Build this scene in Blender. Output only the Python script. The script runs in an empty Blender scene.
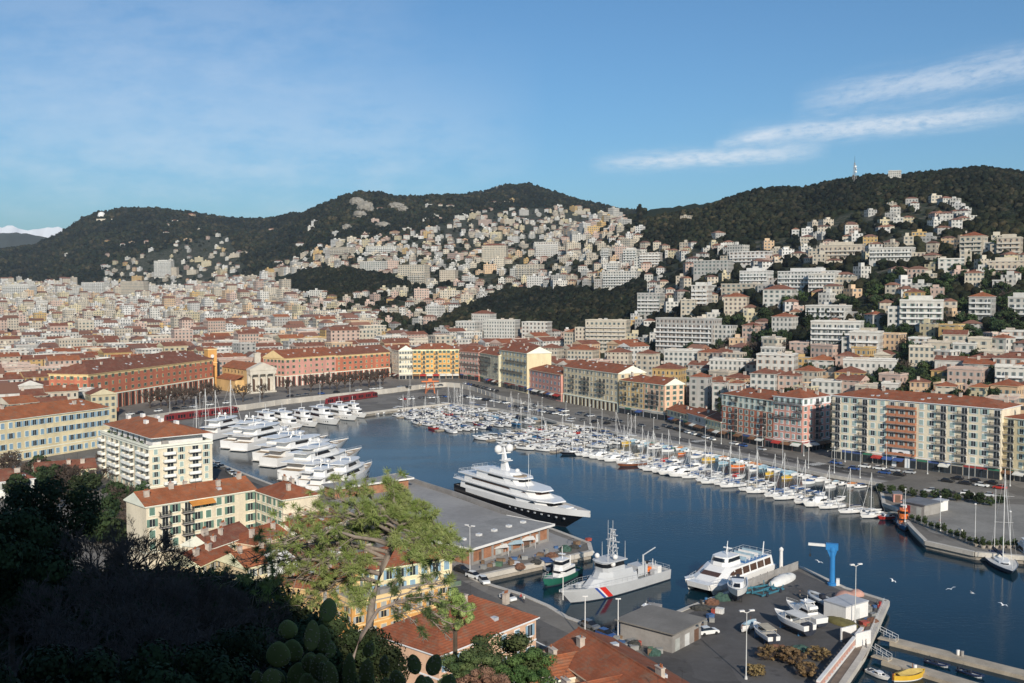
import bpy, bmesh, math, random
import numpy as np
from mathutils import Vector, Matrix
R = math.radians
rnd = random.Random(11)
scene = bpy.context.scene
COL = scene.collection
# ---------------------------------------------------------------- camera, sky, sun, exposure
CZ, F, HY = 68.0, 995.0, 290.0
PITCH = math.atan((341.5 - HY) / F)
cam = bpy.data.objects.new('camera', bpy.data.cameras.new('camera'))
COL.objects.link(cam)
cam.location = (0, 0, CZ)
cam.rotation_euler = (R(90) - PITCH, 0, 0)
cam.data.sensor_width = 36
cam.data.lens = 36 * F / 1024
cam.data.clip_start = 0.3
cam.data.clip_end = 60000
scene.camera = cam
SUN_AZ, SUN_EL = R(168), R(25)
TO_SUN = Vector((math.sin(SUN_AZ) * math.cos(SUN_EL), math.cos(SUN_AZ) * math.cos(SUN_EL), math.sin(SUN_EL)))
sun = bpy.data.objects.new('sun', bpy.data.lights.new('sun', 'SUN'))
COL.objects.link(sun)
sun.data.energy = 4.7
sun.data.angle = R(0.5)
sun.data.color = (1.0, 0.905, 0.775)
sun.rotation_euler = (-TO_SUN).to_track_quat('-Z', 'Y').to_euler()
sun.location = TO_SUN * 300
scene.view_settings.view_transform = 'Standard'
scene.view_settings.look = 'None'
scene.view_settings.exposure = 0.0
scene.view_settings.gamma = 1
SKY_STRENGTH = 0.108

class NT:
    """short-hand for building node trees"""
    def __init__(s, tree):
        s.t = tree
        s.n = tree.nodes
    def add(s, kind, **kw):
        n = s.n.new(kind)
        for k, v in kw.items():
            if k == 'ins':
                for i, val in v.items():
                    s.put(n.inputs[i], val)
            else:
                setattr(n, k, v)
        return n
    def put(s, sock, val):
        if hasattr(val, 'is_linked') or hasattr(val, 'links'):
            s.t.links.new(val, sock)
        elif val is not None:
            sock.default_value = val
    def math(s, op, a, b=None, c=None, clamp=False):
        n = s.n.new('ShaderNodeMath')
        n.operation = op
        n.use_clamp = clamp
        s.put(n.inputs[0], a)
        if b is not None: s.put(n.inputs[1], b)
        if c is not None: s.put(n.inputs[2], c)
        return n.outputs[0]
    def mix(s, fac, a, b, blend='MIX'):
        n = s.n.new('ShaderNodeMix')
        n.data_type = 'RGBA'
        n.blend_type = blend
        s.put(n.inputs[0], fac); s.put(n.inputs[6], a); s.put(n.inputs[7], b)
        return n.outputs[2]
    def noise(s, vec, scale, detail=3, rough=.55, out=0):
        n = s.n.new('ShaderNodeTexNoise')
        if vec is not None: s.put(n.inputs['Vector'], vec)
        n.inputs['Scale'].default_value = scale
        n.inputs['Detail'].default_value = detail
        n.inputs['Roughness'].default_value = rough
        return n.outputs[out]
    def ramp(s, fac, lo, hi):
        n = s.n.new('ShaderNodeMapRange')
        s.put(n.inputs[0], fac); n.inputs[1].default_value = lo; n.inputs[2].default_value = hi
        n.interpolation_type = 'SMOOTHSTEP'
        return n.outputs[0]
    def scale(s, vec, v):
        n = s.n.new('ShaderNodeVectorMath'); n.operation = 'MULTIPLY'
        s.put(n.inputs[0], vec); n.inputs[1].default_value = v
        return n.outputs[0]

def make_world():
    w = bpy.data.worlds.new('World'); scene.world = w
    w.use_nodes = True
    t = NT(w.node_tree); t.n.clear()
    sky = t.add('ShaderNodeTexSky', sky_type='NISHITA', sun_disc=False)
    sky.sun_elevation = SUN_EL
    sky.sun_rotation = SUN_AZ
    sky.altitude = 60; sky.air_density = 1.0; sky.dust_density = 1.15; sky.ozone_density = 2.6
    tc = t.add('ShaderNodeTexCoord')
    sep = t.add('ShaderNodeSeparateXYZ', ins={0: tc.outputs['Generated']})
    x, y, z = sep.outputs
    az = t.math('MULTIPLY', t.math('ARCTAN2', x, y), 57.2958)
    el = t.math('MULTIPLY', t.math('ARCSINE', z), 57.2958)
    comb = t.add('ShaderNodeCombineXYZ')
    t.put(comb.inputs[0], az); t.put(comb.inputs[1], el)
    total = None
    # cirrus streaks: azimuth and elevation (degrees) of the centre line, slope, half length, half thickness, strength
    for (a0, e0, sl, hl, th, st, seed) in ((11.0, 7.35, .037, 6.7, .42, .62, 0), (20.3, 8.75, .045, 8.2, .5, .62, 3.1),
                                           (23.0, 10.85, .115, 7.5, .7, .45, 7.7), (13.2, 8.35, .16, 1.9, .26, .42, 5.0),
                                           (-22, 14.5, .1, 18, 5.0, .16, 9.0), (-16, 8.5, .03, 18, 3.6, .28, 12.)):
        u = t.math('SUBTRACT', az, a0)
        v = t.math('SUBTRACT', t.math('SUBTRACT', el, e0), t.math('MULTIPLY', u, sl))
        c2 = t.add('ShaderNodeCombineXYZ')
        t.put(c2.inputs[0], t.math('MULTIPLY', u, .20)); t.put(c2.inputs[1], t.math('MULTIPLY', v, 1.5 if th < 2 else .5)); c2.inputs[2].default_value = seed
        wob = t.noise(c2.outputs[0], 1.6, 6, .62)
        c3 = t.add('ShaderNodeCombineXYZ')
        t.put(c3.inputs[0], t.math('MULTIPLY', u, .9)); t.put(c3.inputs[1], t.math('MULTIPLY', v, 2.2)); c3.inputs[2].default_value = seed + 20
        fine = t.noise(c3.outputs[0], 1.3, 6, .65)
        vv = t.math('ADD', v, t.math('MULTIPLY', t.math('SUBTRACT', wob, .5), th * 2.2))
        g = t.math('POWER', 2.718, t.math('MULTIPLY', t.math('POWER', t.math('ABSOLUTE', t.math('DIVIDE', vv, th)), 2.0), -1.0))
        e = t.math('SUBTRACT', 1.0, t.math('POWER', t.math('ABSOLUTE', t.math('DIVIDE', u, hl)), 3.0), clamp=True)
        d = t.ramp(fine, .12, .62) if th < 2 else t.ramp(wob, .05, .8)
        m = t.math('MULTIPLY', t.math('MULTIPLY', t.math('MULTIPLY', g, e), d), st)
        total = m if total is None else t.math('ADD', total, m, clamp=True)
    tint = t.mix(1.0, sky.outputs[0], (0.60, .88, 1.05, 1), 'MULTIPLY')
    out = t.mix(total, tint, (8.6, 8.9, 9.3, 1))
    bg = t.add('ShaderNodeBackground', ins={0: out, 1: SKY_STRENGTH})
    wo = t.add('ShaderNodeOutputWorld', ins={0: bg.outputs[0]})
make_world()

# ---------------------------------------------------------------- from a spot on the picture to a place on the ground (layout only)
_f = Vector((0, math.cos(PITCH), -math.sin(PITCH))); _u = Vector((0, math.sin(PITCH), math.cos(PITCH)))
def ray(px, py):
    return _f + Vector((1, 0, 0)) * ((px - 512) / F) + _u * ((341.5 - py) / F)
def G(px, py, z=2.0):
    d = ray(px, py); t = (z - CZ) / d.z
    return Vector((d.x * t, d.y * t, z))
def at_depth(px, py, y):
    d = ray(px, py); t = y / d.y
    return Vector((d.x * t, y, CZ + d.z * t))
def proj(p):
    q = Vector((p[0], p[1], p[2] - CZ)); zc = q.dot(_f)
    return (512 + F * q.x / zc, 341.5 - F * q.dot(_u) / zc, zc)
def lerp_table(tab, x):
    if x <= tab[0][0]: return tab[0][1]
    for (a, b), (c, d) in zip(tab, tab[1:]):
        if x <= c: return b + (d - b) * (x - a) / (c - a)
    return tab[-1][1]

# ---------------------------------------------------------------- materials
MATS = {}
def new_mat(name):
    m = bpy.data.materials.new(name); m.use_nodes = True
    t = NT(m.node_tree); t.n.clear()
    b = t.add('ShaderNodeBsdfPrincipled'); o = t.add('ShaderNodeOutputMaterial')
    t.t.links.new(b.outputs[0], o.inputs[0])
    return m, t, b
def c4(c): return (c[0], c[1], c[2], 1)
def mul(c, k): return (c[0] * k, c[1] * k, c[2] * k, 1)
def M(name, col, rough=.7, var=.16, sc=.6, metal=0, bump=0, spec=.4, streak=False):
    """plain material broken up by noise in object space"""
    if name in MATS: return MATS[name]
    m, t, b = new_mat(name)
    tc = t.add('ShaderNodeTexCoord'); vec = tc.outputs['Object']
    n1 = t.noise(t.scale(vec, (1, 1, .25)) if streak else vec, sc, 4)
    n2 = t.noise(vec, sc * 9, 2)
    k = t.math('ADD', t.math('MULTIPLY', n1, .7), t.math('MULTIPLY', n2, .3))
    c = t.mix(t.ramp(k, .3, .7), mul(col, 1 - var), mul(col, 1 + var * .6))
    t.put(b.inputs['Base Color'], c)
    b.inputs['Roughness'].default_value = rough; b.inputs['Metallic'].default_value = metal
    b.inputs['Specular IOR Level'].default_value = spec
    if bump:
        bp = t.add('ShaderNodeBump', ins={'Height': k}); bp.inputs['Strength'].default_value = bump
        t.put(b.inputs['Normal'], bp.outputs[0])
    MATS[name] = m
    return m
def leaf_mat(name, a, bcol, sc=.6, trans=.25):
    if name in MATS: return MATS[name]
    m, t, b = new_mat(name)
    tc = t.add('ShaderNodeTexCoord')
    oi = t.add('ShaderNodeObjectInfo')
    n = t.noise(tc.outputs['Object'], sc, 3)
    c = t.mix(t.ramp(n, .35, .65), c4(a), c4(bcol))
    hs = t.add('ShaderNodeHueSaturation', ins={'Color': c})
    t.put(hs.inputs['Value'], t.math('ADD', t.math('MULTIPLY', oi.outputs['Random'], .5), .75))
    t.put(hs.inputs['Hue'], t.math('ADD', t.math('MULTIPLY', oi.outputs['Random'], .03), .485))
    t.put(b.inputs['Base Color'], hs.outputs[0])
    b.inputs['Roughness'].default_value = .75; b.inputs['Specular IOR Level'].default_value = .2
    MATS[name] = m
    return m
def tile_mat(name, col, sc=1.0):
    """terracotta tiles: rows of barrel tiles with patchy ageing"""
    if name in MATS: return MATS[name]
    m, t, b = new_mat(name)
    tc = t.add('ShaderNodeTexCoord'); v = tc.outputs['Object']
    n1 = t.noise(v, .30, 5, .65); n2 = t.noise(v, 1.7, 4, .7)
    n3 = t.noise(t.scale(v, (1, 1, 3)), 4.5, 1)
    w = t.add('ShaderNodeTexWave', wave_type='BANDS', bands_direction='Z'); t.put(w.inputs['Vector'], v)
    w.inputs['Scale'].default_value = 1.3; w.inputs['Distortion'].default_value = .5; w.inputs['Detail'].default_value = 1
    c = t.mix(t.ramp(n1, .3, .7), mul(col, .72), mul(col, 1.12))
    c = t.mix(t.math('MULTIPLY', t.ramp(n2, .48, .72), .65), c, (col[0] * .5, col[1] * .62, col[2] * .85, 1))
    n4 = t.noise(v, .55, 5, .75)
    c = t.mix(t.math('MULTIPLY', t.ramp(n4, .48, .64), .6), c, (.22, .16, .11, 1))
    c = t.mix(t.math('MULTIPLY', t.ramp(n3, .5, .8), .35), c, (min(1, col[0] * 1.35), col[1] * 1.5, col[2] * 1.5, 1))
    c = t.mix(t.math('MULTIPLY', w.outputs['Fac'], .12), c, mul(col, .5))
    t.put(b.inputs['Base Color'], c)
    b.inputs['Roughness'].default_value = .85; b.inputs['Specular IOR Level'].default_value = .2
    bp = t.add('ShaderNodeBump', ins={'Height': t.math('ADD', w.outputs['Fac'], n3)}); bp.inputs['Strength'].default_value = .5; bp.inputs['Distance'].default_value = .1
    t.put(b.inputs['Normal'], bp.outputs[0])
    MATS[name] = m
    return m
def facade_mat(name, col=None, pitch=(3.1, 3.1), glass=(.035, .04, .045), shut=(.20, .26, .24), band=0):
    """house wall with a regular pattern of small shuttered windows, laid out in metres by the UV map;
    col None reads the wall colour from the mesh's own colour attribute"""
    if name in MATS: return MATS[name]
    m, t, b = new_mat(name)
    uv = t.add('ShaderNodeUVMap')
    s = t.add('ShaderNodeSeparateXYZ', ins={0: uv.outputs[0]})
    tc = t.add('ShaderNodeTexCoord')
    if col is None:
        a = t.add('ShaderNodeVertexColor'); a.layer_name = 'tint'; base = a.outputs[0]
    else:
        base = c4(col)
    fu = t.math('FRACT', t.math('DIVIDE', s.outputs[0], pitch[0])); fv = t.math('FRACT', t.math('DIVIDE', s.outputs[1], pitch[1]))
    du = t.math('ABSOLUTE', t.math('SUBTRACT', fu, .5)); dv = t.math('ABSOLUTE', t.math('SUBTRACT', fv, .52))
    inside_v = t.math('LESS_THAN', dv, .27)
    win = t.math('MULTIPLY', t.math('LESS_THAN', du, .16), inside_v)
    sh = t.math('MULTIPLY', t.math('LESS_THAN', du, .30), inside_v)
    cu = t.math('FLOOR', t.math('DIVIDE', s.outputs[0], pitch[0])); cv = t.math('FLOOR', t.math('DIVIDE', s.outputs[1], pitch[1]))
    cc = t.add('ShaderNodeCombineXYZ'); t.put(cc.inputs[0], cu); t.put(cc.inputs[1], cv)
    wn = t.add('ShaderNodeTexWhiteNoise', noise_dimensions='2D', ins={'Vector': cc.outputs[0]})
    valid = t.math('GREATER_THAN', s.outputs[1], .02)
    n1 = t.noise(t.scale(tc.outputs['Object'], (1, 1, .3)), .35, 4)
    wall = t.mix(t.ramp(n1, .3, .7), t.mix(1, base, (.82, .8, .78, 1), 'MULTIPLY'), base)
    c = t.mix(t.math('MULTIPLY', t.math('MULTIPLY', sh, valid), t.math('GREATER_THAN', wn.outputs[0], .35)), wall, c4(shut))
    g = t.mix(wn.outputs[0], c4(glass), (.12, .13, .13, 1))
    c = t.mix(t.math('MULTIPLY', win, valid), c, g)
    t.put(b.inputs['Base Color'], c)
    t.put(b.inputs['Roughness'], t.math('SUBTRACT', .85, t.math('MULTIPLY', t.math('MULTIPLY', win, valid), .6)))
    b.inputs['Specular IOR Level'].default_value = .3
    MATS[name] = m
    return m

# ---------------------------------------------------------------- mesh builder
class MB:
    def __init__(s):
        s.v = []; s.f = []; s.m = []; s.uv = []; s.has_uv = False
    def face(s, pts, m=0, uv=None):
        i = len(s.v)
        s.v.extend([tuple(p) for p in pts]); s.f.append(list(range(i, i + len(pts)))); s.m.append(m)
        if uv is not None: s.has_uv = True
        s.uv.append(uv)
    def idx(s, faces, verts, m=0):
        i = len(s.v)
        s.v.extend([tuple(p) for p in verts])
        for f in faces:
            s.f.append([k + i for k in f]); s.m.append(m); s.uv.append(None)
    def box(s, x0, y0, z0, x1, y1, z1, m=0, bottom=True):
        v = [(x0, y0, z0), (x1, y0, z0), (x1, y1, z0), (x0, y1, z0), (x0, y0, z1), (x1, y0, z1), (x1, y1, z1), (x0, y1, z1)]
        f = [(0, 1, 5, 4), (1, 2, 6, 5), (2, 3, 7, 6), (3, 0, 4, 7), (4, 5, 6, 7)]
        if bottom: f.append((3, 2, 1, 0))
        s.idx(f, v, m)
    def obox(s, p, q, w, z0, z1, m=0):
        """box along the ground line p-q, w wide"""
        d = Vector((q[0] - p[0], q[1] - p[1], 0)).normalized(); n = Vector((-d.y, d.x, 0)) * (w / 2)
        c = [Vector((p[0], p[1], 0)) - n, Vector((q[0], q[1], 0)) - n, Vector((q[0], q[1], 0)) + n, Vector((p[0], p[1], 0)) + n]
        s.prism([(k.x, k.y) for k in c], z0, z1, m)
    def prism(s, poly, z0, z1, m=0, mt=None, bottom=False):
        n = len(poly)
        a = sum(poly[i][0] * poly[(i + 1) % n][1] - poly[(i + 1) % n][0] * poly[i][1] for i in range(n))
        if a < 0: poly = list(reversed(poly))
        v = [(p[0], p[1], z0) for p in poly] + [(p[0], p[1], z1) for p in poly]
        s.idx([(i, (i + 1) % n, n + (i + 1) % n, n + i) for i in range(n)], v, m)
        s.idx([tuple(range(n))], v[n:], m if mt is None else mt)
        if bottom: s.idx([tuple(reversed(range(n)))], v[:n], m)
    def loft(s, rings, m=0, cap0=True, cap1=True, closed=True):
        n = len(rings[0]); v = [p for r in rings for p in r]; f = []
        for k in range(len(rings) - 1):
            for i in range(n if closed else n - 1):
                j = (i + 1) % n
                f.append((k * n + i, k * n + j, (k + 1) * n + j, (k + 1) * n + i))
        if cap0: f.append(tuple(reversed(range(n))))
        if cap1: f.append(tuple(range((len(rings) - 1) * n, len(rings) * n)))
        s.idx(f, v, m)
    def tube(s, path, r0, r1=None, n=6, m=0, cap=True):
        path = [Vector(p) for p in path]; r1 = r0 if r1 is None else r1
        rings = []
        for k, p in enumerate(path):
            d = (path[min(k + 1, len(path) - 1)] - path[max(k - 1, 0)])
            if d.length < 1e-9: d = Vector((0, 0, 1))
            d.normalize()
            a = d.cross(Vector((0, 0, 1)) if abs(d.z) < .95 else Vector((1, 0, 0))).normalized(); b = d.cross(a)
            r = r0 + (r1 - r0) * k / max(1, len(path) - 1)
            rings.append([p + a * (r * math.cos(2 * math.pi * i / n)) - b * (r * math.sin(2 * math.pi * i / n)) for i in range(n)])
        s.loft(rings, m, cap, cap)
    def lathe(s, prof, n=12, m=0, c=(0, 0, 0)):
        rings = [[(c[0] + r * math.cos(2 * math.pi * i / n), c[1] + r * math.sin(2 * math.pi * i / n), c[2] + z) for i in range(n)] for r, z in prof]
        s.loft(rings, m)
    def ball(s, c, r, m=0, n=10, sz=1):
        s.lathe([(max(.001, r * math.sin(math.pi * k / 6)), -r * sz * math.cos(math.pi * k / 6)) for k in range(7)], n, m, c)
    def data(s, name, mats, smooth=False):
        me = bpy.data.meshes.new(name)
        me.from_pydata(s.v, [], s.f)
        for m in mats: me.materials.append(m)
        if len(mats) > 1: me.polygons.foreach_set('material_index', s.m)
        if s.has_uv:
            l = me.uv_layers.new(name='UVMap'); arr = []
            for f, u in zip(s.f, s.uv):
                arr.extend([c for q in u for c in q] if u is not None else [0.0, 0.0] * len(f))
            l.data.foreach_set('uv', arr)
        if smooth: me.polygons.foreach_set('use_smooth', [True] * len(me.polygons))
        me.update()
        return me
    def build(s, name, mats, parent=None, smooth=False):
        if not isinstance(mats, (list, tuple)): mats = [mats]
        return link(name, s.data(name, mats, smooth), parent)
def link(name, data, parent=None, loc=None, rz=0):
    o = bpy.data.objects.new(name, data); COL.objects.link(o)
    if parent is not None: o.parent = parent
    if loc is not None: o.location = loc
    if rz: o.rotation_euler = (0, 0, rz)
    return o
LABELS = {}
def tag(o, label, cat, group=None):
    o['label'] = label; o['category'] = cat
    if group: o['group'] = group
    LABELS.setdefault(label, []).append(o.name)
    return o
def struct(o):
    o['kind'] = 'structure'; return o
def stuff(o):
    o['kind'] = 'stuff'; return o
def root(name, loc, rz=0):
    return link(name, None, None, loc, rz)
def copy_tree(o, parent=None):
    c = o.copy(); COL.objects.link(c); c.parent = parent
    for ch in list(o.children): copy_tree(ch, c)
    return c
def numpy_mesh(name, verts, faces, mat, tint=None, uv=None, mats=None, midx=None):
    """one mesh out of numpy arrays; faces n x k"""
    me = bpy.data.meshes.new(name)
    nf, k = faces.shape
    me.vertices.add(len(verts)); me.vertices.foreach_set('co', verts.astype(np.float32).ravel())
    me.loops.add(nf * k); me.loops.foreach_set('vertex_index', faces.astype(np.int32).ravel())
    me.polygons.add(nf)
    me.polygons.foreach_set('loop_start', np.arange(0, nf * k, k, dtype=np.int32))
    if tint is not None:
        a = me.color_attributes.new('tint', 'FLOAT_COLOR', 'CORNER')
        a.data.foreach_set('color', np.repeat(tint, k, axis=0).astype(np.float32).ravel())
    if uv is not None:
        l = me.uv_layers.new(name='UVMap'); l.data.foreach_set('uv', uv.astype(np.float32).ravel())
    for m in (mats or [mat]): me.materials.append(m)
    if midx is not None: me.polygons.foreach_set('material_index', midx.astype(np.int32))
    me.update(calc_edges=True)
    return me
# ---------------------------------------------------------------- the ground: hills, harbour water, quays, the castle hill under the camera
PROF = [
 (-300, [(380, 2), (800, 3), (1500, 14), (2300, 50), (2600, 80), (3500, 150), (4500, 150)]),
 (0, [(430, 2), (900, 5), (1500, 18), (2300, 58), (2700, 95), (3300, 180), (3700, 205), (4500, 120)]),
 (100, [(430, 2), (600, 4), (900, 6), (1500, 20), (2300, 62), (2600, 95), (3000, 200), (3500, 335), (4500, 200)]),
 (200, [(500, 3.8), (640, 4), (900, 7), (1500, 26), (2200, 70), (2500, 120), (2900, 214), (3600, 350), (4500, 220)]),
 (280, [(640, 4), (900, 9), (1300, 30), (1700, 66), (2100, 96), (2500, 150), (2900, 220), (3500, 320), (4500, 220)]),
 (340, [(640, 4), (900, 11), (1200, 36), (1500, 78), (1900, 135), (2300, 200), (2600, 265), (2900, 322), (3400, 300), (4500, 200)]),
 (400, [(700, 4), (950, 14), (1200, 42), (1500, 85), (1900, 150), (2300, 215), (2600, 270), (2900, 342), (3300, 330), (4500, 200)]),
 (525, [(640, 4), (850, 12), (1000, 30), (1300, 64), (1700, 125), (2100, 190), (2500, 250), (2900, 330), (3300, 416), (3700, 380), (4500, 250)]),
 (620, [(540, 2.1), (600, 4), (750, 14), (950, 40), (1200, 85), (1450, 150), (1700, 190), (2100, 200), (2500, 240), (3000, 306), (3400, 290), (4500, 200)]),
 (700, [(450, 2.1), (500, 3), (600, 14), (750, 45), (950, 85), (1150, 120), (1350, 165), (1620, 209), (2000, 190), (4500, 150)]),
 (800, [(400, 2.1), (430, 3), (520, 18), (650, 48), (800, 80), (1000, 115), (1200, 160), (1450, 215), (1800, 190), (4500, 150)]),
 (900, [(350, 2.1), (375, 3), (440, 14), (560, 42), (700, 78), (850, 112), (1000, 146), (1200, 195), (1350, 224), (1700, 200), (4500, 150)]),
 (1000, [(310, 2.1), (340, 3), (400, 14), (500, 36), (650, 76), (800, 112), (950, 146), (1150, 200), (1300, 225), (1700, 200), (4500, 150)]),
 (1320, [(250, 2.1), (300, 3), (360, 12), (500, 36), (650, 76), (800, 112), (950, 146), (1150, 200), (1300, 225), (1700, 200), (4500, 150)]),
]
SKYLINE = [(-300, 258), (0, 252), (35, 249), (60, 237), (85, 221), (103, 216), (125, 212), (150, 211), (190, 214), (230, 221), (262, 222), (285, 218), (305, 216),
           (325, 207), (345, 199), (360, 195.5), (378, 195.5), (400, 199), (420, 203), (440, 201), (465, 198), (485, 194.5), (500, 190.5), (513, 187.5), (526, 186.5), (540, 190), (556, 196), (575, 202.5), (598, 209), (620, 213),
           (640, 212), (680, 208), (720, 201), (760, 195), (800, 191), (830, 185), (850, 182), (900, 178), (950, 174), (985, 171), (1024, 176), (1320, 182)]
RIDGE_D = [(-300, 3600), (0, 3700), (60, 3500), (200, 3600), (280, 3500), (320, 3000), (345, 2850), (400, 2900), (440, 3150), (525, 3300), (580, 3200), (615, 3050), (636, 2980), (640, 1720), (700, 1620), (800, 1450), (850, 1400), (900, 1350), (1000, 1300), (1320, 1300)]
def prof_raw(px, d):
    if px <= PROF[0][0]: return lerp_table(PROF[0][1], d)
    for (a, ta), (b, tb) in zip(PROF, PROF[1:]):
        if px <= b:
            k = (px - a) / (b - a)
            return lerp_table(ta, d) * (1 - k) + lerp_table(tb, d) * k
    return lerp_table(PROF[-1][1], d)
_adj = {}
def terr(px, d):
    """height of the hills along the line of sight px at distance d"""
    key = round(px)
    if key not in _adj:
        rd = lerp_table(RIDGE_D, px); want = CZ + (HY - lerp_table(SKYLINE, px)) * rd / F
        _adj[key] = (rd, want - prof_raw(px, rd))
    rd, dz = _adj[key]
    t = min(1, max(0, (d - rd * .62) / (rd * .38))); t = t * t * (3 - 2 * t)
    if d > rd: t *= max(0, 1 - (d - rd) / 900)
    return prof_raw(px, d) + dz * t
def ycol(d, z): return HY - (z - CZ) * F / d
def T(px, py, dmin=None):
    """where the line of sight through a spot on the picture first meets the hills"""
    d = dmin or BASE_D(px)
    while d < 3800:
        z = terr(px, d)
        if ycol(d, z) <= py: break
        d *= 1.006
    return Vector(((px - 512) / F * d, d, z))
def Tz(x, y):
    return terr(512 + F * x / y, y)
ZST = 4.2
ZS = [(40, 2.0), (118, ZST), (460, ZST), (560, 2.02), (1400, 2.02)]
def zs(px): return lerp_table(ZS, px)
BASE = [(-300, 490), (0, 462), (80, 452), (110, 412), (213, 391), (251, 393.6), (275, 391.5), (285, 387), (390, 377), (413, 379), (460, 378.5), (479, 379.5), (499, 384.6), (527, 391), (562, 401), (618, 412.5), (644, 416.5),
        (664, 419), (668, 421), (721, 438), (773, 448), (803, 450), (831, 458), (933, 470), (1024, 483), (1320, 525)]
def BASE_D(px):
    return (CZ - zs(px)) * F / (lerp_table(BASE, px) - HY)

def urban_top(px):
    """the picture height above which the hill is wood, below which houses stand"""
    return lerp_table([(-300, 286), (0, 285), (100, 284), (108, 268), (130, 258), (165, 252), (195, 240), (228, 236), (243, 262), (250, 280), (268, 279), (280, 268), (300, 254), (335, 244), (400, 240), (440, 226), (480, 214), (550, 208), (600, 214), (620, 222),
                       (640, 243), (665, 250), (735, 246), (760, 240), (790, 236), (822, 222), (850, 212), (930, 202), (968, 203), (976, 236), (1024, 236), (1320, 238)], px)
def in_grove(px, py):
    if ((px - 335) / 66) ** 2 + ((py - 284) / 14) ** 2 < 1: return True
    if 425 < px < 645:
        top = lerp_table([(425, 328), (460, 312), (500, 292), (540, 289), (600, 291), (640, 276)], px)
        bot = lerp_table([(425, 330), (460, 333), (530, 331), (580, 334), (645, 322)], px)
        if top < py < bot: return True
    return False

def terrain_material():
    m, t, b = new_mat('hill_ground')
    a = t.add('ShaderNodeVertexColor'); a.layer_name = 'tint'
    tc = t.add('ShaderNodeTexCoord'); v = tc.outputs['Object']
    n = t.noise(v, .02, 5, .65); n2 = t.noise(v, .11, 4, .7)
    green = t.mix(t.ramp(n2, .35, .65), (.012, .020, .010, 1), (.03, .036, .018, 1))
    town = t.mix(t.ramp(n2, .48, .68), (.035, .042, .024, 1), (.15, .13, .11, 1))
    wood = t.add('ShaderNodeSeparateXYZ', ins={0: a.outputs[0]})
    c = t.mix(wood.outputs[0], town, green)
    rock = t.math('MULTIPLY', t.ramp(n, .66, .72), wood.outputs[1])
    c = t.mix(rock, c, (.30, .27, .23, 1))
    t.put(b.inputs['Base Color'], c); b.inputs['Roughness'].default_value = .95; b.inputs['Specular IOR Level'].default_value = .1
    return m
def make_hills():
    cols = np.arange(-290, 1311, 4); NR = 110
    V = []; A = []
    rs = np.random.RandomState(3)
    for px in cols:
        d0 = BASE_D(px) * 1.03
        for k in range(NR):
            d = d0 * (4500 / d0) ** (k / (NR - 1))
            z = terr(px, d)
            if k == 0: z = min(z, zs(px)) - 1.0
            y = ycol(d, z)
            w = 1.0 if (y < urban_top(px) or in_grove(px, y)) and d > 700 else 0.0
            if w: z += rs.uniform(-1, 1) * d / 900
            V.append(((px - 512) / F * d, d, z)); A.append((w, 1.0 if (330 < px < 430 and w) else 0, 0, 1))
    V = np.array(V); A = np.array(A); n = len(cols)
    i, k = np.meshgrid(np.arange(n - 1), np.arange(NR - 1), indexing='ij')
    a = (i * NR + k).ravel()
    faces = np.stack([a, a + NR, a + NR + 1, a + 1], 1)
    me = bpy.data.meshes.new('hills')
    me.from_pydata(V.tolist(), [], faces.tolist())
    at = me.color_attributes.new('tint', 'FLOAT_COLOR', 'POINT'); at.data.foreach_set('color', A.astype(np.float32).ravel())
    me.materials.append(terrain_material())
    me.polygons.foreach_set('use_smooth', [True] * len(me.polygons))
    struct(link('hills', me))
    # the low hill and the snowy range far behind on the left
    for name, pts, d, mat in (('hills', [(-300, 240), (-60, 242), (-20, 236), (0, 234), (22, 233), (40, 236), (66, 243), (110, 252)], 6500, M('far_hill', (.05, .055, .04), .95, .3, .004)),
                              ('mountains', [(-300, 225), (-150, 230), (-60, 225), (-20, 228), (0, 228), (12, 226), (30, 231), (44, 229), (58, 227), (75, 232), (95, 240), (150, 250)], 24000, None)):
        if mat is None:
            mat, t, b = new_mat('snow_mountain')
            tc = t.add('ShaderNodeTexCoord'); g = t.add('ShaderNodeSeparateXYZ', ins={0: tc.outputs['Object']})
            nn = t.noise(tc.outputs['Object'], .0009, 6, .65)
            f = t.ramp(t.math('ADD', g.outputs[2], t.math('MULTIPLY', nn, 1500)), 1550, 1900)
            t.put(b.inputs['Base Color'], t.mix(f, (.16, .2, .26, 1), (.8, .82, .85, 1))); b.inputs['Roughness'].default_value = .9
        V = []; FF = []; rr = random.Random(5)
        xs = [pts[0][0] + (pts[-1][0] - pts[0][0]) * i / 90 for i in range(91)]
        for i, px in enumerate(xs):
            yt = lerp_table(pts, px)
            zt = CZ + (HY - yt) * d / F
            for k in range(9):
                q = k / 8; dd = d * (.75 + .25 * q)
                jit = rr.uniform(-1, 1) * zt * .05 * (1 if 0 < k < 8 else .3)
                V.append(((px - 512) / F * dd, dd, zt * q ** 1.4 + jit - (20 if k == 0 else 0)))
        for i in range(90):
            for k in range(8): FF.append((i * 9 + k, (i + 1) * 9 + k, (i + 1) * 9 + k + 1, i * 9 + k + 1))
        me = bpy.data.meshes.new(name); me.from_pydata(V, [], FF); me.materials.append(mat)
        me.polygons.foreach_set('use_smooth', [True] * len(FF))
        struct(link(name, me))
make_hills()

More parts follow.
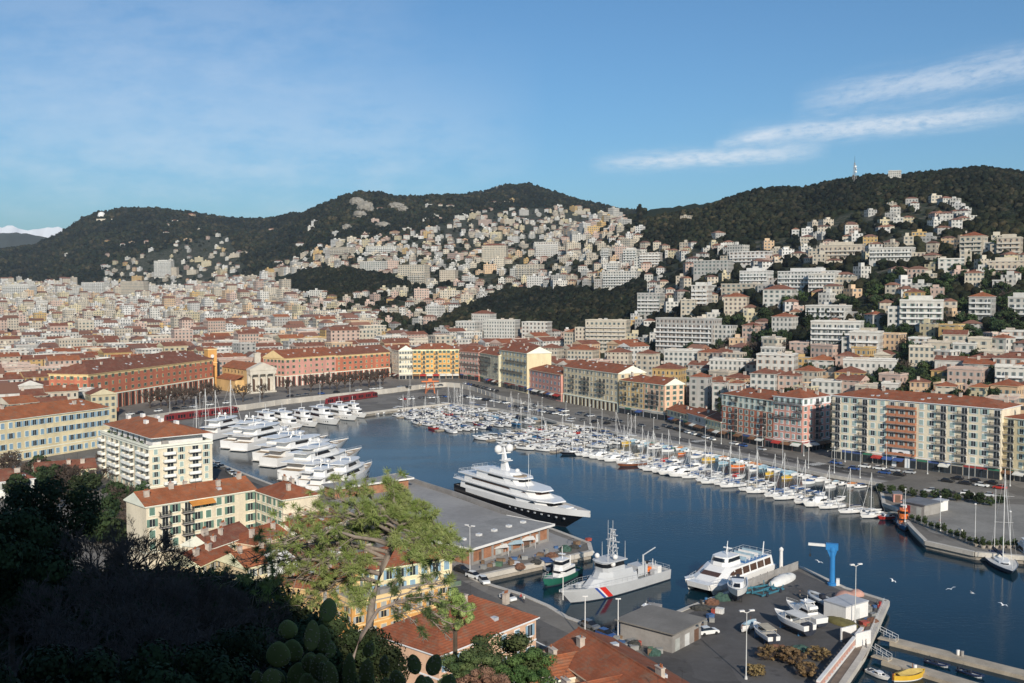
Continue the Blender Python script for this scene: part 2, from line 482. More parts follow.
def water():
    m, t, b = new_mat('harbour_water')
    tc = t.add('ShaderNodeTexCoord'); v = tc.outputs['Object']
    n1 = t.noise(t.scale(v, (1, 1.6, 1)), .55, 4, .6); n2 = t.noise(v, .035, 3); n3 = t.noise(t.scale(v, (.6, 1, 1)), .012, 2)
    h = t.math('ADD', t.math('MULTIPLY', n1, .5), t.math('MULTIPLY', n2, .8))
    bp = t.add('ShaderNodeBump', ins={'Height': h}); bp.inputs['Distance'].default_value = .35; t.put(bp.inputs['Strength'], t.math('ADD', t.math('MULTIPLY', t.ramp(t.noise(t.scale(v, (.5, 1.4, 1)), .02, 4, .65), .4, .62), .30), .06))
    t.put(b.inputs['Normal'], bp.outputs[0])
    t.put(b.inputs['Base Color'], t.mix(t.ramp(n3, .35, .65), (.002, .018, .032, 1), (.004, .027, .043, 1)))
    b.inputs['Roughness'].default_value = .1; b.inputs['IOR'].default_value = 1.33; b.inputs['Specular IOR Level'].default_value = .24
    mb = MB(); mb.face([(-450, -150, 0), (700, -150, 0), (700, 900, 0), (-450, 900, 0)])
    struct(mb.build('water', m))
water()

def asphalt(name, col, sc=.07):
    """worn tarmac: patches of different age, seams, oil stains"""
    m, t, b = new_mat(name); v = t.add('ShaderNodeTexCoord').outputs['Object']
    vo = t.add('ShaderNodeTexVoronoi', distance='CHEBYCHEV'); t.put(vo.inputs['Vector'], v); vo.inputs['Scale'].default_value = sc
    g = t.add('ShaderNodeSeparateXYZ', ins={0: vo.outputs['Color']})
    n1 = t.noise(v, .12, 5, .65); n2 = t.noise(v, .9, 4, .7); n3 = t.noise(v, .28, 3, .6)
    c = t.mix(g.outputs[0], mul(col, .78), mul(col, 1.2))
    c = t.mix(t.ramp(n1, .35, .65), c, t.mix(1, c, (.8, .79, .78, 1), 'MULTIPLY'))
    c = t.mix(t.math('MULTIPLY', t.ramp(n3, .60, .70), .55), c, mul(col, .45))
    c = t.mix(t.math('MULTIPLY', t.ramp(n2, .45, .75), .35), c, mul(col, 1.35))
    t.put(b.inputs['Base Color'], c); b.inputs['Roughness'].default_value = .92; b.inputs['Specular IOR Level'].default_value = .3
    MATS[name] = m; return m
ASPH = asphalt('asphalt', (.20, .183, .16))
ASPH_D = asphalt('dark_asphalt', (.085, .08, .076), .1)
STONE = M('quay_stone', (.34, .30, .25), .85, .35, .25)
STONE_L = M('pale_stone', (.52, .48, .42), .85, .2, .2, streak=True)
CONC = M('concrete', (.30, .28, .26), .9, .25, .15)
PAINT = M('road_paint', (.75, .74, .70), .7, .15, 1)
NORTH_EDGE = [(120, 447), (180, 437), (250, 427), (330, 417), (393, 409), (450, 403), (500, 409), (540, 417), (558, 422), (594, 427), (632, 436), (682, 445), (730, 453.5), (825, 474), (880, 483), (884, 503), (897, 508), (912, 527), (926, 541), (975, 552), (1024, 556), (1140, 566)]
WEST_EDGE = [(185, 440), (215, 462), (260, 480), (300, 495), (345, 484), (397, 473.5), (455, 493), (520, 517), (560, 532), (589, 543), (591, 551), (470, 577), (478, 581), (520, 594), (548, 606), (566, 617), (612, 634), (632, 648), (642, 640), (664, 618), (690, 607), (798, 566), (845, 588), (887, 601), (862, 655), (838, 690)]
def poly_px(pts, z=2.0): return [tuple(G(x, y, z)[:2]) for x, y in pts]
mb = MB()
ne = poly_px(NORTH_EDGE)
back = [tuple((G(x, y, 2.0) * 1.05)[:2]) for x, y in ((1320, 525), (1024, 483), (933, 470), (831, 458), (773, 448), (664, 419), (562, 401), (499, 386), (413, 381), (285, 390), (213, 393), (110, 415), (0, 440))]
mb.prism(ne + back, -3, 2.0, 0, 1)
struct(mb.build('quay', [STONE, ASPH]))
mb = MB()
we = poly_px(WEST_EDGE)
mb.prism(we + [(62, 110), (50, -140), (-440, -140), (-440, 430), (-330, 440), tuple(G(120, 446)[:2])], -3, 1.996, 0, 1)
struct(mb.build('quay', [STONE, ASPH]))
mb = MB()
for pts in (ne[:-1], we):
    for a, b in zip(pts, pts[1:]):
        mb.obox(a, b, 1.1, 1.0, 2.12)
struct(mb.build('kerb', STONE_L))
# upper street behind the white terrace wall, its height falling towards the east quay
WALL_TOP = [(118, 423), (137, 419), (178, 412.5), (200, 410.5), (246, 406), (281, 401), (322, 396.5), (388, 390), (428, 385), (446, 383.6), (460, 384.6), (475, 388.5), (496, 396), (527, 403.6), (556, 411)]
def street():
    V = []; FF = []; W = MB()
    n = 0
    for x, y in WALL_TOP:
        z = zs(x); p = G(x, y, z); V.append(tuple(p)); d = BASE_D(x) * 1.08; V.append(((x - 512) / F * d, d, z)); n += 1
    for i in range(n - 1): FF.append((2 * i, 2 * i + 2, 2 * i + 3, 2 * i + 1))
    me = bpy.data.meshes.new('street'); me.from_pydata(V, [], FF); me.materials.append(ASPH); struct(link('street', me))
    # kerbed pavement along the terrace, stone wall below it with parapet
    for i in range(n - 1):
        a = Vector(V[2 * i]); b = Vector(V[2 * i + 2])
        d = (b - a).normalized(); nn = Vector((-d.y, d.x, 0)); nn.normalize()
        o = nn * .35
        W.idx([(0, 1, 2, 3), (3, 2, 5, 4), (4, 5, 7, 6)],
              [(a.x, a.y, 1.9), (b.x, b.y, 1.9), (b.x, b.y, b.z + .9), (a.x, a.y, a.z + .9), tuple(a + o + Vector((0, 0, .9))), tuple(b + o + Vector((0, 0, .9))), tuple(a + o), tuple(b + o)])
        if a.z > 3:
            for k in range(int((b - a).length / 9)):
                p = a + d * (4.5 + 9 * k)
                W.obox((p.x, p.y), ((p + d * .9).x, (p + d * .9).y), .5, 1.9, p.z + .7)
    w = W.build('terrace_wall', STONE_L)
    tag(w, 'long pale stone terrace wall curving round the head of the harbour', 'wall')
street()
# roads and their markings on the east quay
def strip(pa, w0, w1, z, name, mat, kind=True):
    """a ribbon following the pixel line pa, between the offsets w0 and w1 (metres, towards the houses)"""
    P = [G(x, y, z) for x, y in pa]; mb = MB(); out = []
    for i, p in enumerate(P):
        d = (P[min(i + 1, len(P) - 1)] - P[max(0, i - 1)]).normalized(); nn = Vector((-d.y, d.x, 0))
        out.append((p + nn * w0, p + nn * w1))
    for (a, b), (c, d) in zip(out, out[1:]): mb.face([a, c, d, b])
    return struct(mb.build(name, mat)) if kind else mb
EASTQ = [(594, 427), (632, 436), (682, 445), (730, 453.5), (825, 474), (880, 483)]
strip(EASTQ, 7.0, 15.0, 2.008, 'road', ASPH_D)
strip(EASTQ, 1.2, 5.5, 2.006, 'pavement', CONC)
mb = MB()
for i in range(len(EASTQ) - 1):
    a = G(*EASTQ[i]); b = G(*EASTQ[i + 1]); d = (b - a).normalized(); nn = Vector((-d.y, d.x, 0))
    k = 0
    while k < (b - a).length - 3:
        p = a + d * k + nn * 11
        mb.obox((p.x, p.y), ((p + d * 3).x, (p + d * 3).y), .18, 2.0085, 2.014); k += 7
for px, py in ((690, 441), (806, 464)):
    p = G(px, py); d = (G(825, 474) - G(682, 445)).normalized(); nn = Vector((-d.y, d.x, 0))
    for k in range(7):
        q = p + nn * (k * 1.1); mb.obox((q.x, q.y), ((q + d * 4).x, (q + d * 4).y), .5, 2.0085, 2.015)
struct(mb.build('road_markings', PAINT))
QUAYROAD = [(640, 664), (600, 640), (560, 622), (520, 602), (490, 588), (462, 574)]
strip(QUAYROAD[::-1], -16, -2.6, 2.003, 'road', asphalt('quay_road', (.13, .122, .113), .12))
mb = strip(QUAYROAD[::-1], -10.6, -10.2, 2.009, 'kerb', PAINT, False); struct(mb.build('road_markings', PAINT))
mb = MB(); mb.prism(poly_px([(905, 510), (935, 500), (1030, 505), (1140, 525), (1140, 556), (985, 545), (930, 532)]), 1.9, 2.012); struct(mb.build('plaza', M('plaza_paving', (.25, .235, .21), .85, .25, .12)))
mb = MB(); mb.prism(poly_px([(640, 650), (668, 622), (692, 612), (798, 571), (842, 591), (878, 603), (850, 660), (800, 760), (700, 720)]), 1.9, 2.006); struct(mb.build('boatyard_ground', asphalt('yard_asphalt', (.105, .10, .097), .09)))
mb = MB(); mb.prism(poly_px([(190, 452), (215, 466), (258, 484), (298, 500), (250, 530), (212, 500)]), 1.9, 2.006); struct(mb.build('road', ASPH_D))

# castle hill: the wooded slope below the viewpoint and the unseen rock behind it, its crest shaped to shade the slope
def hill_z(x, y):
    z = lerp_table([(-200, 66.4), (0, 66.3), (4, 65.2), (6, 63.9), (10, 61.0), (16, 56), (30, 50), (60, 40), (90, 24), (115, 8), (135, 1)], y)
    z -= max(0, x - 14) * .9 * min(1, max(0, (y - 4) / 20)) if y > 4 else 0
    if y < -4:
        t = min(1, (-4 - y) / 7)
        top = lerp_table([(-200, 60), (-80, 88), (-30, 96), (-6, 99), (-1, 92), (2, 85), (6, 77), (11, 69), (24, 56), (44, 40), (54, 34), (80, 6), (140, 0)], x + (y + 20) * .15)
        z = z * (1 - t) + top * t
    z -= max(0, abs(x + 60) - 110) * .8 if x < 0 else 0
    return max(z, 0.5)
def castle_hill():
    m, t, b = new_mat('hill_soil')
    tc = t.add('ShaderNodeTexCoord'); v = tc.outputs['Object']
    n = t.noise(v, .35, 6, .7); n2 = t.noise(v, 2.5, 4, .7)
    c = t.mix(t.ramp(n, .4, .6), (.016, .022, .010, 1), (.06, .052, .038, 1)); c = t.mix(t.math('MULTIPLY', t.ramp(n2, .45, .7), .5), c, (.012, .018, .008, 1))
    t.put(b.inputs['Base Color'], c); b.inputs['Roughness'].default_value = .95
    bp = t.add('ShaderNodeBump', ins={'Height': n2}); bp.inputs['Distance'].default_value = .3; t.put(b.inputs['Normal'], bp.outputs[0])
    xs = np.arange(-230, 151, 3.0); ys = np.concatenate([np.arange(-160, -12, 5.0), np.arange(-12, 14, 1.0), np.arange(14, 141, 3.0)])
    rs = random.Random(9); V = []; FF = []
    for x in xs:
        for y in ys:
            j = rs.uniform(-.5, .5) if abs(y) > 12 or abs(x) > 12 else rs.uniform(-.1, .1)
            V.append((x, y, hill_z(x, y) + j))
    ny = len(ys)
    for i in range(len(xs) - 1):
        for k in range(ny - 1): FF.append((i * ny + k, (i + 1) * ny + k, (i + 1) * ny + k + 1, i * ny + k + 1))
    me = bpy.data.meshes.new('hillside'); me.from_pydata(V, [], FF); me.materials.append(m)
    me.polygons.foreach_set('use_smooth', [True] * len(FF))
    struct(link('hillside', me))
castle_hill()
# ---------------------------------------------------------------- buildings round the harbour
WALLC = {'red': (0.50, 0.17, 0.10), 'pink': (0.62, 0.31, 0.25), 'orange': (0.66, 0.35, 0.11), 'ochre': (0.63, 0.42, 0.19), 'cream': (.74, .65, .49), 'yellow': (0.71, 0.60, 0.38), 'beige': (.70, .57, .37),
         'white': (0.80, 0.80, 0.75), 'grey': (.52, .49, .44), 'sage': (.56, .52, .38), 'peach': (0.71, 0.46, 0.31), 'brick': (0.43, 0.18, 0.10), 'rose': (0.57, 0.34, 0.28), 'bluegrey': (0.39, 0.42, 0.48)}
SHUT = {'green': (.14, .24, .19), 'teal': (.36, .46, .43), 'blue': (.25, .38, .48), 'grey': (.42, .43, .40), 'brown': (.16, .09, .06), 'white': (.6, .6, .58)}
GLASS = M('window_glass', (.03, .036, .042), .12, .3, .8, spec=.6)
TRIM = {k: M('trim_' + k, tuple(min(.8, c * 1.25 + .06) for c in v), .8, .1, .4) for k, v in WALLC.items()}
IRON = M('iron', (.03, .03, .032), .5, .2, 2)
TILE = tile_mat('terracotta_tiles', (.315, .10, .048))
TILE_O = tile_mat('orange_tiles', (.37, .125, .055))
TILE_D = tile_mat('old_tiles', (.235, .088, .055))
FLAT = M('roof_gravel', (.33, .31, .29), .95, .3, .3)
WHITE = M('white_render', (.74, .72, .69), .8, .12, .3, streak=True)
def wallm(k): return M('wall_' + k, WALLC[k], .85, .2, .22, streak=True)
def shutm(k): return M('shutter_' + k, SHUT[k], .6, .2, .8)
_wcache = {}
def window_data(w, h, sk, closed, trim):
    key = (round(w, 2), round(h, 2), sk, closed, trim)
    if key not in _wcache:
        mb = MB()
        mb.box(-w / 2 - .14, -.05, -.1, w / 2 + .14, .1, h + .16, 1)
        if closed:
            mb.box(-w / 2, -.11, 0, -.015, -.052, h, 2); mb.box(.015, -.11, 0, w / 2, -.052, h, 2)
        else:
            mb.box(-w / 2, -.07, 0, w / 2, -.053, h, 0)
            mb.box(-.03, -.085, 0, .03, -.072, h, 1)
            if sk:
                mb.box(-w - .02, -.12, -.02, -w / 2 - .02, -.053, h + .02, 2); mb.box(w / 2 + .02, -.12, -.02, w + .02, -.053, h + .02, 2)
        mb.box(-w / 2 - .2, -.2, -.2, w / 2 + .2, .05, -.1, 1)
        _wcache[key] = mb.data('window', [GLASS, TRIM[trim], shutm(sk or 'grey')])
    return _wcache[key]
_bcache = {}
def balcony_data(w, d=.95, solid=None):
    key = (round(w, 1), d, solid)
    if key not in _bcache:
        mb = MB()
        mb.box(-w / 2, -d, -.18, w / 2, .1, 0, 0)
        if solid:
            mb.box(-w / 2, -d, .02, w / 2, -d + .1, .95, 1); mb.box(-w / 2, -d + .1, .02, -w / 2 + .1, 0, .95, 1); mb.box(w / 2 - .1, -d + .1, .02, w / 2, 0, .95, 1)
        else:
            for a, b, c, e in ((-w / 2, -d, w / 2, -d + .06), (-w / 2, -d + .06, -w / 2 + .06, 0), (w / 2 - .06, -d + .06, w / 2, 0)):
                mb.box(a, b, .98, c, e, 1.06, 1)
            n = max(2, int(w / .22))
            for i in range(n + 1):
                x = -w / 2 + .03 + (w - .06) * i / n
                mb.box(x - .025, -d, .02, x + .025, -d + .05, .98, 1)
            for s in (-1, 1):
                for i in range(4):
                    mb.box(s * (w / 2 - .03) - .025, -d + .1 + i * .2, .02, s * (w / 2 - .03) + .025, -d + .14 + i * .2, .98, 1)
        _bcache[key] = mb.data('balcony', [CONC, solid and wallm(solid) or IRON])
    return _bcache[key]
def arch_data(w, h, trim):
    key = ('arch', round(w, 1), round(h, 1), trim)
    if key not in _bcache:
        mb = MB(); o = w * .22; hs = h - o
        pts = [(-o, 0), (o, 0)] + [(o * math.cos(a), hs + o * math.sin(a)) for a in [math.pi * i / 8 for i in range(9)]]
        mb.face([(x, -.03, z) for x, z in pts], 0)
        for s in (-1, 1):
            mb.box(s * w / 2 - w * .10, -.14, 0, s * w / 2 + w * .10, .1, h + .3, 1)
        mb.box(-w / 2, -.30, h + .1, w / 2, .1, h + .6, 1)
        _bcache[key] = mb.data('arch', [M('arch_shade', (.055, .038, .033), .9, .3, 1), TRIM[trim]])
    return _bcache[key]
AWN = ['red', 'white', 'brown', 'white', 'blue', 'brown']
def awning_data(w, c):
    key = ('awn', round(w, 1), c)
    if key not in _bcache:
        mb = MB(); a = [(-w / 2, -.05, .9), (w / 2, -.05, .9), (w / 2, -1.9, .12), (-w / 2, -1.9, .12)]
        b = [(x, y, z - .06) for x, y, z in a]
        mb.loft([a, b]); mb.box(-w / 2, -1.92, -.2, w / 2, -1.88, .1)
        cc = {'red': (.42, .04, .03), 'blue': (.05, .10, .28), 'white': (.7, .68, .62), 'green': (.04, .14, .08), 'brown': (.2, .1, .05), 'orange': (.6, .25, .05)}[c]
        _bcache[key] = mb.data('awning', [M('awning_' + c, cc, .8, .15, .5)])
    return _bcache[key]
def shop_data(w, h, k):
    key = ('shop', round(w, 1), round(h, 1), k)
    if key not in _bcache:
        mb = MB(); mb.box(-w / 2 + .12, -.06, 0, w / 2 - .12, .05, h, 1); mb.box(-w / 2 + .3, -.09, .1, w / 2 - .3, -.062, h * .74, 0); mb.box(-w / 2 + .2, -.13, h * .79, w / 2 - .2, -.062, h * .96, 2)
        mb.box(-.05, -.11, .1, .05, -.092, h * .74, 1)
        _bcache[key] = mb.data('shopfront', [GLASS, M('shop_frame%d' % k, [(.10, .08, .07), (.45, .43, .40), (.06, .10, .14)][k % 3], .6), M('shop_sign%d' % k, [(.5, .47, .4), (.35, .05, .04), (.08, .12, .3), (.05, .2, .12)][k % 4], .6)])
    return _bcache[key]
def roof_mesh(L, D, z, kind, rise, ov=.5, wall=None):
    """returns (roof builder, height function of the roof at x, y)"""
    mb = MB(); a, b, c, d = -ov, L + ov, -ov, D + ov
    if kind == 'flat':
        mb.box(-.15, -.15, z, L + .15, D + .15, z + .25, 0); 
        for q in ((-.15, -.15, L + .15, .15), (-.15, D - .15, L + .15, D + .15), (-.15, .15, .15, D - .15), (L - .15, .15, L + .15, D - .15)):
            mb.box(q[0], q[1], z + .25, q[2], q[3], z + .95, 1)
        return mb, lambda x, y: z + .25
    if L >= D:
        k = (D / 2 + ov) if kind == 'hip' else 0
        r0, r1 = (a + k, D / 2), (b - k, D / 2)
    else:
        k = (L / 2 + ov) if kind == 'hip' else 0
        r0, r1 = (L / 2, c + k), (L / 2, d - k)
    zt = z + rise
    E = [(a, c, z), (b, c, z), (b, d, z), (a, d, z)]
    p, q = (r0[0], r0[1], zt), (r1[0], r1[1], zt)
    if L >= D: F_ = [[E[0], E[1], q, p], [E[1], E[2], q], [E[2], E[3], p, q], [E[3], E[0], p]]
    else: F_ = [[E[0], E[1], p], [E[1], E[2], q, p], [E[2], E[3], q], [E[3], E[0], p, q]]
    for i, f in enumerate(F_):
        if kind == 'gable' and len(f) == 3:
            mb.face([(x, y, zz) for x, y, zz in f], 1); continue
        mb.face(f, 0)
    low = [(x, y, zz - .22) for x, y, zz in E]
    for i in range(4): mb.face([low[i], low[(i + 1) % 4], E[(i + 1) % 4], E[i]], 1)
    mb.face(list(reversed(low)), 1)
    def hgt(x, y):
        half = (D if L >= D else L) / 2
        dist = min(y, D - y) if L >= D else min(x, L - x)
        return z + rise * max(0, min(1, (dist + ov) / (half + ov)))
    # ridge cap
    mb.tube([(p[0], p[1], zt + .02), (q[0], q[1], zt + .02)], .16, n=5, m=0)
    return mb, hgt
def building(label, a, b, he, depth, floors, bays, wall='cream', roof='hip', rise=3.5, zb=None, ground='shops', gh=4.0, shut='green', right=0, left=0, balc=(), chim=4, tile=None, trim=None,
             ww=1.15, wh=1.75, name='town_house', cat='building', group='houses along the harbour quays', band=True, wall2=None, rail=None, awn=.35, world=False, closed=.3, topband=None, seed=0):
    rr = random.Random(hash((round(a[0]), round(b[0]), floors)) % 10007 + seed)
    if world: p0, p1 = Vector(a), Vector(b); zb = p0.z if zb is None else zb
    else:
        zb = zs(a[0]) if zb is None else zb
        p0, p1 = G(a[0], a[1], zb), G(b[0], b[1], zb)
    if isinstance(he, tuple):  # eave height in the picture above point a
        ex, ey = he
        he = at_depth(ex, ey, p0.y).z - zb
    u = p1 - p0; L = math.hypot(u.x, u.y)
    rt = root(name, (p0.x, p0.y, zb), math.atan2(u.y, u.x))
    tag(rt, label, cat, group)
    trim = trim or wall; D = depth
    mb = MB()
    mb.box(0, 0, -4, L, D, he, 0)
    if band:
        mb.box(-.06, -.06, gh - .18, L + .06, D + .06, gh + .12, 1)
        mb.box(-.22, -.22, he - .45, L + .22, D + .22, he - .004, 1)
    if topband: mb.box(-.05, -.05, he - topband, L + .05, D + .05, he - .46, 1)
    if wall2: mb.box(-.03, -.03, -.05, L + .03, D + .03, gh - .2, 2)
    mb.build('wall', [wallm(wall), TRIM[trim], wallm(wall2 or wall)], rt)
    tm = tile or TILE
    rm, hg = roof_mesh(L, D, he, roof, rise)
    ro = rm.build('roof', [FLAT if roof == 'flat' else tm, TRIM[trim]], rt)
    for i in range(chim):
        x = L * (i + .5 + rr.uniform(-.3, .3)) / chim; y = D * rr.choice([.3, .45, .62, .7]); w = rr.uniform(.28, .45); l = rr.uniform(.35, .85)
        c = MB(); z = hg(x, y); c.box(x - l, y - w, z - .6, x + l, y + w, z + 1.25, 0); c.box(x - l - .1, y - w - .1, z + 1.25, x + l + .1, y + w + .1, z + 1.38, 0)
        for k in range(rr.randint(1, 3)): c.lathe([(.13, 0), (.1, .5)], 6, 1, (x - l * .6 + k * .35, y, z + 1.38))
        c.build('chimney', [M('chimney_render', (.52, .45, .38), .9, .25, .8), TILE_O], ro)
    for i in range(max(0, int(L * D / 160)) if roof != 'flat' else int(L * D / 90)):
        x = rr.uniform(1.5, L - 1.5); y = D * rr.uniform(.12, .4); z = hg(x, y); c = MB()
        if roof == 'flat': c.box(x - rr.uniform(.6, 1.6), y - .8, z, x + 1.2, y + 1, z + rr.uniform(.8, 2.2)); c.build('roof_box', CONC, ro)
        else: c.box(x - .5, y - .5, z - .4, x + .5, y + .6, z + .32, 0); c.build('skylight', M('skylight', (.5, .52, .54), .25, .2, 1), ro)
    for i in range(2 if chim else 0):
        x = L * rr.uniform(.1, .9); y = D * rr.uniform(.3, .7); z = hg(x, y); c = MB(); c.tube([(x, y, z - .2), (x, y, z + 2.6)], .03, n=4); c.tube([(x - .7, y, z + 2.4), (x + .7, y, z + 2.4)], .02, n=3)
        for k in range(4): c.tube([(x - .6 + k * .4, y - .35, z + 2.4), (x - .6 + k * .4, y + .35, z + 2.4)], .015, n=3)
        c.build('aerial', IRON, ro)
    fh = (he - gh - .3) / max(1, floors - 1)
    h_ = min(wh, fh * .66)
    bs = bays if isinstance(bays, str) else 'W' * bays
    def side(n, org, ang, length, bs):
        n = len(bs); bw = length / n; ca, sa = math.cos(ang), math.sin(ang)
        def put(data, nm, x, z, off=0): 
            return link(nm, data, rt, (org[0] + ca * x + sa * off, org[1] + sa * x - ca * off, z), ang)
        for f in range(floors - 1):
            z0 = gh + f * fh + .25; z = z0 + (fh - h_) * .45
            for i, ch in enumerate(bs):
                if ch == '.': continue
                x = bw * (i + .5)
                if ch == 'B' or (f in balc and ch == 'b'):
                    put(window_data(min(2.0, bw * .5), h_ * 1.2, None, False, trim), 'window', x + bw * .12, z0 + .1)
                    put(balcony_data(bw * .92, 1.3, rail), 'balcony', x, z0)
                elif ch == 'R':
                    put(window_data(min(1.3, bw * .4), h_ * 1.1, 'grey', False, trim), 'window', x, z0 + .2)
                    put(balcony_data(bw * .98, 1.2, 'brick'), 'balcony', x, z0)
                else:
                    put(window_data(min(ww, bw * .46), h_, shut, rr.random() < closed, trim), 'window', x, z)
                    if (f in balc and ch == 'b') : pass
        if ground == 'shops':
            ns = max(1, int(length / 4.2)); sw = length / ns
            for i in range(ns):
                put(shop_data(sw, gh - .4, rr.randint(0, 5)), 'shopfront', sw * (i + .5), 0)
                if rr.random() < awn: put(awning_data(sw * .9, rr.choice(AWN)), 'awning', sw * (i + .5), gh * .6, .1)
        elif ground == 'arcade':
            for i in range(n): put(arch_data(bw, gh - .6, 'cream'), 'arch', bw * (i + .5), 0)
        elif ground == 'windows':
            for i in range(n): put(window_data(min(ww, bw * .5), gh * .5, shut, rr.random() < .4, trim), 'window', bw * (i + .5), gh * .22)
    side(0, (0, 0), 0, L, bs)
    if right: side(0, (L, 0), math.pi / 2, D, right if isinstance(right, str) else 'W' * right)
    if left: side(0, (0, D), -math.pi / 2, D, left if isinstance(left, str) else 'W' * left)
    for f in balc:   # long shared balconies
        if 'b' in bs: continue
        g = L / len(bs); k = 0
        while k < len(bs):
            m = rr.choice([1, 2, 2, 3]); 
            if rr.random() < .6:
                m = min(m, len(bs) - k)
                link('balcony', balcony_data(g * m * .9, .9, rail), rt, (g * (k + m / 2), 0, gh + f * fh + .25))
            k += m
    return rt
B = building
B('long red palace with arcades and cream trim behind bare plane trees', (89, 412.5), (213.5, 390), (89, 374.5), 24, 4, 21, 'red', 'hip', 6, zb=ZST, ground='arcade', gh=8.2, shut='green', left=6, chim=9, tile=TILE_D, trim='ochre', topband=1.6, seed=4)
B('pink half of the arcaded palace right of the church', (285, 387), (336, 382), (285, 358.5), 22, 4, 9, 'pink', 'gable', 5, zb=ZST, ground='arcade', gh=7.2, shut='green', left=6, chim=5, tile=TILE, trim='ochre', topband=1.3, seed=2)
B('orange red half of the arcaded palace facing the harbour head', (336.2, 382), (390, 377), (336.2, 355.6), 22, 4, 10, 'red', 'gable', 5, zb=ZST, ground='arcade', gh=7.2, shut='green', chim=5, right=5, tile=TILE_D, trim='ochre', topband=1.3)
B('narrow cream house between the red palace and the orange corner building', (399, 379.5), (412.6, 379), (399, 350.5), 18, 6, 5, 'cream', 'gable', 3.5, zb=ZST, shut='grey', balc=(1, 3), chim=2, left=4)
B('golden orange corner building at the head of the harbour', (413, 379), (459, 378.5), (413, 349.5), 18, 6, 'WWBWWBWWWBW', 'orange', 'hip', 3.5, zb=ZST, shut='green', chim=4, trim='yellow', topband=1.2, wall2='orange', awn=.6)
B('rose house with pale bands right of the golden corner building', (460, 378.5), (478.6, 381), (460, 351), 16, 6, 6, 'rose', 'gable', 3.5, zb=ZST, shut='teal', balc=(1, 2, 4), chim=2, wall2='red')
B('grey green house with long balconies in the quay row', (479, 381.2), (498.6, 386), (479, 352.5), 16, 6, 6, 'sage', 'gable', 3.5, zb=3.9, shut='grey', balc=(1, 2, 3, 4), chim=3)
B('tall yellow house with bare cream gable end in the quay row', (499, 386.2), (527, 392.5), (499, 349.5), 17, 7, 8, 'yellow', 'gable', 4, zb=3.4, shut='blue', balc=(2, 4), chim=3, trim='cream')
B('low salmon pink house beside the dark alley in the quay row', (528, 393), (561, 400.5), (528, 369), 17, 4, 9, 'pink', 'hip', 3.2, zb=2.8, shut='blue', chim=2, trim='peach', awn=.8)
B('long beige house with three columns of balconies and arched shops', (563.5, 402), (618, 412.3), (563.5, 366.5), 18, 6, 'WWbWWbbWWbbWWW', 'beige', 'gable', 4, zb=2.02, balc=(1, 2, 3), ground='arcade', gh=5.2, shut='grey', chim=6, trim='cream', right=3)
B('ochre and grey house with a roof terrace rail in the quay row', (619, 413), (643.3, 417), (619, 380), 16, 6, 'WbWWbW', 'ochre', 'hip', 3, zb=2.02, balc=(1, 2, 4), shut='grey', chim=2, trim='beige', wall2='bluegrey')
B('cream house with bright apricot gable at the end of the tall row', (643.8, 417.1), (664.5, 420.6), (643.8, 382.6), 13, 6, 'WbbW', 'peach', 'gable', 3.2, zb=2.02, balc=(1, 2, 3), shut='green', chim=2, trim='cream', wall2='bluegrey', right=3)
B('first low two storey house of the short quay terrace, dull yellow', (667, 421.5), (687.6, 427.7), (667, 409), 12, 2, 6, 'beige', 'gable', 2.6, gh=3.4, shut='grey', chim=2)
B('middle low two storey house of the short quay terrace, grey walls', (688, 427.9), (704.8, 433), (688, 413), 12, 2, 5, 'grey', 'gable', 2.6, gh=3.4, shut='grey', chim=2, awn=.9)
B('last low house of the short quay terrace against the red building', (705, 433.1), (720.8, 437.7), (705, 418), 12, 2, 5, 'yellow', 'gable', 2.6, gh=3.4, shut='teal', chim=2)
B('brick red seven storey building with cream window surrounds and top floor', (721.5, 438), (772.6, 448), (721.5, 393.5), 17, 7, 'WWbWWWWbW', 'red', 'hip', 3, gh=4, shut='teal', balc=(0, 1, 2, 3, 5), chim=6, trim='cream', topband=5.2, closed=.15, wall2='red')
B('pink corner building with white bands and a red awning', (773, 448.1), (802, 452.5), (773, 395.5), 19, 7, 'WWWWW', 'pink', 'hip', 3, gh=4.4, shut='teal', balc=(3, 4, 5), right='WWBWW', chim=4, trim='white', topband=3.1, awn=1)
# the long beige apartment house with loggias on the right and its neighbour
E = B('long cream apartment house with balcony columns and brick red middle', (831.5, 458), (1000, 480), (831.5, 395), 18, 8, 'BWWBWWRRRWWBWBWWB', 'cream', 'hip', 2.6, gh=4.2, shut='teal', rail=None, chim=6, trim='white', ww=1.5, wh=1.8, left=4, seed=8, awn=.25)
_L = (G(1000, 480, 2.02) - G(831.5, 458, 2.02)).length
mb = MB(); bw = _L / 17
mb.box(bw * 6, -.045, 4.5, bw * 9, -.002, 21.5); mb.build('brick_panel', wallm('brick'), E)
mb = MB()
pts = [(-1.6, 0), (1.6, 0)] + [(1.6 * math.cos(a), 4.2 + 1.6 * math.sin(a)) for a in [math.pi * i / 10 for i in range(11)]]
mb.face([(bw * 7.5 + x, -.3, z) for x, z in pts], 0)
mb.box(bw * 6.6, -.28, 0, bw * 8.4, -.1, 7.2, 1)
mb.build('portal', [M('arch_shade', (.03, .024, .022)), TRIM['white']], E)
B('cream corner apartment house at the right end of the quay front', (1002, 479), (1120, 498), (1002, 417), 18, 7, 'BWBWWBWWB', 'yellow', 'hip', 2.6, gh=4.2, shut='teal', chim=4, trim='cream', rail=None)

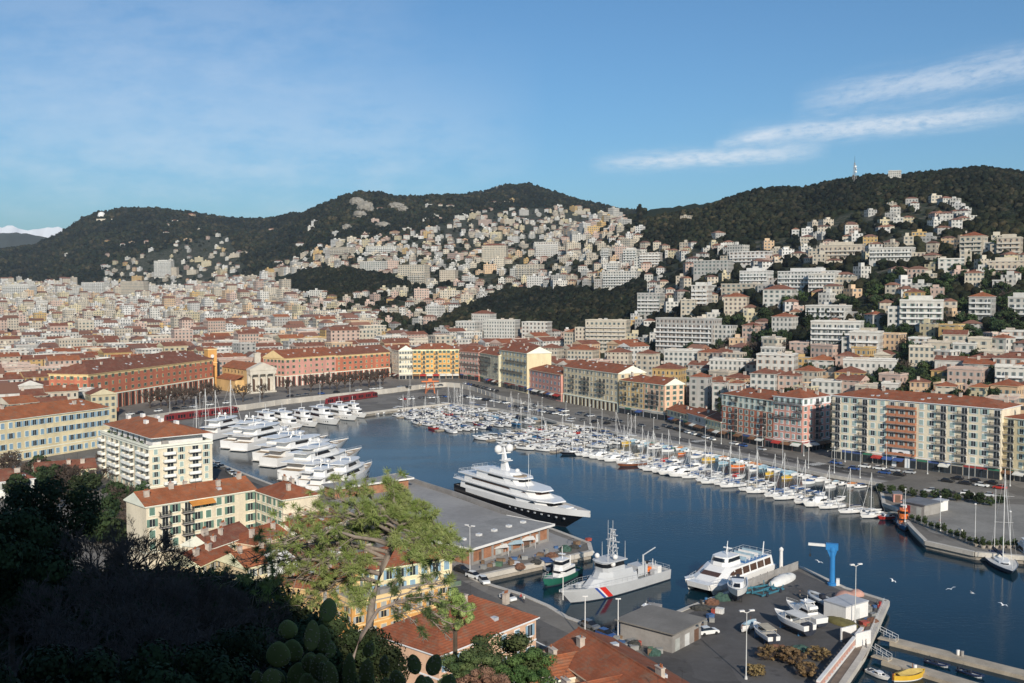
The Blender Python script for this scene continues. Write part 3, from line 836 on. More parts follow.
def church():
    a, b = G(250.5, 393.6, ZST), G(275.8, 391.8, ZST); u = b - a; L = u.length
    rt = root('church', a, math.atan2(u.y, u.x))
    tag(rt, 'ochre church with white columned portico and pediment between the palaces', 'church')
    W = M('portico_stone', (.60, .545, .455), .8, .15, .4); O = wallm('ochre')
    w = MB(); w.box(1.2, 4, -3, L - 1.2, 44, 14.2, 0); w.box(-4.5, 12, -3, 1.2, 40, 7.5, 0); w.box(L - 1.2, 12, -3, L + 4.5, 40, 7.5, 0)
    w.build('wall', [O], rt)
    p = MB()
    p.box(-.2, -.8, -3, L + .2, 4.6, .8)
    p.box(-.1, 3.2, .8, L + .1, 4.4, 11.6)
    p.box(-.2, -.6, 11.6, L + .2, 4.5, 14.0)
    p.box(-.5, -.9, 14.0, L + .5, 4.6, 14.5)
    p.face([(-.5, -.85, 14.5), (L + .5, -.85, 14.5), (L / 2, -.85, 18.2)]); p.face([(-.5, 4.5, 14.5), (L / 2, 4.5, 18.2), (L + .5, 4.5, 14.5)])
    for s in ((-.5, L / 2), (L + .5, L / 2)):
        p.loft([[(s[0], -.95, 14.5), (s[0], 4.6, 14.5), (s[0], 4.6, 15), (s[0], -.95, 15)], [(s[1], -.95, 18.2), (s[1], 4.6, 18.2), (s[1], 4.6, 18.8), (s[1], -.95, 18.8)]])
    p.build('portico', W, rt)
    for i in range(4):
        c = MB(); x = .9 + (L - 1.8) * i / 3
        c.lathe([(.95, .8), (.95, 1.3), (.75, 1.4), (.62, 10.6), (.7, 10.7), (.95, 11.2), (.95, 11.6)], 12, 0, (x, .4, 0)); c.build('column', W, rt, True)
    for i in range(3):
        c = MB(); x = .9 + (L - 1.8) * (i + .5) / 3
        pts = [(-1.15, .8), (1.15, .8)] + [(1.15 * math.cos(t), 7.6 + 1.15 * math.sin(t)) for t in [math.pi * k / 8 for k in range(9)]]
        c.face([(x + q[0], 3.17, q[1]) for q in pts]); c.build('door', M('church_door', (.10, .06, .04)), rt)
    r = MB()
    r.face([(.6, 4.5, 14.1), (L / 2, 4.5, 18), (L / 2, 44.5, 18), (.6, 44.5, 14.1)], 0); r.face([(L - .6, 44.5, 14.1), (L / 2, 44.5, 18), (L / 2, 4.5, 18), (L - .6, 4.5, 14.1)], 0)
    r.face([(.6, 44.5, 14.1), (L / 2, 44.5, 18), (L - .6, 44.5, 14.1)], 1)
    for x0, x1 in ((-5, 1.3), (L + 5, L - 1.3)):
        r.face([(x0, 11.5, 7.4), (x1, 11.5, 10.2), (x1, 40.5, 10.2), (x0, 40.5, 7.4)] if x0 < 0 else [(x1, 11.5, 10.2), (x0, 11.5, 7.4), (x0, 40.5, 7.4), (x1, 40.5, 10.2)], 0)
    r.build('roof', [TILE_O, O], rt)
    for i in range(6):
        link('window', window_data(1.4, 2.0, None, False, 'ochre'), rt, (1.2, 14 + i * 5, 11.2), -math.pi / 2)
    # bell tower behind the nave
    t = MB(); t.box(-7.5, 46, -3, -1.5, 52, 25, 0); t.box(-7.8, 45.7, 25, -1.2, 52.3, 25.8, 1); t.box(-7.2, 46.3, 17, -1.8, 51.7, 17.2, 1)
    t.box(-7.8, 45.7, 16.4, -1.2, 52.3, 16.9, 1)
    tw = t.build('bell_tower', [wallm('orange'), TRIM['ochre']], rt)
    c = MB(); c.face([(-7.8, 45.7, 25.85), (-1.2, 45.7, 25.85), (-4.5, 49, 27.3)]); c.face([(-1.2, 45.7, 25.85), (-1.2, 52.3, 25.85), (-4.5, 49, 27.3)]); c.face([(-1.2, 52.3, 25.85), (-7.8, 52.3, 25.85), (-4.5, 49, 27.3)]); c.face([(-7.8, 52.3, 25.85), (-7.8, 45.7, 25.85), (-4.5, 49, 27.3)])
    c.build('roof', TILE_O, tw)
    k = MB(); k.lathe([(1.15, -.03), (1.15, .03)], 20, 0); o = k.build('clock_face', M('clock_face', (.75, .73, .68)), tw); o.rotation_euler = (R(90), 0, 0); o.location = (-4.5, 45.9, 21)
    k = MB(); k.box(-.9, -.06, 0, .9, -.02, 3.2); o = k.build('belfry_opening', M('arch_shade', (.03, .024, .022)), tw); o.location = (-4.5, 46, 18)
    # small pale bell gable beside the front
    g = MB(); g.box(L - 4.2, 20, 14, L - .4, 22, 23, 0); g.box(L - 4.5, 19.8, 23, L - .1, 22.2, 23.6, 0); g.build('bell_gable', W, rt)
church()
# buildings on the west side, nearer the camera
B('long cream school building with blue shutters in front of the red palace', (-62, 475), (110, 446), (-62, 429), 16, 4, 22, 'yellow', 'hip', 4, zb=2, ground='windows', gh=4, shut='blue', right=4, chim=4, trim='cream', ww=1.5, wh=2.1, tile=TILE_O)
def apartment():
    rt = B('pale yellow apartment house with hipped tile roof and long balconies', (101.6, 476.5), (150, 497), (101.6, 433), 21, 6, 'BWBBWBBWBB', 'cream', 'flat', 3, zb=2, ground='windows', gh=3.2, shut='teal', right='WBWBW', chim=0, rail='white', trim='cream', awn=0)
    a, b = G(101.6, 476.5, 2), G(150, 497, 2); L = (b - a).length; he = at_depth(101.6, 433, a.y).z - 2
    m = MB(); m.box(3, 2.2, he + .3, L - 3, 19, he + 3.2, 0); m.build('penthouse', [WHITE], rt)
    rm, hg = roof_mesh(L - 1.8, 19.4, he + 3.2, 'hip', 3.2, .8)
    ro = rm.build('roof', [TILE_O, WHITE], rt); ro.location = (.9, 1.4, 0)
    for i in range(6):
        c = MB(); x = 6 + i * 5.6; y = 9 + (i % 3 - 1) * 3; c.box(x - 1.2, y - .5, hg(x, y) - .5, x + 1.2, y + .5, hg(x, y) + 1.1); c.build('chimney', WHITE, ro)
    for i in range(7):
        link('window', window_data(1.6, 2, None, False, 'white'), rt, (5.5 + i * 5.2, 2.2, he + .4))
    for i in range(12):
        h = MB(); rr = random.Random(i)
        for k in range(40):
            p = Vector((3 + i * 3.1 + rr.uniform(-1, 1), .8 + rr.uniform(-.3, .3), he + .6 + rr.uniform(0, .9))); d = Vector((rr.uniform(-1, 1), rr.uniform(-1, 1), rr.uniform(-1, 1))) * .35; e = Vector((rr.uniform(-1, 1), rr.uniform(-1, 1), rr.uniform(-1, 1))) * .35
            h.face([p, p + d, p + d + e, p + e])
        if i % 2: h.build('planter', leaf_mat('hedge_leaf', (.03, .06, .02), (.06, .10, .03)), rt)
apartment()
def eave(x, y, z): return G(x, y, z)
def from_eaves(label, e0, e1, ze, zb, depth, floors, bays, wall, **kw):
    a, b = G(e0[0], e0[1], ze), G(e1[0], e1[1], ze); a.z = b.z = zb
    return B(label, a, b, ze - zb, depth, floors, bays, wall, world=True, zb=zb, **kw)
LH = from_eaves('long cream house with terracotta roof, awning and green shutters below the slope', (146, 506.5), (255, 489.5), 17.5, 4, 11, 5, 'WBWBbWWW.W', 'cream', roof='gable', rise=2.6, ground='plain', gh=2.4, shut='green', right='WWW', chim=5, tile=TILE_O, wh=1.9, ww=1.3, closed=.35, group='houses below the wooded slope')
link('awning', awning_data(6.2, 'orange'), LH, (13.6, 0, 12.4))
from_eaves('terracotta roofed wing behind the long cream house by the marina', (256, 490.5), (283, 499.5), 17.3, 4, 10, 5, 5, 'cream', roof='hip', rise=2.6, ground='plain', gh=3, shut='green', chim=3, tile=TILE, group='houses below the wooded slope')
HB = 'houses below the wooded slope'
k = 0
for (e0, e1, ze, dp, wl, rf, lab) in (
        ((200, 566), (232, 551), 10, 8, 'beige', 'gable', 'small white house with ragged red roof at the edge of the dark trees'),
        ((212, 548), (252, 534), 11.5, 8, 'cream', 'gable', 'low cream house with chimneys just under the long cream house'),
        ((246, 568), (292, 557), 10, 10, 'beige', 'gable', 'white house with dark red roof left of the pine branches'),
        ((255, 545), (300, 531), 11, 9, 'peach', 'hip', 'apricot house with a red roof behind the pine branches'),
        ((300, 560), (340, 546), 12, 9, 'white', 'gable', 'white walled house half hidden by the pine'),
        ((318, 590), (366, 566), 12, 12, 'ochre', 'hip', 'ochre house with dark red roof behind the pine trunk'),
        ((300, 535), (346, 520), 11, 10, 'cream', 'gable', 'cream house behind the top of the pine near the pier')):
    from_eaves(lab, e0, e1, ze, 2, dp, 3, 4, wl, roof=rf, rise=2.4, ground='plain', gh=2.6, shut='grey', right=2, chim=3, tile=[TILE, TILE_D, TILE_O][k % 3], group=HB); k += 1
# low roofs between the cream school and the dark trees
from_eaves('low building with dark red roof under the cream school', (36, 473), (96, 468), 6.5, 2, 11, 2, 7, 'beige', roof='gable', rise=2.6, ground='plain', gh=2, shut='grey', chim=3, tile=TILE_D, group=HB)
from_eaves('red roofed house at the far left edge beside the dark evergreen', (-40, 486), (34, 478), 7.5, 2, 11, 2, 6, 'white', roof='hip', rise=3, ground='plain', gh=2, shut='grey', chim=2, tile=TILE_D, group=HB)
YH = from_eaves('golden yellow house with pale blue shutters behind the pine', (371, 570), (452, 557), 13.5, 2, 12, 4, 'WWWWWWW', 'yellow', roof='hip', rise=2.6, ground='windows', gh=3, shut='blue', left=4, right=3, chim=3, tile=TILE, ww=1.3, wh=2.1, closed=.5, group=HB)
mb = MB(); L_ = (G(452, 557, 13.5) - G(371, 570, 13.5)).length
mb.box(-1, -2.8, 6.2, L_ + .6, -.1, 6.4, 0); mb.box(-1, -2.8, 6.42, L_ + .6, -2.6, 7.2, 1); mb.build('terrace_canopy', [M('terrace_deck', (.2, .22, .18)), M('terrace_net', (.12, .17, .12))], YH)
from_eaves('wide orange house under the terrace of the golden yellow house', (352, 606), (448, 584), 9, 2, 10, 3, 8, 'orange', roof='flat', rise=1, ground='windows', gh=3, shut='grey', left=3, chim=0, group=HB, trim='ochre')
RH = from_eaves('white and apricot house with big hipped red roof beside the quay road', (439, 655), (536, 617), 9.6, 2, 16, 2, 'WWW.WWW', 'peach', roof='hip', rise=4.2, ground='windows', gh=3.6, shut='blue', right=3, chim=3, tile=TILE, trim='white', group=HB, wh=2.0, ww=1.2)
def red_roofs():
    p0, p1 = G(580, 628.5, 14), G(684, 692, 14)
    # main ridge runs towards the viewer; front of the house faces the quay road on the right
    d = (p1 - p0); d.z = 0; d.normalize(); n = Vector((-d.y, d.x, 0))   # n points to the road side
    rr = -n
    w = 6.0
    a, b = p1 + n * w + d * 6, p0 + n * w
    a.z = b.z = 2
    B('long red roofed house beside the quay road at the bottom of the picture', tuple(a), tuple(b), 9.4, 12, 3, 9, 'peach', 'gable', 2.6, zb=2, world=True, ground='windows', gh=3.2, shut='green', right=3, chim=2, tile=TILE, group=HB)
    k = 0
    for s, ln, wd, he, lab in ((1.5, 9, 7.5, 8.6, 'upper wing of the red roofs with a pale dormer box'), (12.5, 10, 8.5, 8.9, 'lower wing of the red roofs with a square roof opening'), (23.5, 10, 8, 8.4, 'last wing of the red roofs cut by the bottom edge')):
        q0 = p0 + d * s - n * w; q1 = q0 + d * wd
        o0 = q0 - n * ln; o1 = q1 - n * ln
        o0.z = o1.z = 2
        o = B(lab, tuple(o1 if False else o0), tuple(o1), he, ln + 3, 3, 3, 'cream', 'gable', 1.9, zb=2, world=True, ground='plain', gh=3, shut='green', left=3, right=3, chim=3, tile=[TILE_O, TILE, TILE_D][k], group=HB)
        k += 1
red_roofs()
# ---------------------------------------------------------------- the town behind: houses, apartment blocks, trees, woods
rt_ = random.Random(21)
PAL = [('white', (.55, .53, .49)), ('cream', (.53, .47, .38)), ('pale yellow', (.53, .46, .31)), ('pink', (.50, .37, .31)), ('beige', (.48, .42, .34)), ('grey', (.40, .39, .37)), ('apricot', (.56, .40, .26)), ('off white', (.60, .585, .56)), ('ochre', (.50, .34, .15))]
PALW = [22, 20, 8, 10, 14, 8, 7, 18, 4]
def pick_col(w=PALW): return rt_.choices(PAL, w)[0]
OCC = []      # (x, y, radius) of what stands already
_cell = {}
def occupy(x, y, r):
    _cell.setdefault((int(x // 60), int(y // 60)), []).append((x, y, r))
def is_free(x, y, r, k=1.0):
    cx, cy = int(x // 60), int(y // 60)
    for i in (-1, 0, 1):
        for j in (-1, 0, 1):
            for a, b, q in _cell.get((cx + i, cy + j), ()):
                if (a - x) ** 2 + (b - y) ** 2 < (k * (r + q)) ** 2: return False
    return True
for o in list(COL.objects):
    if o.get('category') in ('building', 'church'):
        w = [c for c in o.children if c.name.startswith('wall')][0]
        L = max(v.co.x for v in w.data.vertices); D = max(v.co.y for v in w.data.vertices); c, s = math.cos(o.rotation_euler.z), math.sin(o.rotation_euler.z)
        n = max(1, int(L / 12))
        for i in range(n):
            x = L * (i + .5) / n; occupy(o.location.x + c * x - s * D / 2, o.location.y + s * x + c * D / 2, max(D / 2, 8) + 2)
def wall_box(mb, L, D, h, z0=-6):
    """walls with UVs in metres (u along the wall, v above the ground)"""
    P = [(0, 0), (L, 0), (L, D), (0, D)]
    u0 = 0
    for i in range(4):
        a, b = P[i], P[(i + 1) % 4]; l = L if i % 2 == 0 else D
        n = max(1, round(l / 3.1)); l2 = n * 3.1
        mb.face([(a[0], a[1], z0), (b[0], b[1], z0), (b[0], b[1], h), (a[0], a[1], h)], 0, [(u0, z0), (u0 + l2, z0), (u0 + l2, h), (u0, h)])
        u0 += 31
    mb.face([(0, 0, h), (L, 0, h), (L, D, h), (0, D, h)], 0, [(0, -1)] * 4)
ROOFW = [('red tiled', TILE), ('rusty tiled', TILE_D), ('orange tiled', TILE_O)]
FMS = [{n: facade_mat('facade_%s_%s' % (n.replace(' ', '_'), k), c, pt, shut=[(.20, .26, .24), (.30, .32, .30), (.16, .2, .2), (.35, .25, .2)][(i + j) % 4]) for i, (n, c) in enumerate(PAL)} for j, (k, pt) in enumerate((('wide', (4.3, 3.1)), ('close', (2.6, 3.1)), ('even', (3.1, 3.1)), ('tall', (3.7, 3.4))))]
FM = FMS[2]
AUTO = []
def house(p, yaw, L, D, h, cname, roof, name='house', group='houses of the town behind the harbour', rise=None, balcony=False, pent=False, kind='house', label=None):
    """one house with its walls, its roof and, for the flats, a balcony strip on every floor"""
    c, s = math.cos(yaw), math.sin(yaw)
    org = (p[0] - c * L / 2 + s * D / 2, p[1] - s * L / 2 - c * D / 2, p[2])
    w = MB(); wall_box(w, L, D, h)
    if roof != 'flat' and roof[0] == 'g': pass
    o = link(name, w.data('house_walls', [rt_.choice(FMS)[cname]]), None, org, yaw)
    tile = rt_.choices(ROOFW, [4, 7, 2])[0]
    if roof == 'flat':
        r, hg = roof_mesh(L, D, h, 'flat', 0)
        r.build('roof', [FLAT, FM_TRIM[cname]], o); rn = 'flat'
    else:
        r, hg = roof_mesh(L, D, h, roof, rise or min(L, D) * .22, .45)
        r.build('roof', [tile[1], FM_TRIM[cname]], o); rn = tile[0]
    for i in range(1 if L < 18 else 2):
        x, y = L * rt_.uniform(.15, .85), D * rt_.uniform(.25, .75); z = hg(x, y)
        q = MB(); a = rt_.uniform(.4, .7) if roof != 'flat' else rt_.uniform(.8, 2.2); q.box(x - a, y - .4, z - .4, x + a, y + .5, z + rt_.uniform(.9, 2.0)); q.build('chimney' if roof != 'flat' else 'roof_box', CHIM, o)
    if balcony:
        fl = int(h / 3.1)
        for f in range(1, fl):
            b = MB(); z = f * 3.1
            b.box(.6, -1.3, z - .15, L - .6, -.03, z, 0); b.box(.6, -1.3, z, L - .6, -1.2, z + .95, 1)
            for k in range(int(L / 6)): b.box(.6 + (k + .5) * 6, -1.2, z, .75 + (k + .5) * 6, -.03, z + 2.6, 1)
            b.build('balcony', [CONC, BALC[cname in ('white', 'off white', 'grey')]], o)
    if L > 15 and kind == 'flats':
        b = MB(); k = rt_.choice([-1, 1]); x0 = -L * .28 if k < 0 else L; hh = h * rt_.uniform(.55, .85); wall_box(b, L * .28, D * .8, hh); b.v = [(x + x0, y + D * .15, z) for x, y, z in b.v]; b.build('wing', FM[rt_.choice(['white', 'cream', 'beige', 'grey', cname])], o)
    if pent:
        b = MB(); b.box(L * .2, D * .2, h + .25, L * .75, D * .8, h + 3.1); b.build('penthouse', FM_TRIM[cname], o)
    fl = max(1, int(h / 3.1))
    size = 'low' if fl <= 2 else 'tall' if fl >= 6 else 'mid height' if fl >= 4 else 'small'
    px, py, _ = proj((p[0], p[1], p[2] + h / 2))
    if label: tag(o, label, 'apartment block' if kind == 'flats' else 'house', group)
    else:
        o['category'] = 'apartment block' if kind == 'flats' else 'house'; o['group'] = group
        AUTO.append(dict(o=o, px=px, py=py, kind={'flats': 'apartment block'}.get(kind, kind), col=cname, size=size, roof=rn, zone=group))
    occupy(p[0], p[1], max(L, D) * .5 + 1)
    return o
FM_TRIM = {n: M('plain_' + n.replace(' ', '_'), tuple(min(.75, v * 1.08) for v in c), .85, .15, .3) for n, c in PAL}
BALC = [M('balcony_front_pale', (.52, .48, .42), .8, .2, .4), M('balcony_front_white', (.66, .65, .63), .8, .2, .4)]
CHIM = M('chimney_render', (.52, .45, .38), .9, .25, .8)
# --- the larger houses and blocks that can be told apart: left, right, base and top in the picture, colour, roof (t tile, f flat), a = flats with balconies
BLK = '''600 613 263 248 w f a|621 641 263 248 w f a|637 664 268 252 w f a|600 643 288 269 w f a|605 622 276 262 w f a|691 735 276 260 g f -|727 773 266 251 o f a|719 766 296 283 b f -
737 775 290 270 o f a|776 841 292 269 o f a|816 866 260 244 b f a|866 916 262 247 w f a|689 714 312 282 w f a|679 700 319 298 c f -|653 724 352 314 g f a|760 799 308 287 w t -|721 752 315 294 c t -
635 667 315 290 g f a|582 634 351 315 c f a|807 868 352 318 w f a|770 800 338 314 w t -|741 764 342 322 p t -|803 854 322 304 w f a|760 784 352 336 g f -|788 816 357 341 p f -
956 988 256 233 c t a|992 1024 258 236 b f a|933 966 273 259 w f -|983 1026 276 261 b f a|961 986 288 272 c t -|990 1010 292 281 w f -|901 927 308 290 k t -|895 948 330 296 w f a|966 998 320 292 g t a|1006 1034 320 294 w f a
805 841 292 271 w f a|846 888 360 328 w f a|951 981 364 342 w f -|992 1030 392 364 w f a|906 938 372 344 c f -|908 935 402 378 a t -|934 962 406 383 c t -|968 995 408 384 y t -|806 842 376 358 w t -|839 904 382 358 w f -|832 872 390 370 k t -
661 706 372 348 w f -|706 756 382 357 w f -|753 803 384 350 w f -|605 635 378 347 c t -|635 662 386 348 c t -|650 690 404 362 k t -|688 715 408 371 g t -|712 730 410 378 w t -|728 748 412 378 w t -|748 784 404 368 w t -|776 806 400 372 p t -|540 564 372 348 c t -|565 602 372 345 c t -|500 540 372 346 b t -
562 602 352 328 c t -|472 496 334 314 w t -|456 482 342 322 w f -|484 520 345 321 w f -|522 552 345 323 w f -|408 430 284 274 b f a|440 458 281 271 c f -|360 388 272 262 w f -|330 356 256 248 b f a|366 400 253 247 w f a
516 544 279 266 c f a|482 508 262 246 c t -|536 560 258 243 w f a|398 430 276 266 c f -|120 150 300 282 b f -|80 112 298 283 w f a|155 175 278 262 w f a|0 40 302 286 w f a|1000 1030 352 330 w f a|985 1024 420 396 p f -|880 905 400 382 w f -'''
FRONT = []
CK = {'w': 'white', 'o': 'off white', 'c': 'cream', 'b': 'beige', 'g': 'grey', 'p': 'pink', 'k': 'ochre', 'a': 'apricot', 'y': 'pale yellow'}
for e in BLK.replace('\n', '|').split('|'):
    f = e.split(); xl, xr, yb, yt = map(float, f[:4]); mid = (xl + xr) / 2
    p = T(mid, yb); d = p.y
    k = 1.0
    yaw = R(rt_.uniform(-34, -14)) if mid < 640 else R(rt_.uniform(-40, -20))
    Wd = (xr - xl) * d / F * (.86 if xl > 560 else 1); h = max(4, (yb - yt) * d / F * (.84 if xl > 560 else 1))
    D = min(14, max(8, Wd * .7)); L = max(6, (Wd - D * abs(math.sin(yaw)) * .9) / math.cos(yaw))
    fl = f[6] == 'a'
    house(p, yaw, L, D, h, CK[f[4]], 'flat' if f[5] == 'f' else 'hip', 'apartment_block' if fl else 'house', 'apartment blocks on the hillside' if fl else 'larger houses behind the harbour front', balcony=fl, pent=fl and rt_.random() < .5, kind='flats' if fl else 'house')
for e in BLK.replace('\n', '|').split('|'):
    f = e.split(); xl, xr, yb, yt = map(float, f[:4])
    if xl < 560: continue
    for i in range(int((xr - xl) / 6) + 1):
        if rt_.random() < .2: continue
        px = rt_.uniform(xl - 6, xr + 6); p = T(px, yb + rt_.uniform(1, 5)); s = rt_.uniform(3.0, 5.4)
        if p.y > BASE_D(px) * 1.12 + 8: FRONT.append((p, s, rt_.choices([0, 1, 2, 3, 5, -1], [24, 12, 8, 10, 16, 8])[0])); occupy(p.x, p.y, 1.5)
# --- everything smaller: candidates all over the town and the slopes
CAND = []
def cand(x, y, yaw, L, D, h, roof, hill):
    px = 512 + F * x / y
    if not -150 < px < 1170: return
    if y < BASE_D(px) * 1.05 + 8: return
    z = terr(px, y)
    if not is_free(x, y, max(L, D) * .5, .8 if hill else .72): return
    occupy(x, y, max(L, D) * .5)
    CAND.append((x, y, z, yaw, L, D, h, roof, pick_col(PALW if y > 700 else [18, 24, 9, 12, 16, 6, 9, 8, 7]), hill))
ga = math.atan2(10, 13.4); gc, gs = math.cos(ga), math.sin(ga)
for iu in range(-70, 90):
    for iv in range(-14, 72):
        bu, bv = iu * 46.0, iv * 40.0
        for row in (0, 1):
            u = bu; h0 = rt_.uniform(9, 15)
            while u < bu + 40:
                w = rt_.uniform(12, 26) if iv < 12 else rt_.uniform(10, 19); v = bv + row * 15
                uu, vv = u + w / 2, v + rt_.uniform(-1, 1)
                x = -260 + gc * uu - gs * vv; y = 560 + gs * uu + gc * vv
                u += w
                if y < 300 or y > 2900: continue
                px = 512 + F * x / y
                if px > 640 or px < -150: continue
                z = terr(px, y); yy = ycol(y, z)
                if yy < urban_top(px) + 2 or in_grove(px, yy): continue
                sl = (terr(px, y + 40) - z) / 40
                if sl > .10: continue
                if rt_.random() < .06: continue
                big = rt_.random()
                cand(x, y, ga + R(rt_.gauss(0, 5)), w - .2, rt_.uniform(11, 14), (h0 + rt_.uniform(-2.2, 2.2)) if big < (.97 if y < 1050 else .88) else rt_.uniform(17, 26), ('gable' if rt_.random() < (.66 if y < 850 else .34 if y < 1150 else .16) else 'flat'), False)
for i in range(420):   # the close packed houses just behind the quay front
    px = rt_.uniform(690, 1080); py = rt_.uniform(352, 408) + max(0, px - 900) * .04
    p = T(px, py); L, D = rt_.uniform(8, 15), rt_.uniform(8, 11)
    cand(p.x, p.y, R(rt_.uniform(-55, -25)), L, D, rt_.uniform(5, 10.5), rt_.choice(['hip', 'hip', 'gable', 'flat', 'flat']), True)
TC = list(FRONT)
for x0, x1, y1, n in ((640, 1120, 400, 2300), (255, 645, 345, 1900), (-60, 260, 300, 420)):
    for i in range(n):
        px = rt_.uniform(x0, x1); top = urban_top(px) - 3; py = top + (y1 - top) * rt_.random()
        if in_grove(px, py): continue
        p = T(px, py)
        if x0 < 640 and (terr(px, p.y + 40) - p.z) / 40 < .03 and rt_.random() < .8: continue
        s = rt_.uniform(2.8, 5.6)
        if p.y < BASE_D(px) * 1.1 + 6 or not is_free(p.x, p.y, s, .62): continue
        occupy(p.x, p.y, s * .6); TC.append((p, s, rt_.choices([0, 1, 2, 3, 4, 5, -1], [24, 14, 12, 8, 8, 16, 8])[0]))
for x0, x1, n in ((-120, 120, 400), (105, 260, 420), (255, 645, 3000), (640, 1160, 1900)):
    for i in range(n):
        px = rt_.uniform(x0, x1); top = urban_top(px)
        py = top + (400 - top) * rt_.random() ** (1.15 if px < 640 else 1.0)
        if in_grove(px, py): continue
        p = T(px, py)
        sl = (terr(px, p.y + 40) - p.z) / 40
        if px < 640 and sl < .085: continue
        if p.y > 3600: continue
        if (py - top) < 14 and rt_.random() < .35: continue
        L, D = rt_.uniform(7, 13), rt_.uniform(6.5, 10); h = rt_.uniform(4, 9.5); r = 'hip' if rt_.random() < (.55 if px > 640 else .4) else 'flat'
        if rt_.random() < .10: L, D, h, r = rt_.uniform(16, 30), rt_.uniform(10, 13), rt_.uniform(9, 15), 'flat'
        cand(p.x, p.y, R(rt_.uniform(-50, 20)), L, D, h, r, True)
for i in range(110):   # lone villas in the woods
    px = rt_.uniform(0, 1024); top = urban_top(px); sk = lerp_table(SKYLINE, px)
    py = top - (top - sk - 6) * rt_.random() ** 2.2
    if px > 760 or (px > 640 and rt_.random() < .5): continue
    p = T(px, py)
    if p.y > 3600: continue
    cand(p.x, p.y, R(rt_.uniform(-50, 20)), rt_.uniform(10, 22), 10, rt_.uniform(5, 9), 'hip' if rt_.random() < .5 else 'flat', True)
CAND.sort(key=lambda c: -(c[4] * (c[6] + 4)) / c[1] ** 2)
NEAR = [c for c in CAND if 0 < 512 + F * c[0] / c[1] < 1024][:285]
ids = set(map(id, NEAR))
for x, y, z, yaw, L, D, h, roof, (cn, cc), hill in NEAR:
    zone = 'villas on the hillside' if hill else 'houses of the old town behind the harbour'
    big = h > 13 and hill
    if big: house((x, y, z), yaw, L, D, h, cn, roof, 'apartment_block', 'apartment blocks on the hillside', balcony=True, kind='flats')
    else: house((x, y, z), yaw, L, D, h, cn, roof, 'house', zone, kind='villa' if hill and h < 9 else 'house')
def far_houses():
    V = []; FQ = []; tint = []; uv = []; mi = []
    rr = np.random.RandomState(4)
    tiles = [(.21, .10, .068), (.18, .092, .068), (.24, .115, .075)]
    for c in CAND:
        if id(c) in ids: continue
        x, y, z, yaw, L, D, h, roof, (cn, cc), hill = c
        co, si = math.cos(yaw), math.sin(yaw)
        def P(a, b, q): 
            a -= L / 2; b -= D / 2
            return (x + co * a - si * b, y + si * a + co * b, z + q)
        k = rr.uniform(.85, 1.1); wc = (cc[0] * k, cc[1] * k, cc[2] * k, 1)
        u0 = rr.randint(0, 50) * 3.1
        cs = [(0, 0), (L, 0), (L, D), (0, D)]
        for i in range(4):
            a, b = cs[i], cs[(i + 1) % 4]; l = 3.1 * max(1, round((L if i % 2 == 0 else D) / 3.1)); n = len(V)
            V += [P(a[0], a[1], -8), P(b[0], b[1], -8), P(b[0], b[1], h), P(a[0], a[1], h)]; FQ.append((n, n + 1, n + 2, n + 3)); tint.append(wc); mi.append(0)
            uv += [(u0, -8), (u0 + l, -8), (u0 + l, h), (u0, h)]
        if roof == 'flat':
            g = rr.uniform(.28, .5); rc = (g, g * .96, g * .9, 1); n = len(V)
            V += [P(0, 0, h), P(L, 0, h), P(L, D, h), P(0, D, h)]; FQ.append((n, n + 1, n + 2, n + 3)); tint.append(rc); mi.append(1); uv += [(0, -1)] * 4
            a, b = L * rr.uniform(.1, .5), D * rr.uniform(.2, .5); q = rr.uniform(1.5, 3); s = rr.uniform(2, 5)
            B8 = [P(a, b, h), P(a + s, b, h), P(a + s, b + 3, h), P(a, b + 3, h), P(a, b, h + q), P(a + s, b, h + q), P(a + s, b + 3, h + q), P(a, b + 3, h + q)]; n = len(V); V += B8
            for f in ((0, 1, 5, 4), (1, 2, 6, 5), (3, 0, 4, 7), (4, 5, 6, 7)):
                FQ.append(tuple(n + t for t in f)); tint.append(wc); mi.append(1); uv += [(0, -1)] * 4
        else:
            t = tiles[rr.randint(3)]; k = rr.uniform(.75, 1.15); rc = (t[0] * k, t[1] * k, t[2] * k, 1); rs = min(L, D) * .24; o = .4; ins = (D / 2 if roof == 'hip' else 0)
            if L < D: 
                n = len(V); V += [P(-o, -o, h), P(L / 2, -o, h + rs), P(L / 2, D + o, h + rs), P(-o, D + o, h), P(L + o, -o, h), P(L + o, D + o, h)]
                qs = [(0, 1, 2, 3), (1, 4, 5, 2), (0, 4, 1, 1)]
            else:
                n = len(V); V += [P(-o, -o, h), P(L + o, -o, h), P(L - min(ins, L * .4), D / 2, h + rs), P(min(ins, L * .4), D / 2, h + rs), P(L + o, D + o, h), P(-o, D + o, h)]
                qs = [(0, 1, 2, 3), (3, 2, 4, 5), (1, 4, 2, 2), (5, 0, 3, 3)]
            for f in qs:
                FQ.append(tuple(n + t_ for t_ in f)); tint.append(rc); mi.append(1); uv += [(0, -1)] * 4
    m1, t, b = new_mat('distant_roofs')
    a = t.add('ShaderNodeVertexColor'); a.layer_name = 'tint'; t.put(b.inputs['Base Color'], a.outputs[0]); b.inputs['Roughness'].default_value = .9
    me = bpy.data.meshes.new('distant_houses')
    me.from_pydata(V, [], [list(dict.fromkeys(f)) for f in FQ])
    tl = []; ul = []
    for i, f in enumerate(FQ):
        k = len(set(f)); tl += [tint[i]] * k; ul += uv[4 * i:4 * i + k]
    at = me.color_attributes.new('tint', 'FLOAT_COLOR', 'CORNER'); at.data.foreach_set('color', np.array(tl, np.float32).ravel())
    l = me.uv_layers.new(name='UVMap'); l.data.foreach_set('uv', np.array(ul, np.float32).ravel())
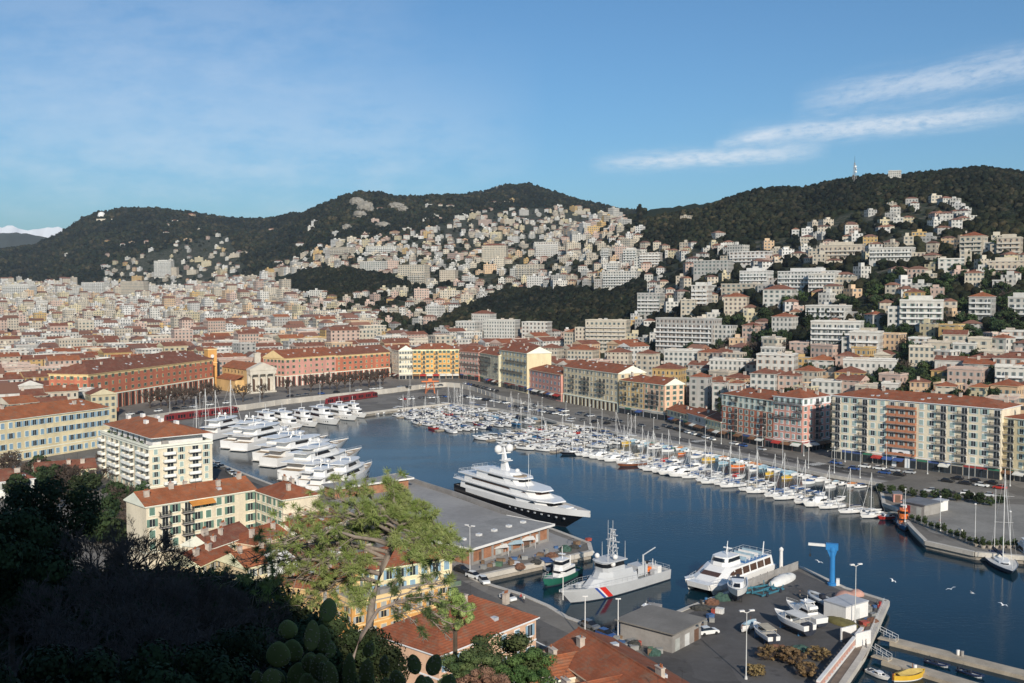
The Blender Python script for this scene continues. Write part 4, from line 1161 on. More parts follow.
    me.materials.append(facade_mat('distant_facade', None, shut=(.25, .26, .25))); me.materials.append(m1); me.polygons.foreach_set('material_index', mi)
    o = stuff(link('distant_houses', me)); tag(o, 'thousands of small pale houses with red roofs filling the town and hills beyond', 'houses')
far_houses()
# --- trees
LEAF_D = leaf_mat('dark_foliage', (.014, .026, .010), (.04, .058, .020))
LEAF_G = leaf_mat('green_foliage', (.03, .05, .016), (.065, .09, .03))
LEAF_P = leaf_mat('pine_foliage', (.022, .042, .018), (.055, .08, .03))
TWIG = M('bare_twigs', (.085, .062, .048), .95, .3, .5)
BARK = M('bark', (.10, .075, .055), .95, .35, 1.5, bump=.4)
def crown_mesh(name, kind, n, leaf, mat, seed):
    """leaf-sized faces gathered in uneven clumps inside the crown's volume; the crown is about 2 wide and stands on z = 0"""
    rs = np.random.RandomState(seed); cl = []
    for i in range({'round': 34, 'umbrella': 30, 'cypress': 26, 'loose': 40}[kind]):
        while True:
            q = rs.uniform(-1, 1, 3)
            if q @ q < 1: break
        if kind == 'round': c = np.array([q[0] * .8, q[1] * .8, .85 + q[2] * .72]); r = rs.uniform(.22, .40)
        elif kind == 'umbrella': c = np.array([q[0] * .85, q[1] * .85, 1.15 + q[2] * .22 - .25 * (q[0] ** 2 + q[1] ** 2)]); r = rs.uniform(.18, .32)
        elif kind == 'cypress': t = rs.rand(); c = np.array([q[0] * .25 * (1.1 - t), q[1] * .25 * (1.1 - t), .2 + t * 2.6]); r = .32 * (1.15 - t)
        else: c = np.array([q[0] * .95, q[1] * .95, .9 + q[2] * .75]); r = rs.uniform(.16, .30)
        cl.append((c, r))
    V = []; k = 0
    per = n // len(cl)
    for c, r in cl:
        d = rs.normal(size=(per, 3)); d /= np.linalg.norm(d, axis=1)[:, None]
        p = c + d * (r * rs.uniform(.55, 1.05, (per, 1))) * np.array([1, 1, .8])
        t1 = np.cross(d, rs.normal(size=(per, 3))); t1 /= np.linalg.norm(t1, axis=1)[:, None]; t2 = np.cross(d, t1)
        s = leaf * rs.uniform(.6, 1.4, (per, 1)); t2 = t2 + d * rs.uniform(-.7, .7, (per, 1))
        V.append(np.stack([p - t1 * s, p - t2 * s * .8, p + t1 * s, p + t2 * s * .8], 1))
    V = np.concatenate(V).reshape(-1, 3); Fc = np.arange(len(V)).reshape(-1, 4)
    return numpy_mesh(name, V, Fc, mat)
def trunk_mesh(h, r, kind, seed, mat=BARK, limbs=5, top=1.0):
    rr = random.Random(seed); mb = MB()
    bend = rr.uniform(-.1, .1)
    path = [(bend * h * t * t, bend * .5 * h * t, h * t) for t in (0, .35, .7, 1)]
    mb.tube(path, r, r * .5, 7)
    for i in range(limbs):
        a = 2 * math.pi * i / limbs + rr.uniform(-.4, .4); t = rr.uniform(.55, .95); z = h * t; l = rr.uniform(.5, .9) * top
        b = (bend * h * t * t, bend * .5 * h * t, z)
        mb.tube([b, (b[0] + math.cos(a) * l * .5, b[1] + math.sin(a) * l * .5, z + l * .35), (b[0] + math.cos(a) * l, b[1] + math.sin(a) * l, z + l * .8)], r * .42, r * .12, 5)
    return mb.data('trunk', [mat], True)
def bare_mesh(name, seed, depth=5, mat=TWIG, spread=.75, n0=5, r0=.045, fine=.015):
    """leafless crown: a branching tree of tapering twigs, about 2 wide and 1.9 high"""
    rr = random.Random(seed); mb = MB()
    def grow(p, d, l, r, k):
        q = p + d * l
        mid = p + d * l * .5 + Vector((rr.uniform(-1, 1), rr.uniform(-1, 1), rr.uniform(-1, 1))) * l * .07
        mb.tube([p, mid, q], r, r * .72, 5 if k > 3 else 3, cap=False)
        if k == 0: return
        for i in range(rr.choice([2, 3, 3]) if k > 1 else 4):
            a = Vector((rr.gauss(0, 1), rr.gauss(0, 1), rr.gauss(0, .7) + .15)).normalized()
            grow(p + d * l * rr.uniform(.6, 1), (d + a * spread).normalized(), l * rr.uniform(.62, .82), max(fine, r * .6), k - 1)
    for i in range(n0):
        a = 2 * math.pi * (i + rr.uniform(-.3, .3)) / n0
        grow(Vector((0, 0, .02)), Vector((math.cos(a) * .8, math.sin(a) * .8, .9)).normalized(), .5, r0, depth - 1)
    return mb.data(name, [mat])
TREES = []
for i, (kind, n, leaf, mat, th) in enumerate((('round', 1500, .085, LEAF_D, .55), ('round', 1500, .085, LEAF_G, .5), ('umbrella', 1300, .08, LEAF_P, 1.05), ('cypress', 800, .07, LEAF_D, .3), ('loose', 1300, .08, LEAF_G, .5), ('round', 1700, .075, LEAF_P, .5))):
    TREES.append((kind, crown_mesh('crown', kind, n, leaf, mat, 50 + i), trunk_mesh(th, .07, kind, i, top=.9)))
BARE = [(bare_mesh('crown', 5 + i), trunk_mesh(.35, .06, 'b', 30 + i, limbs=0)) for i in range(2)]
def tree(p, size, k, label=None, group='trees among the houses', rz=None, name=None, cat='tree', sz=1.0):
    kind, cm, tm = TREES[k] if k >= 0 else ('bare',) + BARE[-k - 1]
    o = root(name or {'cypress': 'cypress_tree', 'umbrella': 'pine_tree', 'bare': 'bare_tree'}.get(kind, 'tree'), p, rt_.uniform(0, 6.28) if rz is None else rz)
    o.scale = (size, size, size * sz)
    link('crown', cm, o, (0, 0, .33 if kind == 'bare' else 0)); link('trunk', tm, o)
    o['category'] = cat; o['group'] = group
    if label: tag(o, label, cat, group)
    else:
        px, py, _ = proj((p[0], p[1], p[2] + size))
        AUTO.append(dict(o=o, px=px, py=py, kind={'cypress': 'cypress', 'umbrella': 'umbrella pine', 'bare': 'leafless tree'}.get(kind, 'tree'), col={0: 'dark green', 1: 'green', 2: 'dark green', 3: 'dark green', 4: 'light green', 5: 'grey green'}.get(k, 'brown'),
                         size='tall' if size > 5.5 else 'small' if size < 3.6 else 'bushy', roof=None, zone=group))
    return o
TC.sort(key=lambda t: -t[1] / t[0].y)
nt = {}
REST = []
for p, s, k in TC:
    px = 512 + F * p.x / p.y
    if 0 < px < 1024 and len([1 for q in nt]) >= 0 and sum(nt.values()) < 280:
        nt[k] = nt.get(k, 0) + 1; tree(p, s * (1.0 if k != 3 else .9), k)
    else: REST.append((p, s))
def blobs(name, label, pts, seed):
    """a far-off wood: one mesh of rough, uneven crowns"""
    rs = np.random.RandomState(seed)
    bm = bmesh.new(); bmesh.ops.create_icosphere(bm, subdivisions=2, radius=1); bm.verts.ensure_lookup_table()
    v0 = np.array([v.co[:] for v in bm.verts]); f0 = np.array([[v.index for v in f.verts] for f in bm.faces]); bm.free()
    keep = v0[f0][:, :, 2].mean(1) > -.45; f0 = f0[keep]
    VV = []; FF_ = []; TT = []
    for i, (x, y, z, r) in enumerate(pts):
        s = 1 + rs.normal(0, .20, len(v0))[:, None]
        v = v0 * s * np.array([r, r, r * rs.uniform(.7, 1.15)])
        VV.append(v + np.array([x, y, z + r * .55])); FF_.append(f0 + i * len(v0))
        g = rs.uniform(.5, 1.35); b = rs.rand()
        c = np.array([.015 + .018 * b, .022 + .010 * b, .013 + .006 * b, 1 / g]) * g
        if rs.rand() < .10: c = np.array([.055, .048, .03, 1]) * rs.uniform(.7, 1.2)
        TT.append(np.tile(c, (len(f0), 1)))
    me = numpy_mesh(name, np.concatenate(VV), np.concatenate(FF_), wood_mat(), np.concatenate(TT))
    o = stuff(link(name, me)); tag(o, label, 'wood'); return o
def wood_mat():
    if 'wood_leaves' in MATS: return MATS['wood_leaves']
    m, t, b = new_mat('wood_leaves')
    a = t.add('ShaderNodeVertexColor'); a.layer_name = 'tint'; tc = t.add('ShaderNodeTexCoord')
    n = t.noise(tc.outputs['Object'], .35, 4, .7)
    big = t.noise(tc.outputs['Object'], .006, 4, .6)
    cc = t.mix(t.ramp(n, .4, .62), t.mix(1, a.outputs[0], (.55, .6, .6, 1), 'MULTIPLY'), a.outputs[0])
    t.put(b.inputs['Base Color'], t.mix(t.ramp(big, .38, .64), t.mix(1, cc, (.72, .78, .85, 1), 'MULTIPLY'), t.mix(1, cc, (1.5, 1.4, 1.25, 1), 'MULTIPLY'))); b.inputs['Roughness'].default_value = .95; b.inputs['Specular IOR Level'].default_value = .1
    bp = t.add('ShaderNodeBump', ins={'Height': n}); bp.inputs['Distance'].default_value = 2.0; t.put(b.inputs['Normal'], bp.outputs[0])
    MATS['wood_leaves'] = m; return m
def woods():
    rr = random.Random(8); left = []; right = []; gr = []
    def fill(px0, px1, dmin, dmax, out, n, rmin, grove):
        for i in range(n):
            px = rr.uniform(px0, px1); d = math.sqrt(rr.uniform(dmin ** 2, dmax ** 2)); z = terr(px, d); y = ycol(d, z)
            g = in_grove(px, y)
            if grove != g: continue
            if not g and y > urban_top(px) - rr.random() * 3: continue
            r = max(rmin, d / 3500 * 7.2) * rr.uniform(.6, 1.25)
            x = (px - 512) / F * d
            if is_free(x, d, r, .6): out.append((x, d, z, r))
    fill(-60, 645, 1500, 3750, left, 26000, 3.6, False)
    fill(630, 1130, 800, 1480, right, 9000, 3.4, False)
    fill(260, 650, 850, 1900, gr, 24000, 3.4, True)
    # keep the groves uncrowded
    blobs('distant_wood', 'dark evergreen wood covering the far left and middle hills', left, 1)
    blobs('distant_wood', 'dark pine wood covering the crest of the right hill', right, 2)
    blobs('distant_wood', 'dark groves of evergreens among the houses of the middle slope', gr[:5200], 3)
    blobs('distant_trees', 'many small dark trees between the far houses on the slopes', [(p.x, p.y, p.z, s * .8) for p, s in REST], 4)
woods()
# landmarks on the crests
def crest():
    p = T(103, 219); rt = root('observatory', (p.x, p.y, p.z), 0); tag(rt, 'white observatory dome with its long building on the left hilltop', 'observatory')
    m = MB(); m.lathe([(13, 0), (13, 9), (12.6, 10), (11.5, 15), (9, 19), (5, 21.6), (.1, 22.5)], 16, 0, (0, 6, 0)); m.build('dome', WHITE, rt, True)
    q = T(108, 222); m = MB(); m.box(q.x - p.x - 32, q.y - p.y, q.z - p.z - 4, q.x - p.x + 34, q.y - p.y + 12, q.z - p.z + 9); m.build('wing', M('plain_cream', PAL[1][1]), rt)
    p = T(192, 219); h = house(p, -.3, 34, 14, 12, 'apricot', 'hip', 'house', 'villas on the crests', label='apricot villa standing alone on the crest of the left hill')
    p = T(892, 181); p.z += 3; house(p, -.5, 15, 9, 8, 'white', 'flat', 'house', 'villas on the crests', label='white villa rising above the pines on the right crest')
    p = T(699, 204.5); p.z += 2; house(p, -.2, 26, 12, 12, 'pink', 'flat', 'house', 'villas on the crests', label='long pink fort like building on the right crest')
    p = T(852, 184); rt = root('radio_mast', p, .3); tag(rt, 'steel lattice radio mast on the pine covered right crest', 'mast')
    m = MB(); H = 26
    for a, b in ((-1, -1), (1, -1), (1, 1), (-1, 1)): m.tube([(a * 2.2, b * 2.2, 0), (a * .5, b * .5, H)], .28, .2, 4)
    for i in range(9):
        z0, z1 = H * i / 9, H * (i + 1) / 9; w0, w1 = 2.2 - 1.7 * i / 9, 2.2 - 1.7 * (i + 1) / 9
        for a, b, c, d in ((-1, -1, 1, -1), (1, -1, 1, 1), (1, 1, -1, 1), (-1, 1, -1, -1)): m.tube([(a * w0, b * w0, z0), (c * w1, d * w1, z1)], .13, n=3)
    m.build('lattice', M('mast_steel', (.35, .33, .33), .6, .2, 1), rt)
    m = MB(); m.tube([(0, 0, H), (0, 0, H + 9)], .25, .1, 5); m.build('aerial', IRON, rt)
    for i in range(3):
        m = MB(); m.lathe([(1.3, 0), (1.3, .9)], 8, 0); o = m.build('dish', WHITE, rt); o.rotation_euler = (R(90), 0, i * 1.5); o.location = (1, -1, H * (.55 + .13 * i))
    p = T(497, 193); rt = root('radio_mast', p, 0); tag(rt, 'thin radio mast on the highest middle hilltop', 'mast')
    m = MB(); m.tube([(0, 0, 0), (0, 0, 24)], .7, .35, 5); m.build('pole', M('mast_steel', (.35, .33, .33)), rt); m = MB(); m.box(-4, -.5, 15, 4, .5, 16); m.build('crossbar', M('mast_steel', (.35, .33, .33)), rt)
crest()
def outcrops():
    RK = M('pale_rock', (.24, .22, .19), .95, .4, .06, bump=.6)
    for i, (x, y, w, h) in enumerate(((358, 206, 26, 13), (366, 213, 30, 18), (361, 218, 22, 10), (397, 210, 30, 12), (404, 213, 20, 10), (384, 228, 24, 8), (348, 230, 16, 8))):
        p = T(x, y); rr = random.Random(i); bm = bmesh.new(); bmesh.ops.create_icosphere(bm, subdivisions=3, radius=1)
        for v in bm.verts: v.co = Vector((v.co.x * w * .7, v.co.y * 12, v.co.z * h)) * rr.uniform(.82, 1.18)
        me = bpy.data.meshes.new('rock'); bm.to_mesh(me); bm.free(); me.materials.append(RK)
        o = link('rock_outcrop', me, None, (p.x, p.y - 6, p.z + h * .5)); tag(o, ['upper left pale rock outcrop on the wooded middle crest', 'largest pale rock outcrop on the wooded middle crest', 'lowest pale rock of the outcrop cluster on the middle crest', 'broad pale rock outcrop right of the largest one', 'small pale rock beside the broad outcrop', 'flat pale rock in the wood below the crest', 'small lone pale rock on the left flank of the middle crest'][i], 'rock')
outcrops()
rp_x = random.Random(14)
# dark trees in the hollow between the cream school and the pale apartment house
for i in range(46):
    x = rp_x.uniform(2, 132) if i < 26 else rp_x.uniform(95, 146); y = rp_x.uniform(462, 512) if i < 26 else rp_x.uniform(505, 545)
    if 30 < x < 102 and y < 482: y += 14
    p = G(x, y, 2.0); tree(p, rp_x.uniform(3.2, 5.5), rp_x.choice([0, 0, -1, -1, -2, 5]), None, 'trees in the hollow by the school')
# bare plane trees along the terrace in front of the palaces
rp = random.Random(3)
for i, (x, y) in enumerate([(150, 408), (161, 406.5), (168, 408), (176, 404.5), (184, 406), (191, 402.5), (199, 404), (206, 400.5), (213, 402), (288, 394), (311, 392), (322, 391), (330, 389.5), (337, 391), (345, 388.5), (352, 388), (361, 386.5), (369, 387.5), (376, 385.5), (383, 385), (243, 402), (262, 399)]):
    p = G(x, y, ZST); s = rp.uniform(5.4, 6.8)
    L = tree(p, s, -1 - i % 2, None, 'bare plane trees before the palaces', name='plane_tree', sz=1.15)
# ---------------------------------------------------------------- boats
GEL = M('white_hull', (.78, .77, .75), .3, .06, .3, spec=.5)
GELC = {'white': GEL, 'navy': M('navy_hull', (.02, .03, .07), .3, .15, .4), 'black': M('black_hull', (.012, .013, .017), .22, .2, .2, spec=.6), 'grey': M('grey_hull', (.46, .48, .50), .45, .1, .3), 'red': M('red_hull', (.35, .03, .025), .45, .15, .5),
        'blue': M('blue_hull', (.05, .17, .33), .4, .15, .5), 'green': M('green_hull', (.02, .13, .09), .45, .2, .5), 'orange': M('orange_hull', (.75, .17, .03), .45, .12, .5), 'wood': M('varnished_hull', (.20, .065, .025), .35, .3, .8), 'yellow': M('yellow_hull', (.68, .42, .04), .45, .12, .5),
        'lightblue': M('light_blue_hull', (.30, .48, .58), .45, .12, .5), 'darkblue': M('dark_grey_blue_hull', (.10, .13, .18), .4, .12, .5)}
BOOT = M('boot_stripe', (.03, .035, .05), .5, .2, .6)
TEAK = M('teak_deck', (.36, .27, .18), .7, .2, .8)
DECK = M('pale_deck', (.62, .60, .56), .6, .1, .5)
TINT = M('tinted_glass', (.014, .016, .02), .1, .3, .5, spec=.7)
TINTB = M('bronze_glass', (.09, .05, .035), .12, .3, .5, spec=.7)
ALU = M('mast_aluminium', (.66, .65, .63), .4, .1, 1)
CANV = {'blue': M('blue_canvas', (.05, .11, .25), .8, .2, .8), 'white': M('white_canvas', (.68, .67, .64), .8, .12, .8), 'navy': M('navy_canvas', (.02, .03, .07), .8, .2, .8), 'beige': M('beige_canvas', (.48, .42, .32), .8, .2, .8), 'red': M('red_canvas', (.45, .03, .03), .8, .2, .8),
        'lightblue': M('light_blue_canvas', (.36, .48, .54), .8, .2, .8), 'orange': M('orange_canvas', (.55, .22, .08), .8, .2, .8), 'green': M('green_canvas', (.04, .20, .14), .8, .2, .8), 'yellow': M('yellow_canvas', (.55, .40, .12), .8, .2, .8)}
def hull(L, B, H, tm=.45, stern=.86, rake=.10, flare=.80, sheer=.35, bul=.25, boot=.22, n=18, pw=2.3, draft=.5, deckin=.0):
    """boat hull along x, bow at +L/2, waterline at z = 0; materials: topsides, boot stripe, deck"""
    mb = MB(); S = []
    def st(t):
        if t < tm: w = stern + (1 - stern) * math.sin(t / tm * math.pi / 2)
        else: w = 1 - ((t - tm) / (1 - tm)) ** pw
        return B / 2 * max(w, .015)
    for i in range(n + 1):
        t = 1 - (1 - i / n) ** 1.35; w = st(t); h = H * (1 + sheer * max(0, (t - .25) / .75) ** 2)
        x = -L / 2 + L * t; xw = x - rake * L * t ** 3; fl = 1 - (1 - flare) * (.4 + .6 * t)
        fx = lambda z: xw + (x - xw) * max(0, min(1, z / h))
        half = [(xw - .05 * L * t ** 3, w * fl * .5, -draft), (xw, w * fl, 0), (fx(boot), w * (fl + (1 - fl) * boot / h), boot), (fx(h * .6), w * (fl + (1 - fl) * .66), h * .6), (x, w, h), (x - .01, max(.01, w - .12), h), (x - .02, max(.008, w - .13), h - bul)]
        S.append((half, [(p[0], -p[1], p[2]) for p in half]))
    for side in (0, 1):
        for i in range(n):
            for k in range(6):
                a, b, c, d = S[i][side][k], S[i + 1][side][k], S[i + 1][side][k + 1], S[i][side][k + 1]
                q = [a, b, c, d] if side == 1 else [d, c, b, a]
                mb.face(q, 1 if k < 2 else 0)
    for i in range(n):
        mb.face([S[i][1][6], S[i + 1][1][6], S[i + 1][0][6], S[i][0][6]], 2)
    for k in range(6):
        a, b = S[0][0][k], S[0][1][k]; c, d = S[0][1][k + 1], S[0][0][k + 1]
        mb.face([a, b, c, d], 1 if k < 2 else 0)
    mb.hw = st; mb.hh = lambda t: H * (1 + sheer * max(0, (t - .25) / .75) ** 2)
    return mb
def tier(mb, x0, x1, w, z, h, rf=.5, rb=0, nose=.35, m=0, tw=.9, zt=None, grow=0, wn=.3):
    """deckhouse storey with a rounded, raked front"""
    def ring(x0, x1, w, z, g):
        l = x1 - x0; x0 -= g; x1 += g; w = w / 2 + g
        xs = [(x0, -w), (x1 - nose * l, -w), (x1 - nose * l * .35, -w * (wn + .45)), (x1, -w * wn), (x1, w * wn), (x1 - nose * l * .35, w * (wn + .45)), (x1 - nose * l, w), (x0, w)]
        return [(a, b, z) for a, b in xs]
    mb.loft([ring(x0, x1, w, z, grow), ring(x0 + rb, x1 - rf, w * tw, z + h, grow)], m)
def band(x0, x1, w, z, h, rf, rb, nose, a, b, tw=.9, wn=.3, mat=None, x0b=None):
    """dark window strip wrapped round a storey, between the fractions a and b of its height"""
    mb = MB()
    za, zb_ = z + h * a, z + h * b; wa, wb = w * (1 - (1 - tw) * a), w * (1 - (1 - tw) * b)
    g = .03
    def ring(fr, ww, zz):
        X0 = (x0b if x0b is not None else x0) + rb * fr; X1 = x1 - rf * fr; l = x1 - x0
        ww = ww / 2 + g
        xs = [(X0, -ww), (X1 - nose * l, -ww), (X1 - nose * l * .35, -ww * (wn + .45)), (X1 + g, -ww * wn), (X1 + g, ww * wn), (X1 - nose * l * .35, ww * (wn + .45)), (X1 - nose * l, ww), (X0, ww)]
        return [(p, q, zz) for p, q in xs]
    mb.loft([ring(a, wa, za), ring(b, wb, zb_)], 0)
    return mb
def rails(mb, pts, h=.9, m=0, step=1.6, r=.03):
    for a, b in zip(pts, pts[1:]):
        a, b = Vector(a), Vector(b)
        mb.tube([a + Vector((0, 0, h)), b + Vector((0, 0, h))], r, n=4, m=m); mb.tube([a + Vector((0, 0, h * .5)), b + Vector((0, 0, h * .5))], r * .6, n=3, m=m)
        n = max(1, int((b - a).length / step))
        for i in range(n + 1): p = a.lerp(b, i / n); mb.tube([p, p + Vector((0, 0, h))], r * .8, n=4, m=m)
def place(o, stern_px, bow_px, z=0.0):
    a, b = G(stern_px[0], stern_px[1], z), G(bow_px[0], bow_px[1], z); c = (a + b) / 2
    o.location = (c.x, c.y, z); o.rotation_euler = (0, 0, math.atan2(b.y - a.y, b.x - a.x)); return (b - a).length
# ------- prototypes, kept as (list of (name, mesh data, parent index)) and stamped as things
PROTO = {}
def proto(key, parts): PROTO[key] = parts
def stamp(key, name, loc, rz, cat, group, k=1.0):
    rt = root(name, loc, rz); rt.scale = (k, k, k)
    for nm, data in PROTO[key]: link(nm, data, rt)
    rt['category'] = cat; rt['group'] = group
    return rt
def P(mb, mats, smooth=False, name='m'): return mb.data(name, mats if isinstance(mats, list) else [mats], smooth)
def motorboat(hc, cover, L=7.5):
    B_ = L * .36; h = hull(L, B_, .95, bul=.15, rake=.12); parts = [('hull', P(h, [GELC[hc], BOOT, DECK]))]
    c = MB(); tier(c, -L * .1, L * .30, B_ * .68, .8, .75, rf=.9, rb=.1, nose=.5); parts.append(('cabin', P(c, GEL)))
    parts.append(('windscreen', P(band(-L * .1, L * .30, B_ * .68, .8, .75, .9, .1, .5, .35, .9), TINT)))
    if cover:
        c = MB(); c.box(-L * .38, -B_ * .36, 1.75, L * .08, B_ * .36, 1.86)
        for sx in (-L * .36, L * .04):
            for sy in (-1, 1): c.tube([(sx, sy * B_ * .34, .85), (sx, sy * B_ * .34, 1.76)], .03, n=4)
        parts.append(('bimini', P(c, CANV[cover])))
    c = MB(); c.box(-L * .5 - .3, -.22, .2, -L * .5 + .1, .22, 1.15); c.box(-L * .44, -B_ * .3, .5, -L * .34, B_ * .3, 1.05); parts.append(('outboard', P(c, BOOT)))
    return parts
def cruiser(hc, cover, L=12):
    B_ = L * .31; h = hull(L, B_, 1.35, bul=.2, rake=.13, sheer=.4); parts = [('hull', P(h, [GELC[hc], BOOT, DECK]))]
    c = MB(); tier(c, -L * .25, L * .28, B_ * .74, 1.15, 1.25, rf=1.7, rb=.1, nose=.45); tier(c, L * .05, L * .40, B_ * .5, 1.2, .55, rf=1.0, nose=.6); parts.append(('cabin', P(c, GEL)))
    parts.append(('window', P(band(-L * .25, L * .28, B_ * .74, 1.15, 1.25, 1.7, .1, .45, .38, .85), TINT)))
    c = MB(); tier(c, -L * .28, L * .1, B_ * .62, 2.42, .55, rf=.5, rb=.1, nose=.4); c.box(-L * .2, -B_ * .3, 3.6, L * .0, B_ * .3, 3.72)
    for sy in (-1, 1): c.tube([(-L * .22, sy * B_ * .3, 2.4), (-L * .14, sy * B_ * .28, 3.65)], .09, n=5)
    c.tube([(-L * .1, 0, 3.7), (-L * .1, 0, 5)], .04, n=4); c.ball((-L * .08, .4, 3.95), .28, n=8)
    parts.append(('flybridge', P(c, GEL)))
    if cover:
        c = MB(); c.box(-L * .42, -B_ * .36, 2.0, -L * .26, B_ * .36, 2.12); parts.append(('awning', P(c, CANV[cover])))
    c = MB(); rails(c, [(L * .2, B_ * .42, 1.4), (L * .36, B_ * .27, 1.6), (L * .49, 0, 1.85), (L * .36, -B_ * .27, 1.6), (L * .2, -B_ * .42, 1.4)], .6); parts.append(('rail', P(c, ALU)))
    return parts
def sailboat(hc, cover, L=11, mh=14.5, two=False):
    B_ = L * .30; h = hull(L, B_, 1.05, tm=.42, stern=.72, bul=.1, rake=.10, sheer=.2, draft=.7); parts = [('hull', P(h, [GELC[hc], BOOT, DECK]))]
    c = MB(); tier(c, -L * .15, L * .24, B_ * .52, .95, .5, rf=1.1, rb=.2, nose=.5); parts.append(('cabin', P(c, GEL)))
    parts.append(('window', P(band(-L * .15, L * .24, B_ * .52, .95, .5, 1.1, .2, .5, .3, .75), TINT)))
    c = MB(); x = L * .08
    c.tube([(x, 0, 1.2), (x, 0, mh)], .13, .10, 6)
    for z in (.45, .72): c.tube([(x, -B_ * .32, mh * z), (x, B_ * .32, mh * z)], .035, n=4)
    for q in ((L * .49, 0, 1.3), (-L * .48, 0, 1.0), (x, B_ * .47, 1.1), (x, -B_ * .47, 1.1)): c.tube([q, (x, 0, mh * .98)], .014, n=3)
    c.tube([(x, 0, 2.1), (-L * .34, 0, 2.0)], .07, n=5)
    parts.append(('mast', P(c, ALU)))
    if two:
        c = MB(); c.tube([(-L * .3, 0, 1.2), (-L * .3, 0, mh * .72)], .09, .06, 6); parts.append(('mizzen_mast', P(c, ALU)))
    c = MB(); c.tube([(x - .1, 0, 2.3), (-L * .1, 0, 2.35), (-L * .33, 0, 2.2)], .22, .15, 7); parts.append(('sail_cover', P(c, CANV[cover])))
    c = MB(); rails(c, [(-L * .2, B_ * .46, 1.0), (L * .25, B_ * .38, 1.1), (L * .49, 0, 1.3), (L * .25, -B_ * .38, 1.1), (-L * .2, -B_ * .46, 1.0)], .55, r=.018)
    c.tube([(L * .47, 0, 1.4), (x + .2, 0, mh * .9)], .05, n=4); parts.append(('rail', P(c, ALU)))
    if rnd.random() < .6:
        c = MB(); tier(c, -L * .24, -L * .1, B_ * .6, 1.2, .75, rf=.5, nose=.3); parts.append(('sprayhood', P(c, CANV[cover])))
    return parts
def pointu(hc, cover, L=5.2):
    B_ = L * .38; h = hull(L, B_, .75, tm=.5, stern=.25, bul=.22, rake=.04, sheer=.35, boot=.12); parts = [('hull', P(h, [GELC[hc], GELC['white'], TEAK]))]
    c = MB()
    c.loft([[(-L * .36, -B_ * .33, .78), (-L * .36, B_ * .33, .78), (-L * .36, 0, .95)], [(0, -B_ * .42, .85), (0, B_ * .42, .85), (0, 0, 1.35)], [(L * .36, -B_ * .26, .95), (L * .36, B_ * .26, .95), (L * .36, 0, 1.2)]], 0)
    parts.append(('cover', P(c, CANV[cover])))
    c = MB(); c.tube([(L * .1, 0, .6), (L * .1, 0, 2.0)], .04, n=5); c.box(-L * .5 - .1, -.03, .1, -L * .47, .03, 1.0); parts.append(('post', P(c, GELC['wood'])))
    return parts
def rib(hc, L=6.5):
    B_ = 2.4; mb = MB()
    for s in (-1, 1): mb.tube([(-L * .5, s * B_ * .4, .45), (L * .2, s * B_ * .4, .5), (L * .38, s * B_ * .25, .6), (L * .5, 0, .75)], .28, .22, 8)
    parts = [('tube', P(mb, GELC[hc], True))]
    c = MB(); c.prism([(-L * .45, -B_ * .3), (L * .3, -B_ * .28), (L * .42, 0), (L * .3, B_ * .28), (-L * .45, B_ * .3)], -.1, .35); parts.append(('hull', P(c, GELC['grey'])))
    c = MB(); c.box(-.6, -.4, .35, .1, .4, 1.25); c.box(-1.6, -.5, .35, -.9, .5, .8); c.box(-L * .5 - .2, -.2, .2, -L * .5 + .25, .2, 1.2)
    for s in (-1, 1): c.tube([(-2.2, s * .8, .4), (-2.2, s * .7, 2.0)], .04, n=4)
    c.tube([(-2.2, -.7, 2.0), (-2.2, .7, 2.0)], .04, n=4)
    parts.append(('console', P(c, BOOT))); return parts
for k, a in dict(mw=('white', None), mwb=('white', 'blue'), mwn=('white', 'navy'), mn=('navy', 'white'), mww=('white', 'white'), mbl=('blue', 'white'), mr=('red', 'beige'), mwe=('white', 'beige')).items(): proto(k, motorboat(*a))
for k, a in dict(cw=('white', None), cb=('white', 'blue'), cn=('navy', 'white'), cg=('white', 'beige')).items(): proto(k, cruiser(*a))
for k, a in dict(sb=('white', 'blue'), sw=('white', 'white'), sn=('white', 'navy'), sg=('white', 'beige'), sd=('navy', 'blue'), sr=('white', 'red')).items(): proto(k, sailboat(*a))
proto('st', sailboat('darkblue', 'navy', 22, 23, True)); proto('sold', sailboat('black', 'blue', 15, 14, True)); proto('swood', sailboat('wood', 'beige', 13, 15, True))
for k, a in dict(pb=('blue', 'lightblue'), pw=('white', 'white'), po=('orange', 'beige'), pg=('green', 'white'), pl=('lightblue', 'lightblue'), py=('yellow', 'yellow'), pr=('white', 'orange'), pn=('white', 'blue'), pt=('wood', 'green'), pv=('white', 'lightblue')).items(): proto(k, pointu(*a))
proto('rg', rib('grey')); proto('rd', rib('navy')); proto('ro', rib('orange'))
DESC = dict(mw='plain white motorboat', mwb='white motorboat with blue bimini', mwn='white motorboat with navy bimini', mn='navy motorboat with white bimini', mww='white motorboat with white bimini', mbl='blue hulled motorboat', mr='red hulled motorboat with beige top', mwe='white motorboat with beige top',
            cw='white flybridge cruiser', cb='white cruiser with blue awning', cn='navy hulled cruiser', cg='white cruiser with beige awning', sb='white sailing boat with blue sail cover', sw='white sailing boat with white sail cover', sn='white sailing boat with navy sail cover', sg='white sailing boat with beige sail cover', sd='navy sailing boat', sr='white sailing boat with red sail cover',
            st='large dark blue ketch', sold='old black two masted ship', swood='varnished wooden two masted yacht', pb='blue fishing boat under light blue cover', pw='white fishing boat under white cover', po='orange fishing boat', pg='green fishing boat with white cover', pl='light blue fishing boat', py='yellow fishing boat', pr='white fishing boat under orange cover', pn='white fishing boat under blue cover', pt='wooden fishing boat with green cover', pv='white fishing boat under light blue cover', rg='grey rubber boat', rd='dark rubber boat', ro='orange rubber boat')
